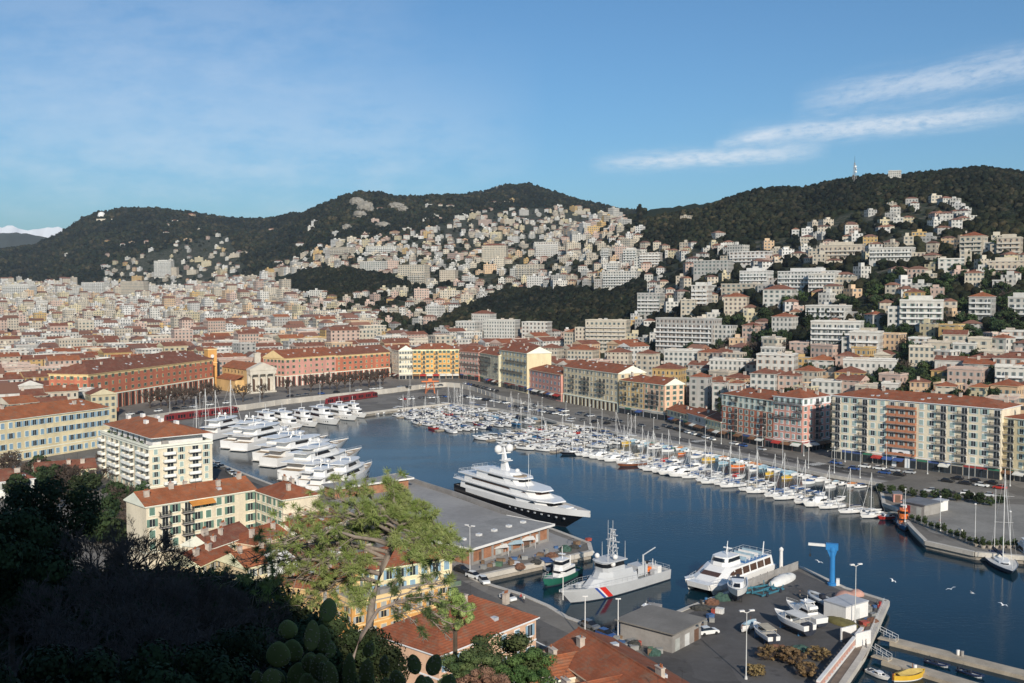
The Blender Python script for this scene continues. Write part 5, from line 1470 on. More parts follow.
def kind_name(k):
    return ('motorboat', 'motorboat') if k[0] == 'm' else ('cabin_cruiser', 'motor cruiser') if k[0] == 'c' else ('fishing_boat', 'fishing boat') if k[0] == 'p' else ('rubber_boat', 'rubber boat') if k[0] == 'r' else ('sailing_boat', 'sailing boat')
rb_ = random.Random(77)
BOATS = []
def moor(k, x, y, rz, place_words, group, sc=1.0, label=None):
    nm, cat = kind_name(k)
    o = stamp(k, nm, (x, y, 0), rz, cat, group, sc)
    if label: tag(o, label, cat, group)
    else:
        px, py, _ = proj((x, y, 1)); BOATS.append((o, k, place_words, px, py))
    return o
def pontoon(label, a, b, w=2.4, piles=True):
    p, q = G(a[0], a[1], .6), G(b[0], b[1], .6); d = (q - p); L = d.length
    rt = root('pontoon', (p.x, p.y, 0), math.atan2(d.y, d.x)); tag(rt, label, 'pontoon', 'pontoons of the harbour')
    m = MB(); m.box(0, -w / 2, -.3, L, w / 2, .6); m.build('deck', M('pontoon_deck', (.36, .31, .25), .85, .25, .3), rt)
    for i in range(int(L / 14) + 1):
        m = MB(); m.tube([(3 + i * 14, w / 2 + .15, -1), (3 + i * 14, w / 2 + .15, 1.9)], .16, n=7); m.build('pile', BOOT, rt)
    return p, q, d.normalized(), L
PONT = [((470, 403.8), (400, 411.5), 'farthest little pontoon under the bend of the terrace wall', 'on the farthest little pontoon'), ((522, 413), (418, 423.8), 'pontoon of small boats between the hindmost and the second', 'on the pontoon behind the second'), ((492, 407.5), (398, 417), 'hindmost pontoon crowded with small white boats below the terrace wall', 'on the hindmost pontoon'), ((548, 419), (436, 430), 'second pontoon of white boats from the head of the harbour', 'on the second pontoon from the back'), ((580, 424.5), (488, 440), 'middle pontoon with mixed small boats off the east quay', 'on the middle pontoon'),
        ((604, 430.5), (508, 448), 'fourth pontoon, with a broad end, off the east quay', 'on the fourth pontoon'), ((628, 435), (552, 451.5), 'nearest of the short pontoons beside the sailing boats', 'on the nearest short pontoon')]
for a, b, lab, words in PONT:
    p, q, d, L = pontoon(lab, a, b); n = Vector((-d.y, d.x, 0)); ang = math.atan2(d.y, d.x)
    for s in (-1, 1):
        t = 2.0
        while t < L - 1.5:
            k = rb_.choices(['mw', 'mwb', 'mwn', 'mn', 'mww', 'mbl', 'mr', 'mwe', 'sb', 'sw', 'sn', 'pb', 'pw'], [16, 7, 6, 3, 12, 3, 2, 6, 3, 4, 3, 2, 4])[0]
            sc = rb_.uniform(.95, 1.4) * (.7 if k[0] == 's' else .95); ln = {'s': 11, 'm': 7.5, 'p': 5.2}[k[0]] * sc
            c = p + d * t + n * s * (1.4 + ln / 2 + rb_.uniform(0, .4))
            if rb_.random() > .05: moor(k, c.x, c.y, ang + s * math.pi / 2 + R(rb_.uniform(-5, 5)) + (math.pi if rb_.random() < .3 else 0), words, 'small boats ' + words, sc)
            t += ln * .33 + rb_.uniform(.5, .9)
# long pontoon of sailing boats in front of the east quay
p, q, d, L = pontoon('long pontoon of sailing boats lying parallel to the east quay', (600, 452.5), (866, 508)); n = Vector((-d.y, d.x, 0)); ang = math.atan2(d.y, d.x)
# boats on its water side point towards the viewer's left
t = -6.0; i = 0
seq = ['sold', 'sw', 'sn', 'cw', 'sw', 'cb', 'mw', 'cw', 'swood', 'gap', 'sw', 'sb', 'sw', 'cg', 'cw', 'sb', 'mw', 'sn', 'sw', 'sb', 'sb', 'gap', 'sg', 'sw', 'mwb', 'sb', 'sw', 'mw', 'sg', 'cw', 'sw', 'gap', 'sn', 'mww', 'sw', 'mr', 'rd', 'rg']
for k in seq:
    if k == 'gap': t += 3.5; continue
    ln = {'s': 11, 'c': 12, 'm': 7.5, 'r': 6.5}[k[0]]; ln = {'sold': 15, 'swood': 13}.get(k, ln); sc = rb_.uniform(.85, 1.05)
    c = p + d * t - n * (1.5 + ln * sc / 2); t += ln * .3 * sc + 1.15 if k[0] != 'r' else 3.4
    moor(k, c.x, c.y, ang - math.pi / 2 + R(rb_.uniform(-6, 4) - 12), 'in the outer row along the east quay', 'boats on the long east pontoon', sc, {'sold': 'old black hulled two masted boat at the left end of the outer row', 'swood': 'varnished wooden two master among white boats in the outer row'}.get(k))
t = 3
while t < L * .9:
    k = rb_.choice(['sw', 'sb', 'mw', 'mwn', 'cw', 'sn', 'mwb', 'sg', 'sr', 'mn', 'cb']) if t < L * .55 else rb_.choice(['sw', 'mw', 'mwb', 'pw', 'gap', 'gap', 'sb', 'gap'])
    if k == 'gap': t += 4.5; continue
    ln = {'s': 11, 'c': 12, 'm': 7.5, 'p': 5.2}[k[0]]; sc = rb_.uniform(.75, .95)
    c = p + d * t + n * (1.5 + ln * sc / 2); t += ln * .3 * sc + 1.3
    moor(k, c.x, c.y, ang + math.pi / 2 + R(rb_.uniform(-6, 6)), 'in the inner row behind the long pontoon', 'boats on the long east pontoon', sc)
# coloured fishing boats along the foot of the east quay
QE = [G(x, y, 0) for x, y in ((640, 441), (682, 448.5), (730, 458.5), (825, 480), (872, 488))]
pts = []
for a, b in zip(QE, QE[1:]):
    m_ = int((b - a).length / 2.75)
    for i in range(m_): pts.append((a.lerp(b, i / m_), (b - a).normalized()))
for i, (c, d) in enumerate(pts):
    n = Vector((-d.y, d.x, 0)); sc = rb_.uniform(.85, 1.2)
    k = rb_.choices(['pb', 'pw', 'po', 'pg', 'pl', 'py', 'pr', 'pn', 'pt', 'pv', 'mwb', 'mw'], [4, 10, 1, 2, 5, 1, 2, 6, 1, 6, 2, 4])[0]
    c = c - n * (3.0 + rb_.uniform(-.5, .6))
    moor(k, c.x, c.y, math.atan2(-n.y, -n.x) + R(rb_.uniform(-12, 12)), 'along the foot of the east quay', 'fishing boats along the east quay wall', sc * (.8 if k[0] == 'm' else 1))
    if i % 3 == 1 and i < 46:
        c2 = c - n * 7.5
        moor(rb_.choice(['pw', 'pv', 'py', 'pn', 'mw', 'pl', 'po']), c2.x, c2.y, math.atan2(-n.y, -n.x) + R(rb_.uniform(-15, 15)), 'in the second line off the east quay', 'fishing boats along the east quay wall', sc)
# ------- big motor yachts
def motor_yacht(L, decks, hc, label, stern, bow, name='motor_yacht', dome=True, group='motor yachts on the west side'):
    rt = root(name, (0, 0, 0)); l = place(rt, stern, bow); L = L or l; tag(rt, label, 'yacht', group)
    B_ = L * .205 if L > 30 else L * .25; H = .054 * L + 1.0
    h = hull(L, B_, H, tm=.4, stern=.93, rake=.13, sheer=.30, flare=.84, bul=.3, boot=.3, pw=2.6); h.build('hull', [GELC[hc], BOOT, TEAK], rt, False)
    z = H - .2
    spans = [(-.40, .26, .86, .11), (-.33, .14, .74, .10), (-.25, .05, .55, .075)][:decks]
    for i, (a, b, w, hh) in enumerate(spans):
        hgt = max(2.2, 2.3 + L * .006) if i < 2 else 1.0
        c = MB(); tier(c, a * L, b * L, B_ * w, z, hgt, rf=L * .075, rb=.3, nose=.38); c.build('deckhouse', GEL, rt)
        if i < 2: band(a * L, b * L, B_ * w, z, hgt, L * .075, .3, .38, .40, .82, mat=TINT, x0b=a * L + L * .06).build('window', TINT, rt)
        c = MB(); tier(c, (a - .07) * L, (b - .045) * L, B_ * (w + .06), z + hgt, .22, rf=.2, rb=0, nose=.3, tw=1); c.build('deck', GEL, rt)
        z += hgt + .2
    # portlights, foredeck hatch, arch with domes and aerials
    for s in (-1, 1):
        for i in range(4):
            c = MB(); t = .58 + i * .055; y = h.hw(t) * (.9) ; c.box(-L / 2 + L * t - L * .018, s * y - .12, H * .52, -L / 2 + L * t + L * .005, s * y + .12, H * .72); c.build('porthole', TINT, rt)
    c = MB(); x = -.17 * L
    for s in (-1, 1): c.tube([(x - .03 * L, s * B_ * .28, z - 1.0), (x, s * B_ * .22, z + 1.3)], .2, n=6)
    c.box(x - .5, -B_ * .26, z + 1.2, x + .7, B_ * .26, z + 1.45); c.tube([(x, 0, z + 1.4), (x - .2, 0, z + 4)], .07, n=5)
    c.build('radar_arch', GEL, rt)
    if dome:
        for s in (-1, 1):
            c = MB(); c.ball((x, s * B_ * .18, z + 2.1), .35 + L * .008, n=10); c.build('radome', WHITE, rt, True)
    c = MB(); rails(c, [(L * .1, h.hw(.6) * .96, H * 1.05), (L * .3, h.hw(.8) * .94, H * 1.16), (L * .44, h.hw(.94) * .9, H * 1.26), (L * .49, 0, H * 1.3), (L * .44, -h.hw(.94) * .9, H * 1.26), (L * .3, -h.hw(.8) * .94, H * 1.16), (L * .1, -h.hw(.6) * .96, H * 1.05)], .7); c.build('rail', ALU, rt)
    c = MB(); c.box(L * .30, -.8, H * 1.0, L * .34, .8, H * 1.18); c.build('hatch', DECK, rt); c = MB(); c.box(-L * .5 - 1.2, -B_ * .4, .3, -L * .5, B_ * .4, .5); c.build('swim_platform', DECK, rt)
    return rt
for i, (s, b, L, dk, w) in enumerate((((293, 481), (362, 459), None, 3, 'large white motor yacht with a long raked bow and four dark portholes'), ((334, 490), (372, 471.5), None, 2, 'sleek white motor yacht nearest the small grey roofed building'),
        ((270, 467), (349, 449), None, 2, 'white three decked yacht whose bow rises behind the large white yacht'), ((262, 461), (325, 444.5), None, 2, 'white motor yacht with twin white domes in the middle of the west row'), 
        ((240, 452), (299, 436.5), None, 2, 'shorter white motor yacht with a blunt stern in the west row'), ((230, 448), (286, 433.5), None, 2, 'white motor yacht second from the far end of the west row'), 
        ((212, 441.5), (258, 429.5), None, 2, 'white motor yacht at the far end of the west row'), ((305, 487), (345, 474), None, 2, 'white yacht squeezed between the two nearest motor yachts'), ((318, 493), (352, 480), None, 2, 'small white yacht just above the grey roof by the pine top'))):
    jx, jy = rb_.uniform(-5, 5) * (i > 2), rb_.uniform(-1.2, 1.2) * (i > 2)
    motor_yacht(L, dk if i != 5 else 3, 'white', w, (s[0] + jx * .5 - rb_.uniform(0, 5), s[1] + jy), (b[0] + jx, b[1] + jy), dome=i % 3 != 1)
for i, (b, w, ln) in enumerate((((284, 431), 'leftmost white yacht moored at the foot of the terrace wall', 27), ((304, 430.5), 'white yacht with dark windows below the long terrace stairs', 30), ((318, 428), 'narrow white yacht between two others below the terrace', 24),
        ((340, 426), 'broad white yacht below the right red tram', 30), ((358, 421.5), 'white yacht with a dark rear deck below the right red tram', 27), ((367, 418.5), 'rightmost and smallest white yacht below the terrace wall', 20))):
    q = G(b[0], b[1], 0); an = R(-52 + rb_.uniform(-6, 6)); q0 = q - Vector((math.cos(an), math.sin(an), 0)) * ln
    sp = proj(q0); motor_yacht(None, 2, 'white', w, sp[:2], b, dome=False, group='white yachts below the terrace wall')
for x, y, k, sc in ((196, 437, 'sw', 1.3), (205, 435, 'sb', 1.5), (214, 433, 'sw', 1.4), (229, 431, 'sw', 1.7), (246, 428, 'mn', 1.4), (384, 413, 'mw', 1.1), (378, 414, 'mwb', 1.0)):
    g = G(x, y, 0); moor(k, g.x, g.y, R(rb_.uniform(60, 100)), 'at the left end of the terrace quay', 'boats by the left end of the terrace', sc)
# ------- the superyacht with the dark hull
def superyacht():
    rt = root('superyacht', (0, 0, 0)); L = place(rt, (466, 495.5), (590, 535)); tag(rt, 'superyacht with black hull, white decks and domed mast alongside the pier', 'yacht')
    B_ = 10.6; H = 4.5
    h = hull(L, B_, H, tm=.42, stern=.90, rake=.17, sheer=.38, flare=.80, bul=.35, boot=.35, pw=2.4, n=26); h.build('hull', [GELC['black'], BOOT, TEAK], rt)
    # white bulwark above the dark topsides
    c = MB()
    for s in (-1, 1):
        R0 = []; R1 = []
        for i in range(25):
            t = .12 + .88 * (1 - (1 - i / 24) ** 1.3); w = h.hw(t) + .03; x = -L / 2 + L * t; z = h.hh(t)
            R0.append((x, s * w, z - 1.25)); R1.append((x, s * w, z + .55 * min(1, t * 3)))
        for i in range(24):
            q = [R0[i], R0[i + 1], R1[i + 1], R1[i]]; c.face(q if s < 0 else q[::-1]); 
            qi = [(p[0], p[1] - s * .2, p[2]) for p in q]; c.face(qi[::-1] if s < 0 else qi); c.face([q[3], q[2], qi[2], qi[3]])
    c.build('bulwark', GEL, rt)
    tiers = [(-.43, .30, .95, 2.2, .12), (-.40, .21, .90, 2.0, .12), (-.31, .06, .72, 1.9, .10), (-.22, -.02, .5, .9, .04)]
    z = H - .1
    for i, (a, b, w, hh, rf) in enumerate(tiers):
        c = MB(); tier(c, a * L, b * L, B_ * w, z, hh, rf=rf * L * .55, rb=-.2, nose=.30, wn=.42); c.build('deckhouse', GEL, rt)
        if i < 3:
            band(a * L, b * L, B_ * w, z, hh, rf * L * .55, -.2, .30,    .50, .78, wn=.42, x0b=(a + .04 + .03 * i) * L).build('window', TINTB if i == 1 else TINT, rt)
            c = MB(); tier(c, (a - .06 + .01 * i) * L, (b - .01) * L, B_ * min(1.0, w + .06), z + hh, .28, rf=.3, nose=.30, tw=1, wn=.42); c.build('deck', GEL, rt)
            c = MB(); xa = (a - .055 + .01 * i) * L; wy = B_ * min(1, w + .06) / 2 - .15; rails(c, [((a + .12) * L, wy, z + hh + .3), (xa, wy, z + hh + .3), (xa, -wy, z + hh + .3), ((a + .12) * L, -wy, z + hh + .3)], .95); c.build('rail', ALU, rt)
        z += hh + .25
    c = MB(); xm = -.14 * L
    c.loft([[(xm - 1.6, -.9, z - .4), (xm + 1.4, -.7, z - .4), (xm + 1.4, .7, z - .4), (xm - 1.6, .9, z - .4)], [(xm - 1.5, -.5, z + 3), (xm + .2, -.4, z + 3), (xm + .2, .4, z + 3), (xm - 1.5, .5, z + 3)], [(xm - 1.5, -.3, z + 6.6), (xm - .7, -.25, z + 6.6), (xm - .7, .25, z + 6.6), (xm - 1.5, .3, z + 6.6)]])
    c.box(xm - 1.4, -2.4, z + 4.7, xm - .6, 2.4, z + 5.0); c.box(xm - 1.2, -1.6, z + 2.6, xm + 1.6, 1.6, z + 2.8); c.box(xm + .6, -1.2, z + 3.0, xm + 1.0, 1.2, z + 3.3)
    c.tube([(xm - 1, 0, z + 6.5), (xm - 1, 0, z + 8.5)], .07, n=5); c.build('mast', GEL, rt)
    for s in (-1, 1):
        c = MB(); c.lathe([(.5, 0), (1.15, .5), (1.25, 1.3), (.95, 2.1), (.35, 2.5), (.02, 2.55)], 12, 0, (xm - 1, s * 2.1, z + 5)); c.build('radome', WHITE, rt, True)
    c = MB(); c.ball((xm + 4, 1.6, z - .3), .8); c.build('radome', WHITE, rt, True)
    for x, y, q in ((-.36, 2.5, 3.2), (-.36, -2.5, 3.2), (-.30, 3.4, 3.4), (.02, 2, 5), (.10, -2.4, 11)):
        c = MB(); c.tube([(x * L, y, z - 4), (x * L, y, z - 4 + q)], .09, .04, 5); c.build('aerial', WHITE, rt)
    c = MB(); c.lathe([(2.2, 0), (2.2, .5)], 16, 0, (-.02 * L, 0, z - 1.4)); c.build('jacuzzi', TEAK, rt)
    c = MB(); c.box(L * .30, -1.4, H * 1.15, L * .36, 1.4, H * 1.15 + .9); c.box(L * .38, -.5, H * 1.2, L * .40, .5, H * 1.2 + .7); c.build('foredeck_gear', GEL, rt)
    for s in (-1, 1):
        for i in range(9):
            t = .5 + i * .045; y = h.hw(t) * .93; c = MB(); c.box(-L / 2 + L * t, s * y - .12, 2.6 + .3 * i * .2, -L / 2 + L * t + .7, s * y + .12, 3.0 + .3 * i * .2); c.build('porthole', GELC['grey'], rt)
superyacht()
def patrol_ship():
    rt = root('patrol_ship', (0, 0, 0)); L = place(rt, (661, 577), (559, 607)); tag(rt, 'light grey patrol ship with a blue, white and red slanting hull stripe', 'ship')
    B_ = 6.8; H = 2.5
    h = hull(L, B_, H, tm=.5, stern=.9, rake=.11, sheer=.5, flare=.82, bul=.5, boot=.25, n=24); h.build('hull', [M('ship_grey', (.47, .48, .49), .5, .08, .3), BOOT, M('ship_deck', (.30, .32, .33), .8)], rt)
    for k, (c_, t0, w) in enumerate((('red', .640, .05), ('white', .690, .016), ('blue', .706, .022))):
        c = MB()
        for s in (-1, 1):
            q = []
            for t, f in ((t0, 0), (t0 + w, 0), (t0 + w, 1), (t0, 1)):
                tt = t - .03 * (1 - f) + .03 * f; hh = h.hh(tt); fl = 1 - (1 - .82) * (.4 + .6 * tt); z = .3 if f == 0 else hh - .02; wv = h.hw(tt) * (fl + .2 * (1 - fl) if f == 0 else 1) + .035
                xx = -L / 2 + L * tt - (.11 * L * tt ** 3) * (1 - z / hh); q.append((xx, s * wv, z))
            c.face(q if s < 0 else q[::-1])
        c.build('hull_stripe', M('stripe_' + c_, {'blue': (.03, .08, .35), 'white': (.8, .8, .8), 'red': (.65, .03, .02)}[c_], .5, .08), rt)
    SG = M('ship_white', (.50, .51, .52), .5, .08, .3)
    c = MB(); tier(c, -.16 * L, .28 * L, B_ * .86, H - .3, 2.0, rf=2.6, rb=.2, nose=.4); tier(c, -.12 * L, .17 * L, B_ * .8, H + 1.7, 1.2, rf=.8, rb=.2, nose=.3); c.build('deckhouse', SG, rt)
    c = MB(); tier(c, -.05 * L, .13 * L, B_ * .66, H + 2.9, 2.1, rf=-.25, rb=.3, nose=.3, wn=.5); tier(c, -.06 * L, .14 * L, B_ * .78, H + 5.0, .25, nose=.3, tw=1, wn=.5); c.build('bridge', SG, rt)
    band(-.05 * L, .13 * L, B_ * .66, H + 2.9, 2.1, -.25, .3, .3, .45, .85, wn=.5).build('window', TINT, rt)
    c = MB(); zb = H + 5.2; x = 0
    for a, b in ((-1, -1), (1, -1), (1, 1), (-1, 1)): c.tube([(x + a * .8, b * .8, zb), (x + a * .25, b * .25, zb + 6.5)], .10, n=5)
    for i in range(6):
        z0, z1 = zb + 6.5 * i / 6, zb + 6.5 * (i + 1) / 6; w0, w1 = .8 - .55 * i / 6, .8 - .55 * (i + 1) / 6
        for a, b, e, f in ((-1, -1, 1, -1), (1, -1, 1, 1), (1, 1, -1, 1), (-1, 1, -1, -1)): c.tube([(x + a * w0, b * w0, z0), (x + e * w1, f * w1, z1)], .06, n=4)
    for z, w in ((2.4, 1.6), (3.8, 1.9), (5.2, 1.3), (6.4, .8)): c.box(x - .25, -w, zb + z, x + .25, w, zb + z + .14)
    c.tube([(x, 0, zb + 6.4), (x, 0, zb + 8.5)], .06, n=5); c.box(x - .9, -.1, zb + 4.3, x + 1.2, .1, zb + 4.55); c.build('lattice_mast', SG, rt)
    for q in ((.02 * L, 1.9, 0), (.09 * L, -1.4, .1), (.05 * L, 2.2, -1.4)):
        c = MB(); c.ball((q[0] + .6, q[1], zb + .75 + q[2]), .6); c.build('radome', WHITE, rt, True)
    for q in ((.11 * L, 2.0, 9.5), (-.05 * L, 2.2, 4), (-.05 * L, -2.2, 4.6), (.04 * L, -2, 3.5)):
        c = MB(); c.tube([(q[0], q[1], zb), (q[0], q[1], zb + q[2])], .06, .03, 5); c.build('aerial', WHITE, rt)
    c = MB(); c.box(-.30 * L, -1.6, H - .1, -.2 * L, 1.6, H + 2.2); c.tube([(-.26 * L, 1.4, H + 2), (-.26 * L, 1.4, H + 4.6)], .22, n=7); c.tube([(-.26 * L, 1.4, H + 4.5), (-.4 * L, 1.0, H + 5.4)], .14, n=6); c.build('crane', SG, rt)
    c = MB(); c.box(-.36 * L, -1.2, H + .1, -.31 * L, 1.2, H + 1.1); c.build('life_raft', GELC['orange'], rt)
    c = MB(); c.box(-.15 * L, -B_ * .45, H + 1.8, -.05 * L, -B_ * .3, H + 2.5); c.build('rescue_boat', GELC['orange'], rt)
    c = MB(); rails(c, [(-.49 * L, B_ * .42, H), (-.2 * L, B_ * .46, H), (.25 * L, B_ * .42, H * 1.2), (.47 * L, .5, H * 1.45), (.25 * L, -B_ * .42, H * 1.2), (-.2 * L, -B_ * .46, H), (-.49 * L, -B_ * .42, H), (-.49 * L, B_ * .42, H)], 1.0); c.build('rail', SG, rt)
    for i in range(5):
        c = MB(); t = .4 + i * .06; c.box(-L / 2 + L * t, -B_ * .435, H + .6, -L / 2 + L * t + .5, -B_ * .425, H + 1.0); c.build('porthole', TINT, rt)
    c = MB(); c.box(.31 * L, -.4, H + .5, .34 * L, .4, H + 1.6); c.tube([(.33 * L, 0, H + 1.4), (.39 * L, 0, H + 1.6)], .08, n=6); c.build('deck_gun', SG, rt)
    rr = random.Random(4)
    for i in range(16):
        x, y = rr.uniform(-.47, -.17) * L, rr.uniform(-.4, .4) * B_; c = MB(); a, b_ = rr.uniform(.3, .9), rr.uniform(.3, .8)
        if i % 3 == 0: c.tube([(x, y, H - .3), (x, y, H + rr.uniform(1.5, 3.2))], .09, n=5)
        else: c.box(x - a, y - b_, H - .4, x + a, y + b_, H + rr.uniform(.5, 1.7))
        c.build('deck_gear', [SG, SG, WHITE, IRON, GELC['orange'] if i == 7 else SG][i % 5], rt)
patrol_ship()
def catamaran():
    rt = root('catamaran_ferry', (0, 0, 0)); L = place(rt, (760, 571), (697, 595)); tag(rt, 'white catamaran ferry with blue roof deck alongside the boatyard edge', 'ferry')
    B_ = 9.0
    for s in (-1, 1):
        c = hull(L, 2.6, 2.4, tm=.45, stern=.95, rake=.06, sheer=.2, bul=.02, boot=.3)
        c.v = [(x, y + s * B_ * .36, z) for x, y, z in c.v]; c.build('hull', [GEL, BOOT, DECK], rt)
    c = MB(); tier(c, -.49 * L, .485 * L, B_, 1.5, 1.2, rf=-.3, nose=.22, tw=1.02, wn=.62); c.build('bridge_deck', GEL, rt)
    c = MB(); tier(c, -.46 * L, .40 * L, B_ * .94, 2.7, 2.3, rf=5.5, rb=.3, nose=.28, wn=.55); c.build('saloon', GEL, rt)
    for s in (-1, 1):
        for i in range(6):
            x0 = -.42 * L + i * L * .118; c = MB(); q = [(x0, 2.0), (x0 + L * .10, 2.0), (x0 + L * .10 - (.6 if i == 5 else 0), 3.5), (x0, 3.5)]
            if i == 5: q = [(x0, 2.0), (x0 + L * .12, 2.0), (x0 + L * .04, 3.2), (x0, 3.4)]
            f = lambda z: B_ * .94 / 2 * (1 - .1 * (z - 1.6) / 2.3) + .04
            c.face([(x, s * f(z), z + 1.1) for x, z in (q if s < 0 else q[::-1])]); c.build('window', TINTB, rt)
    band(-.46 * L, .40 * L, B_ * .94, 2.7, 2.3, 5.5, .3, .28, .35, .62, wn=.55, x0b=.2 * L).build('windscreen', TINTB, rt)
    c = MB(); tier(c, -.02 * L, .20 * L, B_ * .55, 5.0, 2.0, rf=.7, rb=.2, nose=.35, wn=.5); c.build('wheelhouse', GEL, rt)
    band(-.02 * L, .20 * L, B_ * .55, 5.0, 2.0, .7, .2, .35, .45, .85, wn=.5).build('window', TINT, rt)
    c = MB(); c.box(-.40 * L, -B_ * .40, 5.02, -.03 * L, B_ * .40, 5.08); c.build('sun_deck', M('blue_deck', (.06, .20, .42), .7), rt)
    for i in range(5):
        c = MB(); x = -.36 * L + i * L * .065; c.box(x, -B_ * .3, 5.1, x + .5, B_ * .3, 5.5); c.box(x, -B_ * .3, 5.5, x + .12, B_ * .3, 6.0); c.build('bench', WHITE if i % 2 else CANV['lightblue'], rt)
    c = MB(); rails(c, [(-.02 * L, B_ * .42, 5.05), (-.44 * L, B_ * .42, 5.05), (-.44 * L, -B_ * .42, 5.05), (-.02 * L, -B_ * .42, 5.05)], 1.0); rails(c, [(.3 * L, B_ * .44, 2.7), (.44 * L, B_ * .36, 2.7), (.48 * L, 0, 2.7), (.44 * L, -B_ * .36, 2.7), (.3 * L, -B_ * .44, 2.7)], .9); c.build('rail', ALU, rt)
    c = MB(); c.tube([(.06 * L, 0, 7), (.04 * L, 0, 10)], .15, .08, 6); c.box(.03 * L, -1, 8.3, .05 * L, 1, 8.5); c.tube([(.08 * L, .7, 7), (.08 * L, .7, 9)], .05, n=4); c.tube([(-.38 * L, 2.5, 5), (-.40 * L, 2.5, 8.2)], .16, .12, 6); c.build('mast', GEL, rt)
catamaran()
def workboat(label, stern, bow, hc, cab, B_, H, orange=False, name='workboat'):
    rt = root(name, (0, 0, 0)); L = place(rt, stern, bow); tag(rt, label, 'boat')
    h = hull(L, B_, H, tm=.5, stern=.75, rake=.06, sheer=.45, bul=.4, boot=.3); h.build('hull', [GELC[hc], BOOT, M('ship_deck', (.30, .32, .33))], rt)
    c = MB(); tier(c, -.28 * L, .14 * L, B_ * .68, H - .3, 2.0, rf=.4, nose=.3, wn=.5); c.build('deckhouse', GELC[cab], rt)
    c = MB(); tier(c, -.14 * L, .10 * L, B_ * .55, H + 1.7, 1.9, rf=.1, nose=.3, wn=.55); c.build('wheelhouse', GELC[cab] if not orange else GELC['orange'], rt)
    band(-.14 * L, .10 * L, B_ * .55, H + 1.7, 1.9, .1, 0, .3, .45, .85, wn=.55).build('window', TINT, rt)
    band(-.28 * L, .14 * L, B_ * .68, H - .3, 2.0, .4, 0, .3, .5, .75, wn=.5).build('window', TINT, rt)
    c = MB(); c.tube([(-.05 * L, 0, H + 3.5), (-.05 * L, 0, H + 6.5)], .10, .06, 6); c.box(-.08 * L, -.8, H + 4.6, -.02 * L, .8, H + 4.75); c.tube([(-.2 * L, .8, H + 1.7), (-.2 * L, .8, H + 4)], .18, n=7); c.build('mast', GEL, rt)
    c = MB(); c.box(-.27 * L, -B_ * .36, H + 1.8, -.19 * L, -B_ * .1, H + 2.4); c.build('life_raft', GELC['orange'], rt)
    c = MB(); rails(c, [(.15 * L, B_ * .42, H * 1.1), (.38 * L, B_ * .28, H * 1.25), (.47 * L, 0, H * 1.4), (.38 * L, -B_ * .28, H * 1.25), (.15 * L, -B_ * .42, H * 1.1)], .8); c.build('rail', GEL, rt)
    for i in range(6):
        c = MB(); t = .15 + i * .13; c.lathe([(.15, -.1), (.42, -.1), (.42, .1), (.15, .1)], 10); o = c.build('fender', BOOT, rt); o.rotation_euler = (R(90), 0, 0); o.location = (-L / 2 + L * t, -h.hw(t) - .1, H * .75)
    return rt
workboat('small pilot tug with green hull and white wheelhouse between pier and patrol ship', (577, 573), (543, 588.5), 'green', 'white', 4.6, 1.5, name='tug_boat')
workboat('orange and blue pilot boat moored at the corner of the plaza', (902, 519), (905, 532), 'blue', 'orange', 4.2, 1.1, True, name='pilot_boat')
for k, a, b, lab, nm in (('mw', (498, 577), (528, 567), 'open white launch tied up under the lit pier wall', 'motorboat'), ('mwb', (552, 572), (538, 562), 'white fishing boat with blue gear behind the tug', 'motorboat'), ('rg', (566, 549), (594, 557), 'grey workboat with red fittings at the pier end', 'rubber_boat'),
                    ('cw', (640, 622), (655, 610), 'small blue white patrol launch between the jetty and the hut', 'cabin_cruiser')):
    a, b = G(a[0], a[1], 0), G(b[0], b[1], 0); L = (b - a).length
    moor(k, (a.x + b.x) / 2, (a.y + b.y) / 2, math.atan2(b.y - a.y, b.x - a.x), '', 'work boats round the pier', L / {'m': 7.5, 'r': 6.5, 'c': 12}[k[0]] * .95, lab)
a, b = G(989, 551, 0), G(1014, 578, 0); moor('st', (a.x + b.x) / 2, (a.y + b.y) / 2, math.atan2(b.y - a.y, b.x - a.x), '', 'boats at the plaza', 1.05, 'large dark blue ketch with two tall masts at the plaza edge')
a, b = G(1018, 550, 0), G(1046, 574, 0); moor('cn', (a.x + b.x) / 2, (a.y + b.y) / 2, math.atan2(b.y - a.y, b.x - a.x), '', 'boats at the plaza', 1.4, 'dark hulled cruiser cut by the right edge beside the ketch')
def boat_labels():
    done = set(LABELS)
    for o, k, words, px, py in BOATS:
        base = DESC[k]; near = sorted((b for b in BOATS if b[0] is not o), key=lambda b: (b[3] - px) ** 2 + 3 * (b[4] - py) ** 2)[:4]
        opts = ['%s %s' % (base, words)] + ['%s %s, by a %s' % (base, words, DESC[b[1]].split(' with ')[0].split(' under ')[0]) for b in near]
        opts = [q for q in opts if len(q.split()) <= 16] or [base]
        for q in opts:
            if q not in done: break
        else: q = opts[0]
        done.add(q); o['label'] = q; LABELS.setdefault(q, []).append(o.name)
boat_labels()
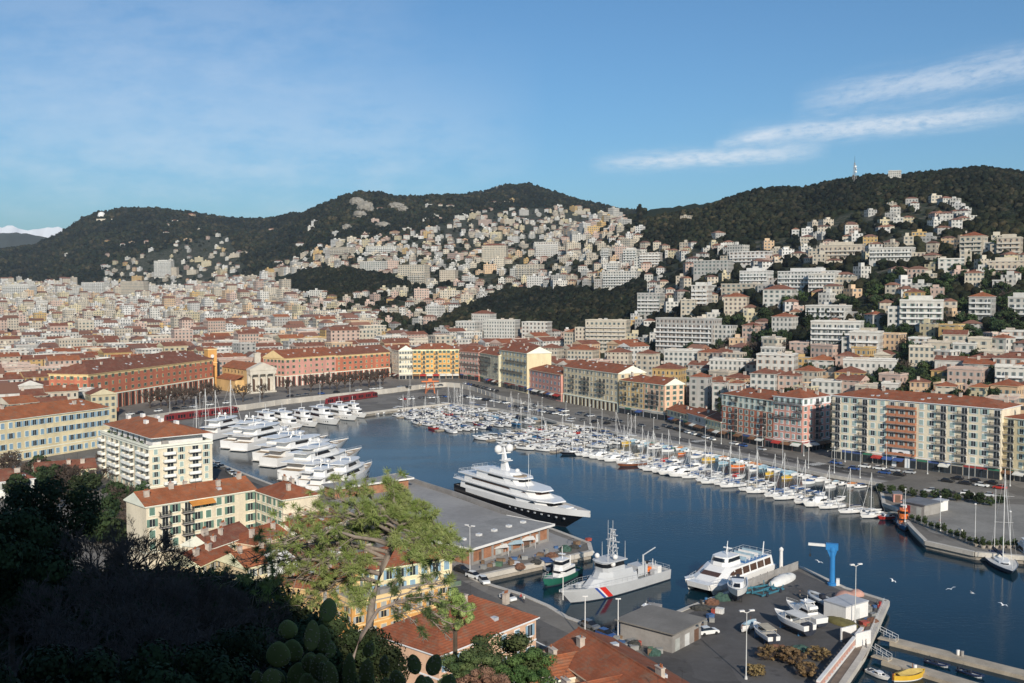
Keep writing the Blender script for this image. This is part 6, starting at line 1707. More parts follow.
# ---------------------------------------------------------------- sheds, vehicles, street furniture, the boatyard
BRICK = M('shed_brick', (.34, .16, .09), .85, .3, .6)
def warehouse():
    ze = 6.4; a, b, c = G(472, 548, ze), G(550.6, 524.5, ze), G(459, 531.5, ze); u = b - a; L = u.length; D = 15.5; H = ze - 2
    rt = root('warehouse', (a.x, a.y, 2), math.atan2(u.y, u.x)); tag(rt, 'long low brick shed with flat grey roof and white eaves on the pier', 'warehouse')
    m = MB(); m.box(.6, .6, 0, L - .6, D, H - .3, 0)
    for i in range(9):
        x = .6 + (L - 1.2) * i / 8; m.box(x - .3, .35, 0, x + .3, .62, H - .35, 1)
    m.box(.5, .5, 0, L - .5, .62, .7, 1); m.build('wall', [BRICK, CONC], rt)
    m = MB(); m.box(-.6, -.6, H - .28, L + .9, D + .4, H - .02, 0); m.box(-.7, -.72, H - .45, L + 1.0, -.58, H + .12, 1); m.box(L + .9, -.58, H - .45, L + 1.02, D + .4, H + .12, 1); m.box(-.72, -.58, H - .45, -.58, D + .4, H + .12, 1); m.build('roof', [M('bitumen_roof', (.29, .28, .265), .9, .25, .12), WHITE], rt)
    for i, (x, w, k) in enumerate(((.10, 1.6, 'brown'), (.3, 2.6, 'grey'), (.47, 1.2, 'blue'), (.66, 2.4, 'brown'), (.82, 1.6, 'white'))):
        m = MB(); m.box(L * x, .5, .05, L * x + w, .585, 2.7); m.build('door', shutm(k), rt)
    for i in range(5):
        m = MB(); x = L * (.12 + .19 * i); m.box(x, D * .4, H - .02, x + 1.2, D * .4 + 1.2, H + .5); m.build('roof_vent', ALU, rt)
    a, b = G(322, 484, 5.6), G(398.5, 474, 5.6); u = b - a; L = u.length
    n = Vector((-u.y, u.x, 0)).normalized(); D = 9
    a = a - n * 0; rt = root('pier_building', (a.x, a.y, 2), math.atan2(u.y, u.x)); tag(rt, 'small brick building with flat grey roof at the inner corner of the pier', 'shed')
    m = MB(); m.box(.5, -8, 0, L - 1, -.6, 3.3); m.build('wall', BRICK, rt)
    m = MB(); m.box(-.3, -9, 3.3, L + .5, 0, 3.6, 0); m.box(-.4, -9.12, 3.2, L + .6, -9, 3.75, 1); m.box(L + .5, -9, 3.2, L + .62, 0, 3.75, 1); m.build('roof', [M('bitumen_roof', (.16, .155, .15)), WHITE], rt)
    for i in range(3): m = MB(); m.box(L - .98, -7 + i * 2.1, 0, L - .92, -5.6 + i * 2.1, 2.5); m.build('door', shutm(['brown', 'blue', 'brown'][i]), rt)
    m = MB(); m.prism(poly_px([(330, 500), (399, 478), (455, 497), (520, 520), (556, 535), (583, 545), (470, 572), (440, 560), (400, 540)]), 1.9, 2.01); struct(m.build('pier_apron', M('apron_concrete', (.30, .29, .28), .9, .2, .06)))
    m = MB()
    for p, q in (((399, 478), (455, 496)), ((455, 496), (520, 519.5)), ((520, 519.5), (545, 529))):
        p, q = G(*p), G(*q); m.obox(p, q, .6, 1.9, 3.4)
    w = m.build('pier_parapet', CONC); tag(w, 'stained concrete parapet along the pier beside the superyacht', 'wall')
warehouse()
def hut(label, a, b, ze, D, wall, roofm, over=.6, name='hut', zb=2, door=None, cat='hut', roofh=.25):
    a, b = G(a[0], a[1], ze), G(b[0], b[1], ze); u = b - a; L = u.length; H = ze - zb
    rt = root(name, (a.x, a.y, zb), math.atan2(u.y, u.x)); tag(rt, label, cat)
    m = MB(); m.box(over, over, 0, L - over, D - over, H - .01); m.build('wall', wall, rt)
    m = MB(); m.box(0, 0, H, L, D, H + roofh); m.build('roof', roofm, rt)
    for i, k in enumerate(door or ()):
        m = MB(); x = over + (L - 2 * over) * (i + .5) / len(door); m.box(x - .8, over - .06, .05, x + .8, over + .02, 2.3); m.build('door', shutm(k) if k in SHUT else k, rt)
    return rt
hut('grey flat roofed hut with white sign beside the boatyard inlet', (674, 636), (707, 619.5), 5.6, 13, CONC, M('hut_roof', (.20, .185, .165), .9, .2, .2), .8, door=('grey', 'white', 'brown'))
hut('white cabin by the foot of the tall twin lamp on the boatyard', (846, 608), (869, 601.5), 5.0, 5.5, WHITE, M('cabin_roof', (.45, .46, .48), .7, .1, .5), .1, name='cabin', door=('white',))
hut('grey kiosk with red door at the corner of the plaza', (900, 501), (925, 506), 5.2, 9, CONC, M('kiosk_roof', (.17, .175, .19), .8, .2, .3), .5, name='kiosk', door=(GELC['red'], 'grey'))
hut('small white kiosk behind the grey one on the plaza', (931, 500), (941, 502), 5.0, 4, WHITE, M('cabin_roof', (.45, .46, .48)), .2, name='kiosk', door=('grey',))
hut('pink shed with dark doorway at the end of the fishing boats', (893, 494), (903, 494.5), 4.6, 4, wallm('pink'), M('kiosk_roof', (.17, .175, .19)), .2, name='shed', door=('brown',))
# --- cars
def car_parts():
    L, W = 4.3, 1.78; m = MB()
    pr = [(-2.15, .35, .55), (-2.1, .3, .95), (-1.2, .28, 1.0), (.75, .28, .98), (1.95, .3, .80), (2.15, .36, .5)]
    m.loft([[(x, -W / 2 * (.9 if abs(x) > 2 else 1), lo), (x, W / 2 * (.9 if abs(x) > 2 else 1), lo), (x, W / 2 * (.86 if abs(x) > 2 else .96), hi), (x, -W / 2 * (.86 if abs(x) > 2 else .96), hi)] for x, lo, hi in pr])
    body = m
    g = MB(); g.loft([[(-1.85, -.8, .96), (-1.85, .8, .96), (-1.45, .66, 1.4), (-1.45, -.66, 1.4)], [(-1.5, -.82, .97), (-1.5, .82, .97), (-1.2, .68, 1.46), (-1.2, -.68, 1.46)], [(.5, -.82, .97), (.5, .82, .97), (.1, .66, 1.46), (.1, -.66, 1.46)], [(1.15, -.78, .94), (1.15, .78, .94), (.3, .62, 1.40), (.3, -.62, 1.40)]])
    r = MB(); r.box(-1.35, -.64, 1.455, .12, .64, 1.50)
    w = MB(); w.lathe([(.20, -.11), (.32, -.10), (.32, .10), (.20, .11)], 12)
    return body, g, r, w
_b, _g, _r, _w = car_parts()
CARW = _w.data('wheel', [M('tyre', (.02, .02, .02), .8)]); CARG = _g.data('windows', [TINT])
CARC = {'white': (.72, .72, .70), 'silver': (.42, .43, .44), 'black': (.02, .02, .022), 'grey': (.13, .135, .14), 'red': (.40, .03, .02), 'blue': (.04, .09, .25)}
CARD = {k: (_b.data('body', [M('paint_' + k, v, .25, .05, 1, spec=.6)]), _r.data('roof', [M('paint_' + k, v)])) for k, v in CARC.items()}
rc_ = random.Random(5)
CARS = []
def car(x, y, z, rz, words, col=None, label=None):
    col = col or rc_.choices(list(CARC), [6, 4, 5, 5, 1, 2])[0]
    rt = root('parked_car', (x, y, z), rz); rt['category'] = 'car'; rt['group'] = 'cars parked ' + words
    link('body', CARD[col][0], rt); link('windows', CARG, rt); link('roof', CARD[col][1], rt)
    for sx in (-1.3, 1.32):
        for sy in (-.8, .8): o = link('wheel', CARW, rt, (sx, sy, .32)); o.rotation_euler = (R(90), 0, 0)
    if label: tag(rt, label, 'car', 'cars parked ' + words)
    else: px, py, _ = proj((x, y, z)); CARS.append((rt, col, words, px, py))
    return rt
def car_row(a, b, words, side=True, gap=2.7, fill=.8, z=None, jit=.25):
    z = zs(a[0]) if z is None else z; a, b = G(a[0], a[1], z), G(b[0], b[1], z); d = (b - a); L = d.length; d.normalize(); ang = math.atan2(d.y, d.x); t = 0
    st = gap if side else 5.6
    while t < L:
        if rc_.random() < fill:
            p = a + d * t; car(p.x, p.y, z + .012, ang + (math.pi / 2 if side else 0) + (math.pi if rc_.random() < .5 else 0) + R(rc_.uniform(-3, 3)), words)
        t += st
car_row((512, 407), (566, 416), 'in the upper line on the wide east quay', z=2.02); car_row((524, 404), (592, 417), 'below the parapet at the narrow end of the terrace', fill=.6, z=2.02); car_row((560, 418), (610, 424.5), 'by the water at the short pontoons', z=2.02, fill=.6)
car_row((600, 419), (660, 430), 'in front of the ochre house on the quay', side=False, z=2.02); car_row((665, 427), (718, 442), 'before the low terrace houses', side=False, z=2.02); car_row((725, 443), (770, 452), 'before the red building', side=False, z=2.02, fill=.7)
car_row((836, 464), (1005, 486), 'before the long cream apartment house', side=False, z=2.02, fill=.8); car_row((840, 468), (1000, 489), 'across the road from the long cream apartment house', side=False, z=2.02, fill=.5); car_row((400, 388), (455, 385.5), 'on the terrace street before the golden corner building', side=False, fill=.8, z=ZST); car_row((290, 397), (380, 389), 'on the street before the pink palace', side=False, fill=.6, z=ZST)
car_row((130, 415), (236, 402.5), 'on the street before the long red palace', side=False, fill=.6, z=ZST); car_row((465, 384), (498, 392), 'before the rose and green houses', side=False, fill=.8, z=3.95); car_row((400, 400), (450, 397), 'under the terrace wall by the orange gantry', fill=.6, z=2.0); car_row((462, 397), (508, 404), 'under the bend of the terrace wall', fill=.8, z=2.0)
car_row((196, 455), (214, 470), 'in the shade beside the pale yellow apartment house', side=True, gap=3.2, fill=.8, z=2.0); car_row((214, 463), (245, 483), 'along the west marina road', side=False, fill=.7, z=2.0); car_row((930, 492), (1020, 499), 'at the back of the plaza', side=False, z=2.02, fill=.6)
for x, y, a, col, lab in ((508, 600, -52, 'white', 'white estate car on the quay road near the patrol ship bow'), (474, 578, -45, 'white', 'white van like car at the inner corner of the pier wall'), (484, 583, -70, 'white', 'second white car by the inner corner of the pier'), (590, 628, -50, 'grey', 'dark grey car on the quay road by the red roofs'), (606, 637, -50, 'blue', 'blue car on the quay road beside the red roofs'), (708, 634, 20, 'white', 'white car parked beside the grey boatyard hut'), (462, 572, -45, 'black', 'black car at the foot of the brick shed corner')):
    p = G(x, y); car(p.x, p.y, 2.012, R(a), 'on the quay road', col, lab)
# --- red trams on the lower quay
def tram(label, a, b):
    a, b = G(a[0], a[1]), G(b[0], b[1]); d = b - a; L = min(d.length, 48); rt = root('tram', (a.x, a.y, 2.0), math.atan2(d.y, d.x)); tag(rt, label, 'tram')
    RD = M('tram_red', (.20, .028, .03), .4, .15, .3); n = 7; w = L / n
    for i in range(n):
        m = MB(); x0, x1 = i * w + .15, (i + 1) * w - .15
        if i == 0: m.loft([[(x0 + .9, -1.1, .3), (x0 + .9, 1.1, .3), (x0 + 1.6, 1.05, 3.2), (x0 + 1.6, -1.05, 3.2)], [(x1, -1.3, .3), (x1, 1.3, .3), (x1, 1.25, 3.4), (x1, -1.25, 3.4)]])
        elif i == n - 1: m.loft([[(x0, -1.3, .3), (x0, 1.3, .3), (x0, 1.25, 3.4), (x0, -1.25, 3.4)], [(x1 - .9, -1.1, .3), (x1 - .9, 1.1, .3), (x1 - 1.6, 1.05, 3.2), (x1 - 1.6, -1.05, 3.2)]])
        else: m.loft([[(x, -1.3, .3), (x, 1.3, .3), (x, 1.25, 3.4), (x, -1.25, 3.4)] for x in (x0, x1)])
        c = m.build('car_body', RD, rt)
        for k in range(3):
            g = MB(); xa = x0 + 1.0 + k * (w - 2.0) / 3; xb = xa + (w - 2.0) / 3 - .5; g.box(xa, -1.33, 1.1, xb, -1.24, 2.75); g.build('window', TINT, c)
    m = MB(); m.box(1, -1.15, .02, L - 1, 1.15, .3); m.build('bogie', IRON, rt)
    m = MB(); m.box(4, -.8, 3.4, L - 4, .8, 3.75); m.build('roof_gear', M('tram_roof', (.25, .05, .05)), rt)
tram('left red tram with dark windows under the pale terrace wall', (163, 422), (246, 411.5)); tram('right red tram under the terrace wall behind the moored white yachts', (325, 404.5), (390, 395))
# --- lamps
def lamp_parts(h, two=False):
    m = MB(); m.tube([(0, 0, 0), (0, 0, h)], .11, .06, 7); m.lathe([(.28, 0), (.2, .5)], 8); pole = m.data('pole', [M('lamp_pole', (.60, .60, .58), .5, .1, 1)])
    g = MB()
    for s in ((-1, 1) if two else (1,)):
        g.tube([(0, 0, h - .1), (s * .9, 0, h + .25)], .06, n=5); g.box(s * .9 - .45, -.22, h + .2, s * .9 + .45, .22, h + .42)
    return pole, g.data('lamp_head', [WHITE])
LP1, LP2 = lamp_parts(9), lamp_parts(11.5, True)
LAMPS = []
def lamp(x, y, z=2.0, two=False, rz=0, label=None, words='', grp='street lamps of the quays'):
    p = G(x, y, z); rt = root('street_lamp', p, rz); P_ = LP2 if two else LP1; link('pole', P_[0], rt); link('lamp_head', P_[1], rt); rt['category'] = 'street lamp'; rt['group'] = grp
    if label: tag(rt, label, 'street lamp', grp)
    else: LAMPS.append((rt, words, x, y))
for i, (a, b, n, z, w) in enumerate((((602, 429), (860, 478), 11, 2, 'along the east quay edge'), ((470, 402), (590, 424), 6, 2, 'by the short pontoons'), ((170, 413), (440, 383.8), 10, ZST, 'on the terrace wall'), ((905, 522), (1010, 548), 4, 2, 'round the plaza edge'), ((680, 438), (1010, 486), 9, 2, 'before the east quay houses'))):
    for k in range(n):
        t = k / (n - 1); lamp(a[0] + (b[0] - a[0]) * t, (a[1] + (b[1] - a[1]) * t) + (0 if i != 2 else -6 * math.sin(t * 3.14) * .0), z, False, 1.2, None, w)
lamp(855, 623, 2, True, .3, 'tall twin headed lamp beside the white boatyard cabin'); lamp(746, 679, 2, True, .2, 'tall twin headed lamp at the bottom edge of the boatyard'); lamp(470, 576, 2, True, -.6, 'tall twin lamp at the near corner of the brick shed')
p = G(781, 570); m = MB(); m.lathe([(.45, 0), (.38, 4.6), (.5, 4.7), (.5, 5.1), (.1, 5.5)], 12); o = m.build('beacon', WHITE); o.location = p; tag(o, 'white light beacon post at the end of the ferry berth', 'beacon')
for i, (x, y) in enumerate(((585, 643), (563, 600), (618, 640))):
    p = G(x, y); m = MB(); m.tube([(0, 0, 0), (0, 0, [9, 6, 8][i])], .12, .08, 6); m.box(-.5, -.1, [9, 6, 8][i] - .2, .5, .1, [9, 6, 8][i]); o = m.build('flag_pole', WHITE); o.location = p; tag(o, ['tall white pole rising beside the jetty root', 'thin pole beside the bow of the patrol ship', 'white pole between jetty and quay road'][i], 'pole')
# --- blue slewing crane
def crane():
    p = G(832, 585); rt = root('harbour_crane', p, R(160)); tag(rt, 'blue pillar crane with short white jib at the boatyard edge', 'crane')
    BL = M('crane_blue', (.03, .20, .48), .45, .12, .4)
    m = MB(); m.lathe([(1.0, 0), (1.0, .5), (.62, .6), (.55, 7.6), (.75, 7.7), (.75, 8.6)], 14); m.build('pillar', BL, rt)
    m = MB(); m.box(-1.2, -.55, 8.0, 1.4, .55, 9.4); m.loft([[(-.3, -.3, 5.6), (-.3, .3, 5.6), (.2, .3, 5.6), (.2, -.3, 5.6)], [(-1.0, -.4, 8.0), (-1.0, .4, 8.0), (1.2, .4, 8.0), (1.2, -.4, 8.0)]]); m.build('slewing_head', BL, rt)
    m = MB(); m.box(1.4, -.28, 8.6, 5.2, .28, 9.15); m.build('jib', WHITE, rt); m = MB(); m.tube([(4.8, 0, 8.6), (4.8, 0, 6.6)], .04, n=4); m.box(4.6, -.2, 6.1, 5.0, .2, 6.6); m.build('hook', IRON, rt)
    m = MB(); m.box(-1.6, -.7, 0, -.9, .3, 1.5); m.build('control_box', WHITE, rt)
crane()
def gantry():
    p = G(430, 393.5); rt = root('gantry_crane', p, R(10)); tag(rt, 'small orange gantry crane at the foot of the terrace wall', 'crane')
    OR = M('gantry_orange', (.62, .17, .05), .5, .15, .4); m = MB()
    for s in (-1, 1):
        for x in (-2.6, 2.6): m.tube([(x * 1.15, s * 2.2, 0), (x * .8, s * 1.5, 7.5)], .18, n=5)
        m.tube([(-2.6, s * 1.9, 3), (2.6, s * 1.9, 3)], .1, n=4); m.tube([(-2.9, s * 2.1, .5), (2.2, s * 1.6, 6.8)], .1, n=4)
    m.build('leg_frame', OR, rt); m = MB(); m.box(-5.5, -1.6, 7.5, 5.5, 1.6, 8.2); m.box(-1.2, -1.2, 8.2, 1.2, 1.2, 9.6); m.build('bridge', OR, rt)
gantry()
# --- jetty, gangways, pontoons at the bottom right, yard wall
def slab(label, a, b, w, z0, z1, mat, name, cat, extra=None):
    p, q = G(a[0], a[1], z1), G(b[0], b[1], z1); d = q - p; rt = root(name, (p.x, p.y, 0), math.atan2(d.y, d.x)); tag(rt, label, cat)
    m = MB(); m.box(0, -w / 2, z0, d.length, w / 2, z1); m.build('deck', mat, rt)
    if extra: extra(rt, d.length)
    return rt
def rope_posts(rt, L):
    for i in range(6):
        m = MB(); m.lathe([(.2, 0), (.16, .5), (.26, .6), (.2, .75)], 8); o = m.build('bollard', IRON, rt); o.location = (2 + (L - 4) * i / 5, .9, 1.7)
slab('short concrete jetty between the patrol ship and the grey hut', (616, 634), (655, 603), 3.2, -2, 1.7, CONC, 'jetty', 'jetty', rope_posts)
TIMB = M('weathered_planks', (.42, .36, .28), .85, .25, .4)
slab('upper of the two long plank pontoons at the lower right', (893, 640), (1060, 682), 3.2, -.4, .7, TIMB, 'pontoon', 'pontoon'); slab('lower plank pontoon littered with gear at the lower right', (886, 659), (1040, 705), 3.4, -.4, .7, TIMB, 'pontoon', 'pontoon')
def gang(rt, L):
    for s in (-1, 1):
        m = MB(); rails(m, [(0, s * .7, 1.9), (L, s * .7, .9)], 1.0, step=1.0, r=.045); m.build('rail', M('rail_steel', (.6, .6, .6), .4, .1, 1), rt)
for lab, a, b in (('steel gangway down to the upper plank pontoon', (879, 637), (897, 641)), ('steel gangway down to the lower plank pontoon', (873, 655), (890, 660))):
    slab(lab, a, b, 1.5, .75, .95, TIMB, 'gangway', 'gangway', gang)
def yard_wall():
    a, b = G(862, 637, 2), G(818, 692, 2); d = b - a; L = d.length; rt = root('yard_wall', (a.x, a.y, 2), math.atan2(d.y, d.x)); tag(rt, 'pale wall with a row of openings dividing boatyard and promenade', 'wall')
    m = MB(); m.box(0, -.25, 0, L, .25, .45, 0); m.box(0, -.3, 1.6, L, .3, 1.95, 0)
    n = int(L / 1.7)
    for i in range(n + 1): m.box(L * i / n - .3, -.22, .45, L * i / n + .3, .22, 1.6, 1)
    m.build('wall', [WHITE, wallm('rose')], rt)
    m = MB(); m.prism(poly_px([(868, 628), (878, 618), (866, 655), (838, 692), (824, 692)]), 1.9, 2.02); struct(m.build('promenade', M('promenade_deck', (.20, .155, .12), .8, .3, .5)))
    p = G(862, 641, 2); rt = root('staircase', p, R(120)); tag(rt, 'short white framed staircase at the head of the promenade', 'stairs')
    m = MB()
    for i in range(8): m.box(-1.5, i * .45, 0, 1.5, i * .45 + .45, .25 + i * .25, 0)
    m.build('step', M('dark_steps', (.10, .09, .085)), rt); m = MB()
    for s in (-1, 1): m.box(s * 1.7 - .15, -.2, 0, s * 1.7 + .15, 3.8, 2.6)
    m.build('side_wall', WHITE, rt)
    m = MB(); p0, p1 = G(884, 603), G(868, 640)
    d = p1 - p0; rt = root('railing', (p0.x, p0.y, 2), math.atan2(d.y, d.x)); tag(rt, 'steel railing along the outer edge of the boatyard', 'railing'); rails(m, [(0, 0, 0), (d.length, 0, 0)], 1.1, step=1.5, r=.04); m.build('rail', M('rail_steel', (.6, .6, .6)), rt)
    p0, p1 = G(738, 592), G(799, 569); d = p1 - p0; rt = root('fence', (p0.x, p0.y, 2), math.atan2(d.y, d.x)); tag(rt, 'low grey fence of upright slats behind the catamaran ferry', 'fence')
    m = MB(); n = int(d.length / .5)
    for i in range(n): m.box(i * .5, -.03, 0, i * .5 + .36, .03, 2.0)
    m.build('slats', M('fence_grey', (.36, .34, .32), .8, .2, .5), rt); m = MB(); m.box(0, .03, .3, d.length, .1, .45); m.box(0, .03, 1.6, d.length, .1, 1.75)
    for i in range(int(d.length / 3) + 1): m.box(i * 3, .03, 0, i * 3 + .12, .14, 2.1)
    m.build('frame', IRON, rt)
yard_wall()
# --- boats on the hard
def on_hard(k, s, b, label, name='motorboat', sc=None):
    a, c = G(s[0], s[1], 2), G(b[0], b[1], 2); L = (c - a).length; base = {'m': 7.5, 'c': 12, 'r': 6.5, 'p': 5.2, 's': 11}[k[0]]
    kk = sc or L / base; ang = math.atan2(c.y - a.y, c.x - a.x); mid = (a + c) / 2
    o = stamp(k, kind_name(k)[0], (mid.x, mid.y, 2 + .95 * kk), ang, kind_name(k)[1], 'boats laid up in the boatyard', kk); tag(o, label, kind_name(k)[1], 'boats laid up in the boatyard')
    rt = root('boat_cradle', (mid.x, mid.y, 2), ang); m = MB(); l = base * kk
    for x in (-.28, .22):
        m.box(l * x - .12, -1.0, 0, l * x + .12, 1.0, .25)
        for y in (-.9, .9): m.tube([(l * x, y, .2), (l * x, y * 1.05, .95 * kk + .35)], .09, n=5)
        m.box(l * x - .1, -.4, .25, l * x + .1, .4, .95 * kk - .48)
    m.build('frame', GELC['blue'] if rnd.random() < .4 else IRON, rt); tag(rt, 'cradle under the ' + label.split(' in the')[0].split(' at the')[0].split(' beside')[0], 'cradle')
on_hard('rg', (834, 613), (809, 601), 'white and grey speedboat laid up alone nearest the crane in the yard'); on_hard('cw', (822, 629), (786, 612), 'white cabin cruiser laid up in the yard middle'); on_hard('mww', (817, 642), (768, 620), 'long white open boat laid up below the cruiser', sc=1.35); on_hard('mwe', (774, 648), (754, 633), 'small boat with beige top laid up at the yard weeds'); on_hard('mw', (738, 590), (737, 607), 'white boat laid up beside the ferry fence, bow to the viewer')
on_hard('pv', (742, 634), (756, 628), 'little pale blue dinghy laid up behind the beige topped boat')
for k, s_, b_, lab in (('py', (893, 681), (925, 676), 'yellow boat moored at the foot of the lower plank pontoon'), ('mw', (868, 672), (890, 682), 'white boat beside the yellow one below the promenade'), ('rd', (925, 662), (950, 668), 'dark rubber boat tied to the lower plank pontoon'), ('rd', (958, 671), (984, 679), 'second dark rubber boat farther along the lower plank pontoon')):
    a, c = G(s_[0], s_[1], 0), G(b_[0], b_[1], 0); moor(k, (a.x + c.x) / 2, (a.y + c.y) / 2, math.atan2(c.y - a.y, c.x - a.x), '', 'boats at the plank pontoons', (c - a).length / {'p': 5.2, 'm': 7.5, 'r': 6.5}[k[0]], lab)
def tarp(label, a, b, w, h, mat, cat='tarpaulin'):
    p, q = G(a[0], a[1]), G(b[0], b[1]); d = q - p; L = d.length; m = MB(); n = 8; rg = random.Random(a[0]); rings = []
    for i in range(n + 1):
        t = i / n; k = math.sin(math.pi * min(1, max(.08, t * .9 + .06))) ** .5; hh = h * k * rg.uniform(.85, 1.1)
        rings.append([(L * t, w / 2 * k, 0), (L * t, w / 2 * k, hh * .5), (L * t, w * .25 * k, hh * .9), (L * t, 0, hh), (L * t, -w * .25 * k, hh * .9), (L * t, -w / 2 * k, hh * .5), (L * t, -w / 2 * k, 0)])
    m.loft([r[::-1] for r in rings], closed=False, cap0=True, cap1=True); o = m.build('tarpaulin', mat, None, True); o.location = (p.x, p.y, 2.01); o.rotation_euler = (0, 0, math.atan2(d.y, d.x)); tag(o, label, cat)
tarp('long white tarpaulin covered boat by the ferry fence', (771, 587), (794, 577), 3, 1.9, CANV['white']); tarp('pink tarpaulin heap left of the white boatyard cabin', (838, 600), (853, 596), 4, 1.5, M('pink_tarp', (.50, .28, .22), .8)); tarp('smaller pink tarpaulin heap behind the white cabin', (852, 596), (862, 594), 3, 1.3, M('pink_tarp', (.50, .28, .22))); tarp('olive net heap on the yard beside the weeds', (828, 618), (856, 628), 4, .8, M('olive_net', (.16, .14, .05), .95, .4, 1), 'net')
def cradle_frame(label, x, y, rz):
    p = G(x, y); rt = root('boat_trailer', p, rz); tag(rt, label, 'trailer'); m = MB()
    for s in (-1, 1): m.box(-4, s * 1.3 - .12, .3, 4, s * 1.3 + .12, .65); m.tube([(-3.6, s * 1.3, .6), (-3.9, s * 1.7, 1.9)], .12, n=5); m.tube([(3, s * 1.3, .6), (3.2, s * 1.7, 1.6)], .12, n=5)
    for x_ in (-3.5, 0, 3.4): m.box(x_ - .1, -1.18, .32, x_ + .1, 1.18, .6)
    m.build('frame', M('cradle_teal', (.05, .18, .24), .5, .2, .5), rt)
    for x_ in (-2.4, 2.4):
        for s in (-1, 1): m = MB(); m.lathe([(.2, -.12), (.42, -.1), (.42, .1), (.2, .12)], 10); o = m.build('wheel', BOOT, rt); o.rotation_euler = (R(90), 0, 0); o.location = (x_, s * 1.6, .42)
cradle_frame('empty teal boat trailer lying on the yard behind the fence', 757, 591, R(25)); cradle_frame('second teal boat trailer overlapping the first', 768, 593, R(40))
# --- odds and ends on the quays
def crate(x, y, w, h, col, label, z=2.01, name='crate', cat='crate', grp=None):
    p = G(x, y, z); m = MB(); m.box(-w / 2, -w * .35, 0, w / 2, w * .35, h, 0); m.box(-w / 2 - .04, -w * .35 - .04, h - .12, w / 2 + .04, w * .35 + .04, h + .03, 0)
    for i in range(4): m.box(-w / 2 + w * i / 4, -w * .35 - .05, .05, -w / 2 + w * i / 4 + .06, -w * .35, h - .13, 0)
    o = m.build(name, M('crate_' + col, {'blue': (.06, .13, .28), 'red': (.36, .07, .05), 'white': (.66, .65, .62), 'grey': (.28, .28, .27), 'brown': (.20, .13, .08), 'green': (.09, .16, .10), 'yellow': (.6, .4, .05), 'orange': (.6, .2, .05)}[col], .7, .2, 1)); o.location = p; o.rotation_euler = (0, 0, rc_.uniform(-.6, .6)); tag(o, label, cat, grp)
ODD = []
for i in range(64):
    zone, pts, words = rc_.choice([('a', ((480, 571), (586, 546)), 'on the pier edge before the brick shed'), ('a', ((480, 571), (586, 546)), 'on the pier edge before the brick shed'), ('b', ((872, 606), (866, 634)), 'at the outer boatyard edge'), ('c', ((690, 640), (720, 612)), 'between grey hut and ferry fence'), ('d', ((596, 636), (690, 668)), 'on the kerb of the quay road')])
    t = rc_.random(); x = pts[0][0] + (pts[1][0] - pts[0][0]) * t + rc_.uniform(-5, 5); y = pts[0][1] + (pts[1][1] - pts[0][1]) * t - rc_.uniform(-1, 6)
    col = rc_.choices(['blue', 'red', 'white', 'grey', 'brown', 'green', 'yellow', 'orange'], [3, 1, 5, 7, 6, 1, 1, 1])[0]; w = rc_.uniform(.6, 1.6); h = rc_.uniform(.4, 1.1)
    lab = '%s %s %s crate %s' % ('large' if w > 1.3 else 'small' if w < .9 else 'middling', 'flat' if h < .6 else 'tall' if h > .9 else 'square', col, words)
    crate(x, y, w, h, col, lab, grp='crates lying ' + words)
def barrel(x, y, z, col, lab):
    p = G(x, y, z); m = MB(); m.lathe([(.3, 0), (.32, .05), (.32, .9), (.3, .95), (.02, .95)], 12); o = m.build('barrel', col, None, True); o.location = p; tag(o, lab, 'barrel', 'barrels on the quays')
for x, y, z, c, lab in ((962, 656, .71, CONC, 'grey barrel halfway along the upper plank pontoon'), (958, 655, .71, WHITE, 'white barrel halfway along the upper plank pontoon'), (915, 670, .71, WHITE, 'white barrel on the lower plank pontoon'), (701, 604, 2.01, IRON, 'dark barrel by the heaps near the ferry berth'), (706, 602, 2.01, GELC['blue'], 'blue barrel by the heaps near the ferry berth'), (880, 606, 2.01, GELC['red'], 'red barrel at the outer boatyard corner')): barrel(x, y, z, c, lab)
def heap(x, y, w, h, col, lab, seed):
    rr = random.Random(seed); bm = bmesh.new(); bmesh.ops.create_icosphere(bm, subdivisions=3, radius=1)
    for v in bm.verts: v.co = Vector((v.co.x * w, v.co.y * w * .7, max(-.1, v.co.z) * h)) * rr.uniform(.82, 1.15)
    me = bpy.data.meshes.new('net_heap'); bm.to_mesh(me); bm.free(); me.materials.append(col); o = link('net_heap', me, None, G(x, y, 2.0)); tag(o, lab, 'net heap', 'heaps of fishing gear')
NET = [M('net_dark', (.05, .05, .045), .95, .4, 2), M('net_rust', (.16, .08, .05), .95, .4, 2), M('net_green', (.05, .10, .08), .95, .4, 2)]
for i, (x, y, w, lab) in enumerate(((700, 609, 2.0, 'dark fishing net heap at the inner end of the ferry berth'), (712, 604, 1.6, 'rust brown net heap at the ferry berth'), (722, 600, 1.7, 'greenish net heap behind the white boat at the fence'), (536, 563, 1.4, 'dark net heap on the pier wall top'), (552, 557, 1.6, 'rust coloured net heap on the pier'), (566, 551, 1.5, 'greenish net heap near the pier end'), (574, 548, 1.7, 'dark net heap at the pier corner'), (520, 568, 1.3, 'rust net heap on the pier near the white launch'), (778, 652, 2.0, 'rust red scrap heap among the dry bushes'), (800, 650, 1.8, 'greenish scrap heap among the dry bushes'), (655, 655, 1.2, 'green heap on the kerb of the quay road'), (635, 648, 1.2, 'dark heap at the jetty root'), (872, 622, 1.3, 'rust net heap on the outer boatyard edge'))): heap(x, y, w, .9 + .3 * (i % 3), NET[(0, 1, 2, 0, 1, 2, 0, 1, 1, 2, 2, 0, 1)[i]], lab, i)
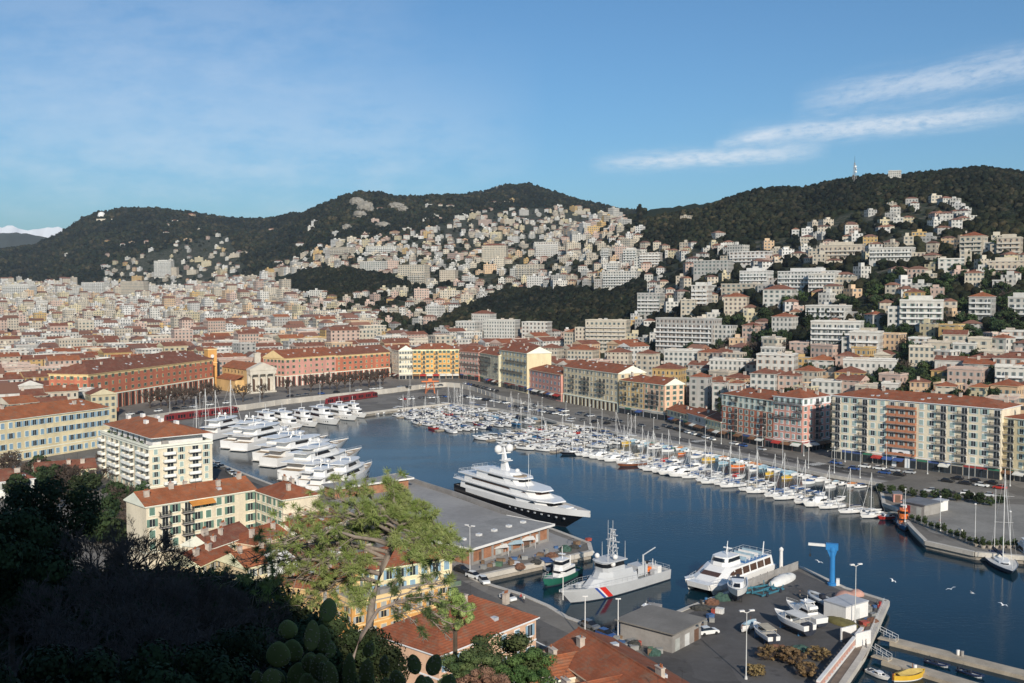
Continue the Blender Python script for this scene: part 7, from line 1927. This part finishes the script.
for x, y, c, lab in ((512, 552, 'blue', 'blue and white market canopy before the brick shed'), (497, 556, 'white', 'white market canopy beside the blue and white one'), (524, 548, 'grey', 'grey stall table under a cover on the pier')):
    p = G(x, y); rt = root('canopy', p, R(24)); tag(rt, lab, 'canopy'); m = MB(); m.loft([[(-2.6, -1.6, 2.3), (2.6, -1.6, 2.3), (2.6, 1.6, 2.3), (-2.6, 1.6, 2.3)], [(-2.6, -.1, 2.9), (2.6, -.1, 2.9), (2.6, .1, 2.9), (-2.6, .1, 2.9)]]); m.build('cover', CANV['lightblue' if c == 'blue' else 'white'], rt)
    for sx in (-2.5, 2.5):
        for sy in (-1.5, 1.5): m = MB(); m.tube([(sx, sy, 0), (sx, sy, 2.3)], .05, n=5); m.build('leg', ALU, rt)
# planters round the plaza
PLT = crown_mesh('plant', 'round', 500, .14, LEAF_G, 90)
for i in range(17):
    t = i / 16; x = 912 + (1015 - 912) * t; y = 521 + (548 - 521) * min(1, t * 1.5)
    p = G(x, y, 2.01); rt = root('planter', p, 0); m = MB(); m.lathe([(.5, 0), (.75, .7), (.8, .75), (.7, .78)], 10); m.build('pot', M('pot_stone', (.38, .33, .27), .9), rt); o = link('plant', PLT, rt, (0, 0, .5)); o.scale = (.9, .9, .85 + .3 * (i % 3))
    ODD.append((rt, 'shrub in a round stone pot along the plaza edge', 'planter', 'planters along the plaza edge'))
for i in range(12):
    p = G(880 + i * 11, 492 + i * 1.2 + rc_.uniform(-2, 2), 2.01); tree(p, rc_.uniform(1.4, 2.4), rc_.choice([1, 4, 0]), None, 'shrubs behind the plaza')
# --- people and gulls
def person_mesh(stride, arm, coat, trousers):
    bm = bpy.data.meshes.new('p'); V = [(0, 0, .92), (0, 0, 1.15), (0, 0, 1.42), (0, 0, 1.53), (0, .01, 1.62), (0, .02, 1.74)]; E_ = [(0, 1), (1, 2), (2, 3), (3, 4), (4, 5)]; r = [.14, .14, .15, .06, .095, .075]
    for s in (-1, 1):
        n = len(V); V += [(s * .10, 0, .88), (s * .11, s * stride * .5 + .03, .48), (s * .11, s * stride, .08), (s * .12, s * stride + .14, .04)]; r += [.10, .065, .05, .045]; E_ += [(0, n), (n, n + 1), (n + 1, n + 2), (n + 2, n + 3)]
        n = len(V); V += [(s * .19, 0, 1.41), (s * .24, -s * arm * .4, 1.13), (s * .23, -s * arm + .05, .88), (s * .22, -s * arm + .08, .79)]; r += [.065, .05, .04, .045]; E_ += [(2, n), (n, n + 1), (n + 1, n + 2), (n + 2, n + 3)]
    bm.from_pydata(V, E_, []); o = bpy.data.objects.new('p', bm); COL.objects.link(o); md = o.modifiers.new('s', 'SKIN')
    for i, q in enumerate(bm.skin_vertices[0].data): q.radius = (r[i], r[i]); q.use_root = (i == 0)
    o.modifiers.new('d', 'SUBSURF').levels = 1
    dg = bpy.context.evaluated_depsgraph_get(); me = bpy.data.meshes.new_from_object(o.evaluated_get(dg)); bpy.data.objects.remove(o)
    me.materials.clear()
    for m in (M('skin', (.45, .28, .20), .6), M('coat_' + coat, {'red': (.4, .05, .04), 'white': (.65, .64, .6), 'dark': (.03, .03, .04), 'blue': (.06, .12, .3)}[coat], .8), M('trousers_' + trousers, {'dark': (.03, .03, .045), 'pale': (.3, .27, .22)}[trousers], .8), M('hair', (.05, .03, .02), .8)): me.materials.append(m)
    for f in me.polygons:
        c = f.center; f.material_index = 3 if c.z > 1.70 or (c.z > 1.6 and c.y < -.02) else 0 if c.z > 1.5 or (abs(c.x) > .19 and c.z < .86) else 2 if c.z < .95 and abs(c.x) < .2 else 1; f.use_smooth = True
    return me
PM = {k: person_mesh(*a) for k, a in dict(red=(.18, .15, 'red', 'dark'), white=(.05, .05, 'white', 'dark'), dark=(.22, .18, 'dark', 'pale'), blue=(.1, .1, 'blue', 'dark')).items()}
for x, y, k, rz, lab in ((521, 601, 'red', 1, 'person in red coat standing by the white estate car'), (524, 603, 'white', 2.5, 'person in white top beside the one in red on the quay road'), (962, 535, 'white', 0, 'person in white walking at the plaza edge'), (965, 538, 'dark', .4, 'person in dark coat walking near the plaza edge planters'), (940, 524, 'red', .9, 'person in red coat on the plaza by the planters'), (535, 560, 'blue', 1.8, 'person in blue coat on the pier before the brick shed'),
                         (562, 552, 'dark', .3, 'person in dark coat near the pier end'), (866, 648, 'white', 1.9, 'person in white on the promenade by the gangway'), (878, 612, 'red', 2, 'person in red among the crates at the boatyard edge'), (800, 598, 'dark', .7, 'person in dark coat crossing the empty boatyard'), (690, 452, 'dark', 1, 'person in dark coat on the east quay kerb'), (805, 470, 'white', 1, 'person in white on the quay below the pink corner building'), (612, 646, 'blue', 2, 'person in blue coat by the pole at the jetty root')):
    p = G(x, y, 2.014); o = link('person', PM[k], None, p, rz); tag(o, lab, 'person')
def gull(x, y, z, rz, bank, lab):
    q = at_depth(x, y, 1.0); d = q - Vector((0, 0, CZ)); t = (z - CZ) / d.z; p = Vector((0, 0, CZ)) + d * t
    m = MB(); m.loft([[(x_, r * math.cos(a), r * math.sin(a)) for a in [6.283 * i / 8 for i in range(8)]] for x_, r in ((-.3, .01), (-.2, .06), (0, .09), (.16, .07), (.24, .05), (.31, .015))], 0)
    for s in (-1, 1):
        m.loft([[(.10, s * .05, .03), (-.10, s * .05, .02), (-.10, s * .05, .04), (.10, s * .05, .06)], [(.16, s * .38, .16), (-.02, s * .38, .15), (-.02, s * .38, .17), (.16, s * .38, .19)], [(-.02, s * .72, .10), (-.08, s * .72, .10), (-.08, s * .72, .11), (-.02, s * .72, .11)]], 0)
    o = m.build('gull', M('gull_white', (.8, .8, .8), .7, .08, 3)); o.location = p; o.rotation_euler = (bank, 0, rz); o.scale = (1.25, 1.25, 1.25); tag(o, lab, 'bird')
for a in ((893, 581, 12, .3, .2, 'white gull flying farthest left over the dark water'), (951, 589, 14, 1.2, -.4, 'white gull with spread wings, second from the pontoons'), (972, 593, 13, 2.2, .5, 'white gull banking steeply over the water'), (1003, 605, 15, .5, .1, 'lowest gull near the right edge over the water'), (819, 562, 10, 1.0, .3, 'small gull flying beside the blue crane')): gull(*a)
def finish_labels():
    done = set(LABELS)
    for o, col, words, px, py in CARS:
        near = sorted((b for b in CARS if b[0] is not o), key=lambda b: (b[3] - px) ** 2 + 3 * (b[4] - py) ** 2)[:3]
        opts = ['%s car parked %s' % (col, words)] + ['%s car parked %s, by a %s one' % (col, words, b[1]) for b in near]
        opts = [q for q in opts if len(q.split()) <= 16]
        for q in opts:
            if q not in done: break
        else: q = opts[0]
        done.add(q); o['label'] = q
    for o, words, x, y in LAMPS: o['label'] = 'pale slender street lamp ' + words
    for o, lab, cat, g in ODD: o['label'] = lab; o['category'] = cat; o['group'] = g
finish_labels()
# ---------------------------------------------------------------- the slope below the viewpoint: dark trees, pine, shrubs, prickly pears
BARKG = M('grey_bark', (.24, .20, .17), .9, .3, 3, bump=.5)
TWIGG = M('grey_twigs', (.085, .064, .055), .9, .3, 3)
NEED = leaf_mat('pine_needles', (.17, .23, .06), (.28, .32, .12), 1.2)
OLIVE = leaf_mat('shrub_leaves', (.045, .075, .028), (.10, .13, .05), 2)
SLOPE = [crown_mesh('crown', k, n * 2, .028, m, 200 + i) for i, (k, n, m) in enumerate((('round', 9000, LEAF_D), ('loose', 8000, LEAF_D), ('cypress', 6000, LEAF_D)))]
SL_T = trunk_mesh(.55, .05, 'x', 3, BARK)
SBARE = [bare_mesh('crown', 40 + i, 7, TWIGG, .7, 6, .03, .003) for i in range(2)]
rs_ = random.Random(31)
def slope_tree(px, ytop, d, size, kind, label, hgt=1.85):
    top = at_depth(px, ytop, d)
    o = root('bare_tree' if kind < 0 else 'tree', (top.x, top.y, top.z - size * hgt), rs_.uniform(0, 6.28)); o.scale = (size, size, size)
    link('crown', SBARE[-kind - 1] if kind < 0 else SLOPE[kind], o); link('trunk', SL_T, o, (0, 0, -.5))
    h = o.location.z - size * .5 - hill_z(top.x, top.y)
    if h > .3:
        m = MB(); m.tube([(0, 0, -.45), (.05, .03, -.45 - h / size * .5), (0, 0, -.45 - h / size - .1)], .05, .07, 7); m.build('lower_trunk', BARK, o)
    tag(o, label, 'tree', 'trees on the shaded slope')
slope_tree(44, 470, 62, 3.4, 0, 'dark dense evergreen rising highest at the left edge of the slope')
slope_tree(108, 488, 60, 3.6, -1, 'leafless greyish tree catching light on top of the slope'); slope_tree(140, 500, 55, 3.0, -2, 'leafless tree just right of the greyish one')
for i, (x, y, d, s, k, w) in enumerate(((8, 500, 50, 3.2, 0, 'dark evergreen cut by the left edge of the picture'), (75, 530, 46, 3.2, -1, 'dark leafless tree below the tall evergreen'), (170, 530, 50, 3.0, -1, 'dark leafless tree in front of the long cream house'), (205, 548, 48, 2.6, -2, 'leafless tree at the right rim of the dark slope'), (30, 570, 36, 3.0, -1, 'dark leafless tree in the lower left of the slope'),
        (110, 560, 38, 3.0, -2, 'dark leafless tree in the middle of the slope'), (160, 585, 36, 2.4, -1, 'pale leafless tree in the middle of the slope'), (212, 575, 38, 2.8, -1, 'dark leafless tree left of the pine trunk'), (238, 590, 42, 2.6, -2, 'dark leafless tree touching the left pine branches'), (60, 640, 24, 2.0, 0, 'dark bush tree at the bottom left corner'), (130, 640, 24, 2.0, 1, 'loose dark tree at the bottom left'),
        (195, 640, 25, 1.9, 0, 'round dark tree at the bottom below the pine'), (255, 620, 32, 2.2, 1, 'loose dark tree beneath the pine'), (5, 650, 22, 1.9, 1, 'dark foliage in the very bottom left corner'), (290, 615, 44, 2.4, 0, 'dark tree behind the prickly pears'), (330, 610, 46, 2.4, 1, 'dark tree under the pine trunk'), (226, 560, 52, 3.0, -1, 'dark leafless tree before the ragged red roof'), (140, 530, 44, 3.0, -2, 'dark leafless tree under the two greyish crowns'), (365, 625, 48, 2.2, 0, 'dark tree at the foot of the pine'))):
    slope_tree(x, y, d, s, k, w)
for i, x in enumerate((10, 45, 80, 112, 146, 178, 208, 236, 262, 24, 62, 98, 130, 166, 198, 230, 255, 285)):
    far = i < 9
    slope_tree(x, (548 + (i % 3) * 9 if far else 588 + (i % 4) * 7) + (12 if x > 200 else 0), (68 if far else 54) + (i % 4) * 2, 4.0 + (i % 3) * .4, i % 2, ['dark evergreen deep in the hollow, %s', 'dark loose crown low on the slope, %s'][0 if far else 1] % ['at the left picture edge', 'under the tall evergreen', 'left of the greyish leafless tree', 'below the greyish leafless tree', 'below the second leafless tree', 'before the wall of the long cream house', 'below the ragged red roof', 'left of the pine branches', 'under the left pine branches', 'close to the left edge', 'above the corner bushes', 'under the leafless crowns', 'in the middle of the slope', 'below the pale leafless tree', 'left of the prickly pears', 'above the prickly pears', 'under the lowest pine branch', 'beside the pine foot'][i])
def tuft_mesh(seed, n=60, l=.36):
    rr = np.random.RandomState(seed); V = []
    for i in range(n):
        d = rr.normal(size=3); d /= np.linalg.norm(d); ln = l * rr.uniform(.7, 1.1); s = np.cross(d, rr.normal(size=3)); s = s / np.linalg.norm(s) * .016
        b = d * .02; V.append([b - s, b + s, d * ln + s * .4, d * ln - s * .4])
    return np.array(V)
def pine(label, base, tips, trunk_path, tuft_l, mat, bark, name='pine_tree', per=6, r0=.28, cat='tree', seed=2, twist=.35, bare=0.0):
    """tapering trunk, limbs that run out to the given tips, forking twigs, needle tufts at their ends"""
    rr = random.Random(seed); rt = root(name, base, 0); tag(rt, label, cat); B0 = Vector(base)
    W = MB(); TU = []; tp = [Vector(p) - B0 for p in trunk_path]
    W.tube(tp, r0, r0 * .5, 9)
    tm = [tuft_mesh(seed * 10 + i, l=tuft_l) for i in range(4)]
    for tip, t0 in tips:
        tip = Vector(tip) - B0; k = t0 * (len(tp) - 1); i = min(int(k), len(tp) - 2); s = tp[i].lerp(tp[i + 1], k - i); d = tip - s; L = d.length
        pts = [s]
        for j in range(1, 7):
            t = j / 6; w = Vector((rr.uniform(-1, 1), rr.uniform(-1, 1), rr.uniform(-.6, 1))) * L * .055; pts.append(s + d * t + Vector((0, 0, L * .10 * math.sin(math.pi * t))) + (w if j < 6 else Vector()))
        W.tube(pts, r0 * .42 * min(1.2, L / 4), .025, 6)
        for j in range(2, 7):
            for q in range(per if j > 3 else per // 2):
                a = pts[j] + (pts[j - 1] - pts[j]) * rr.random(); dd = (d.normalized() * .7 + Vector((rr.gauss(0, .8), rr.gauss(0, .8), rr.gauss(.15, .5)))).normalized(); l = rr.uniform(.35, 1.15) * L * twist * .5
                e = a + dd * l; mid = a + dd * l * .5 + Vector((rr.uniform(-1, 1), rr.uniform(-1, 1), rr.uniform(-1, 1))) * l * .16
                W.tube([a, mid, e], .028, .010, 4, cap=False)
                for z in range(3):
                    f = e if z == 0 else a.lerp(e, rr.uniform(.4, .95)) + Vector((rr.gauss(0, 1), rr.gauss(0, 1), rr.gauss(0, .7))) * l * .3
                    if z: W.tube([mid.lerp(e, .3), f], .012, .006, 3, cap=False)
                    if rr.random() > bare: TU.append(f)
    W.build('branches', bark, rt, True)
    V = np.concatenate([tm[i % 4] * rr.uniform(.7, 1.15) + np.array(p[:]) for i, p in enumerate(TU)]).reshape(-1, 3)
    link('crown', numpy_mesh('crown', V, np.arange(len(V)).reshape(-1, 4), mat), rt)
def make_pine():
    D0 = 58
    a = lambda x, y, d=D0: tuple(at_depth(x, y, d))
    gx = at_depth(368, 640, D0); base = (gx.x, gx.y, hill_z(gx.x, gx.y) - .3)
    trunk = [base, a(368, 640), a(372, 600), a(383, 565), a(396, 540), a(400, 520)]
    tips = []
    rr = random.Random(6)
    for x, y, t in ((388, 482, 1), (352, 490, .95), (325, 500, .9), (300, 520, .85), (276, 545, .75), (250, 565, .65), (238, 580, .6), (262, 590, .55), (300, 575, .65), (335, 545, .8), (360, 515, .95), (405, 495, 1), (422, 508, 1), (435, 525, .98), (448, 540, .95), (455, 552, .9), (430, 548, .9), (415, 530, 1), (385, 505, 1), (340, 525, .9), (315, 550, .75), (285, 565, .7), (318, 596, .55), (345, 570, .65), (410, 560, .8), (375, 535, .9), (300, 606, .5), (395, 512, 1), (445, 560, .85), (352, 606, .5), (440, 575, .8)):
        tips.append((a(x, y, D0 + rr.uniform(-4, 4)), t))
    pine('open crowned pine with grey branches spreading over the red roofs', base, tips, trunk, .37, NEED, M('pine_bark', (.25, .21, .175), .9, .3, 3, bump=.4), per=6, bare=.52, twist=.62)
    # dead leaning pine with bare twisted branches right of it
    b2 = at_depth(352, 660, 46); base = (b2.x, b2.y, hill_z(b2.x, b2.y)); a = lambda x, y, d=46: tuple(at_depth(x, y, d))
    pine('leaning pale pine with bare twisted branches above the red hipped roof', base, [(a(x, y), t) for x, y, t in ((400, 575, .9), (420, 600, 1), (432, 618, 1), (445, 600, 1), (455, 625, 1), (425, 640, .95), (452, 640, 1), (405, 622, .9), (465, 612, 1), (440, 585, .95))], [base, a(352, 660), a(362, 635), a(378, 610), a(395, 603)], .3, OLIVE, M('pale_bark', (.27, .22, .185), .85, .25, 3), per=4, r0=.13, seed=5, bare=.86)
make_pine()
# green and reddish shrubs at the bottom centre
def shrub(px, py, d, sx, sz, mat, label, seed, n=13000, leaf=.028):
    p = at_depth(px, py, d); cm = crown_mesh('leaves', 'loose', n, leaf, mat, seed); rt = root('shrub', (p.x, p.y, p.z - sz * 1.7), 0); link('leaves', cm, rt).scale = (sx, sx, sz)
    o = link('stems', bare_mesh('stems', seed, 4, TWIGG, .7, 6, .03, .006), rt, (0, 0, -.2)); o.scale = (sx * .9, sx * .9, sz * .9)
    h = p.z - sz * 1.7 - hill_z(p.x, p.y)
    if h > 0: m = MB(); m.tube([(0, 0, .1), (0, 0, -h - .2)], .15, .2, 6); m.build('trunk', BARK, rt)
    tag(rt, label, 'shrub', 'shrubs at the foot of the picture')
shrub(498, 632, 50, 2.6, 1.9, OLIVE, 'leafy olive green tree crown before the white and apricot house', 301); shrub(468, 650, 46, 1.7, 1.4, OLIVE, 'smaller olive green bush left of the leafy crown', 302); shrub(530, 655, 48, 1.8, 1.4, leaf_mat('fresh_leaves', (.05, .10, .03), (.10, .16, .05)), 'fresh green bush at the lower edge right of the leafy crown', 303); shrub(487, 668, 40, 1.1, .9, leaf_mat('reddish_leaves', (.20, .11, .07), (.30, .19, .13)), 'reddish bush below the leafy crown', 304); shrub(455, 590, 60, 1.3, 1.5, NEED, 'small bright pine top beside the golden yellow house', 305)
DRY = leaf_mat('dry_weeds', (.16, .11, .05), (.24, .17, .08)); 
for i, (x, y, s, w) in enumerate(((768, 660, 2.2, 'dry brown bush at the bottom left of the boatyard wreck'), (792, 664, 2.6, 'dry brown bush under the laid up boats'), (818, 660, 2.0, 'dry brown bush near the yard wall'), (756, 676, 1.8, 'dry brown bush beside the lower twin lamp'), (805, 676, 2.0, 'lowest dry brown bush of the boatyard'))):
    p = G(x, y, 2.0); rt = root('bush', p, i); link('leaves', crown_mesh('leaves', 'loose', 1600, .09, DRY, 320 + i), rt).scale = (s, s, s * .7); o = link('stems', SBARE[i % 2], rt); o.scale = (s, s, s * .8); tag(rt, w, 'bush', 'dry bushes in the boatyard')
# prickly pears on the terrace edge just below the camera
CACT = leaf_mat('cactus_pad', (.12, .13, .042), (.20, .205, .07), 1.4)
def pad(rt, c, up, nrm, l, w, spines=True):
    up = up.normalized(); nrm = (nrm - up * nrm.dot(up)).normalized(); sd = up.cross(nrm); m = MB(); th = w * .13; rings = []
    for i in range(11):
        t = i / 10; r = max(.12, math.sin(math.pi * min(1, t * .97 + .015) ** .86) ** .5); 
        rings.append([c + up * (l * t) + sd * (w / 2 * r * math.cos(a)) + nrm * (th * (r ** .6) * math.sin(a)) for a in [6.2832 * k / 14 for k in range(14)]])
    m.loft(rings)
    rr = random.Random(int(c.x * 997) + int(c.z * 131)); 
    for i in range(46):
        t = rr.uniform(.1, .95); r = math.sin(math.pi * t ** .82) ** .62; a = rr.uniform(0, 6.28); q = c + up * (l * t) + sd * (w / 2 * r * math.cos(a)) + nrm * (th * r ** .6 * math.sin(a)); m.idx([(0, 1, 2), (0, 2, 3), (0, 3, 1)], [q + nrm * .012 * (1 if math.sin(a) > 0 else -1), q + sd * .007, q - sd * .004 + up * .006, q - sd * .004 - up * .006], 1)
    m.build('pad', [CACT, M('cactus_spine', (.35, .3, .2), .8)], rt, True)
def cactus(label, px, py, d, pads, seed):
    b = at_depth(px, py, d); rt = root('prickly_pear', (b.x, b.y, hill_z(b.x, b.y)), 0); tag(rt, label, 'cactus', 'prickly pears along the bottom edge'); o = Vector(rt.location); rr = random.Random(seed)
    full = list(pads)
    for x, y, l, w, lean in pads:   # every pad grows out of the one below it
        yy, xx, ww = y, x, w
        while yy < 705:
            l2 = rr.uniform(24, 33); yy += l2 * .93; xx -= lean * 12 + rr.uniform(-3, 3); ww = max(16, min(26, ww + rr.uniform(-1, 4))); full.append((xx, yy, l2, ww, rr.uniform(-.15, .15)))
    pads = full
    for x, y, l, w, lean in pads:
        c = at_depth(x, y, d + rr.uniform(-.35, .35)) - o; up = Vector((lean, rr.uniform(-.2, .2), 1)); pad(rt, c, up, Vector((rr.uniform(-.7, .7), -1, rr.uniform(-.1, .3))), l * d / F * .9, w * d / F * .88)
    lo = min(p[1] for p in pads); z = min((at_depth(p[0], p[1], d) - o).z for p in pads)
    m = MB(); m.tube([(0, 0, -.1), (.03, 0, max(.1, z * .6)), (0, 0, max(.15, z + .1))], .13, .09, 8); m.build('stem', M('cactus_stem', (.10, .085, .05), .9), rt)
cactus('large dark prickly pear left of the pine foot', 285, 700, 7.0, ((278, 667, 29, 28, .05), (289, 638, 21, 23, -.1), (311, 651, 33, 19, .05), (310, 673, 22, 20, .1), (327, 622, 28, 22, .1), (258, 684, 15, 15, -.2), (272, 690, 24, 24, -.1), (297, 690, 24, 20, .1)), 1)
cactus('middle prickly pear with upright pads', 345, 700, 6.4, ((330, 658, 19, 13, .1), (348, 690, 42, 17, .05), (367, 657, 21, 14, .25), (384, 674, 22, 12, .05), (332, 690, 32, 20, -.15), (366, 692, 30, 18, .1)), 2)
cactus('prickly pear with two lit heart shaped pads', 420, 705, 6.0, ((417, 674, 23, 16, -.3), (430, 675, 24, 18, .4), (424, 697, 25, 22, 0), (446, 690, 20, 19, .35), (400, 692, 26, 20, -.2)), 3)
stf = MB()
for i in range(2200):
    x = rs_.uniform(-6, 3); y = rs_.uniform(5, 24); z = hill_z(x, y)
    if y < 7 and rs_.random() < .5: continue
    a = rs_.uniform(0, 6.28); h = rs_.uniform(.2, .7); d = Vector((math.cos(a), math.sin(a), 0)); s = d.cross(Vector((0, 0, 1))) * .018; p = Vector((x, y, z - .1)); t = p + d * h * .4 + Vector((0, 0, h))
    stf.face([p - s, p + s, t + s * .3, t - s * .3])
o = stuff(stf.build('grass', leaf_mat('slope_grass', (.03, .045, .015), (.07, .07, .03)))); tag(o, 'dark tufts of grass on the slope below the viewpoint', 'grass')
# ---------------------------------------------------------------- the air between the harbour and the far hills
def haze():
    m = bpy.data.materials.new('haze_air'); m.use_nodes = True; t = NT(m.node_tree); t.n.clear()
    v = t.add('ShaderNodeVolumePrincipled'); o = t.add('ShaderNodeOutputMaterial'); t.t.links.new(v.outputs[0], o.inputs[1])
    v.inputs['Color'].default_value = (.80, .90, 1, 1); v.inputs['Density'].default_value = .00005; v.inputs['Anisotropy'].default_value = .25
    mb = MB(); mb.box(-9000, -400, -30, 9000, 7400, 520); o = mb.build('haze', m); stuff(o); tag(o, 'thin pale blue air between the harbour and the far hills', 'haze')
haze()
# ---------------------------------------------------------------- words for the many look-alikes
LAND = [(232, 352, 'the church tower'), (150, 372, 'the long red palace'), (436, 362, 'the golden corner building'), (338, 368, 'the pink palace'), (540, 310, 'the big wooded grove'), (778, 360, 'the long white slab'), (920, 425, 'the long cream apartment house'),
        (748, 415, 'the red seven storey building'), (835, 335, 'the big white hillside block'), (690, 330, 'the grey balconied block'), (103, 214, 'the observatory'), (852, 175, 'the lattice mast'), (970, 245, 'the tall cream hill block'),
        (335, 284, 'the small dark grove'), (608, 330, 'the cream block with balconies'), (500, 330, 'the white blocks'), (590, 385, 'the long beige house'), (520, 365, 'the tall yellow house'), (55, 425, 'the cream school'), (525, 190, 'the highest hilltop'), (890, 310, 'the white flats'), (985, 300, 'the grey tiled block'), (650, 275, 'the white tower blocks'), (790, 278, 'the long terraced block')]
def auto_labels():
    done = set(LABELS); done_g = {}
    for a in AUTO:
        ls = sorted(LAND, key=lambda l: (l[0] - a['px']) ** 2 + 2.5 * (l[1] - a['py']) ** 2)[:3]
        near = sorted((b for b in AUTO if b is not a and (b['roof'] is None) == (a['roof'] is None)), key=lambda b: (b['px'] - a['px']) ** 2 + 2 * (b['py'] - a['py']) ** 2)[:4]
        if a['kind'] in ('villa', 'house', 'apartment block'):
            base = '%s %s %s with %s roof' % (a['size'], a['col'], a['kind'], a['roof'])
        elif a.get('base'): base = a['base']
        else: base = '%s %s %s' % (a['size'], a['col'], a['kind'])
        opts = []
        for l in ls:
            dx, dy = l[0] - a['px'], l[1] - a['py']
            rel = 'just by' if dx * dx + dy * dy < 260 else ('left of' if dx > 0 else 'right of') if abs(dx) > abs(dy) * 1.3 else ('above' if dy > 0 else 'below')
            opts.append('%s, %s %s' % (base, rel, l[2]))
            for b in near:
                side = 'left' if b['px'] > a['px'] else 'right'
                opts.append('%s, %s %s, beside a %s one' % (base, rel, l[2], b['col']) if len(base.split()) < 6 else '%s, %s %s, beside %s' % (base, rel, l[2], b['col']))
        opts = [o for o in opts if len(o.split()) <= 16] or [base]
        for o in opts:
            if o not in done: break
        else:
            same = [q for q in opts if done_g.get(q) == a['zone']]
            o = same[0] if same else opts[0] + ' there'
        done.add(o); done_g.setdefault(o, a['zone'])
        a['o']['label'] = o
auto_labels()
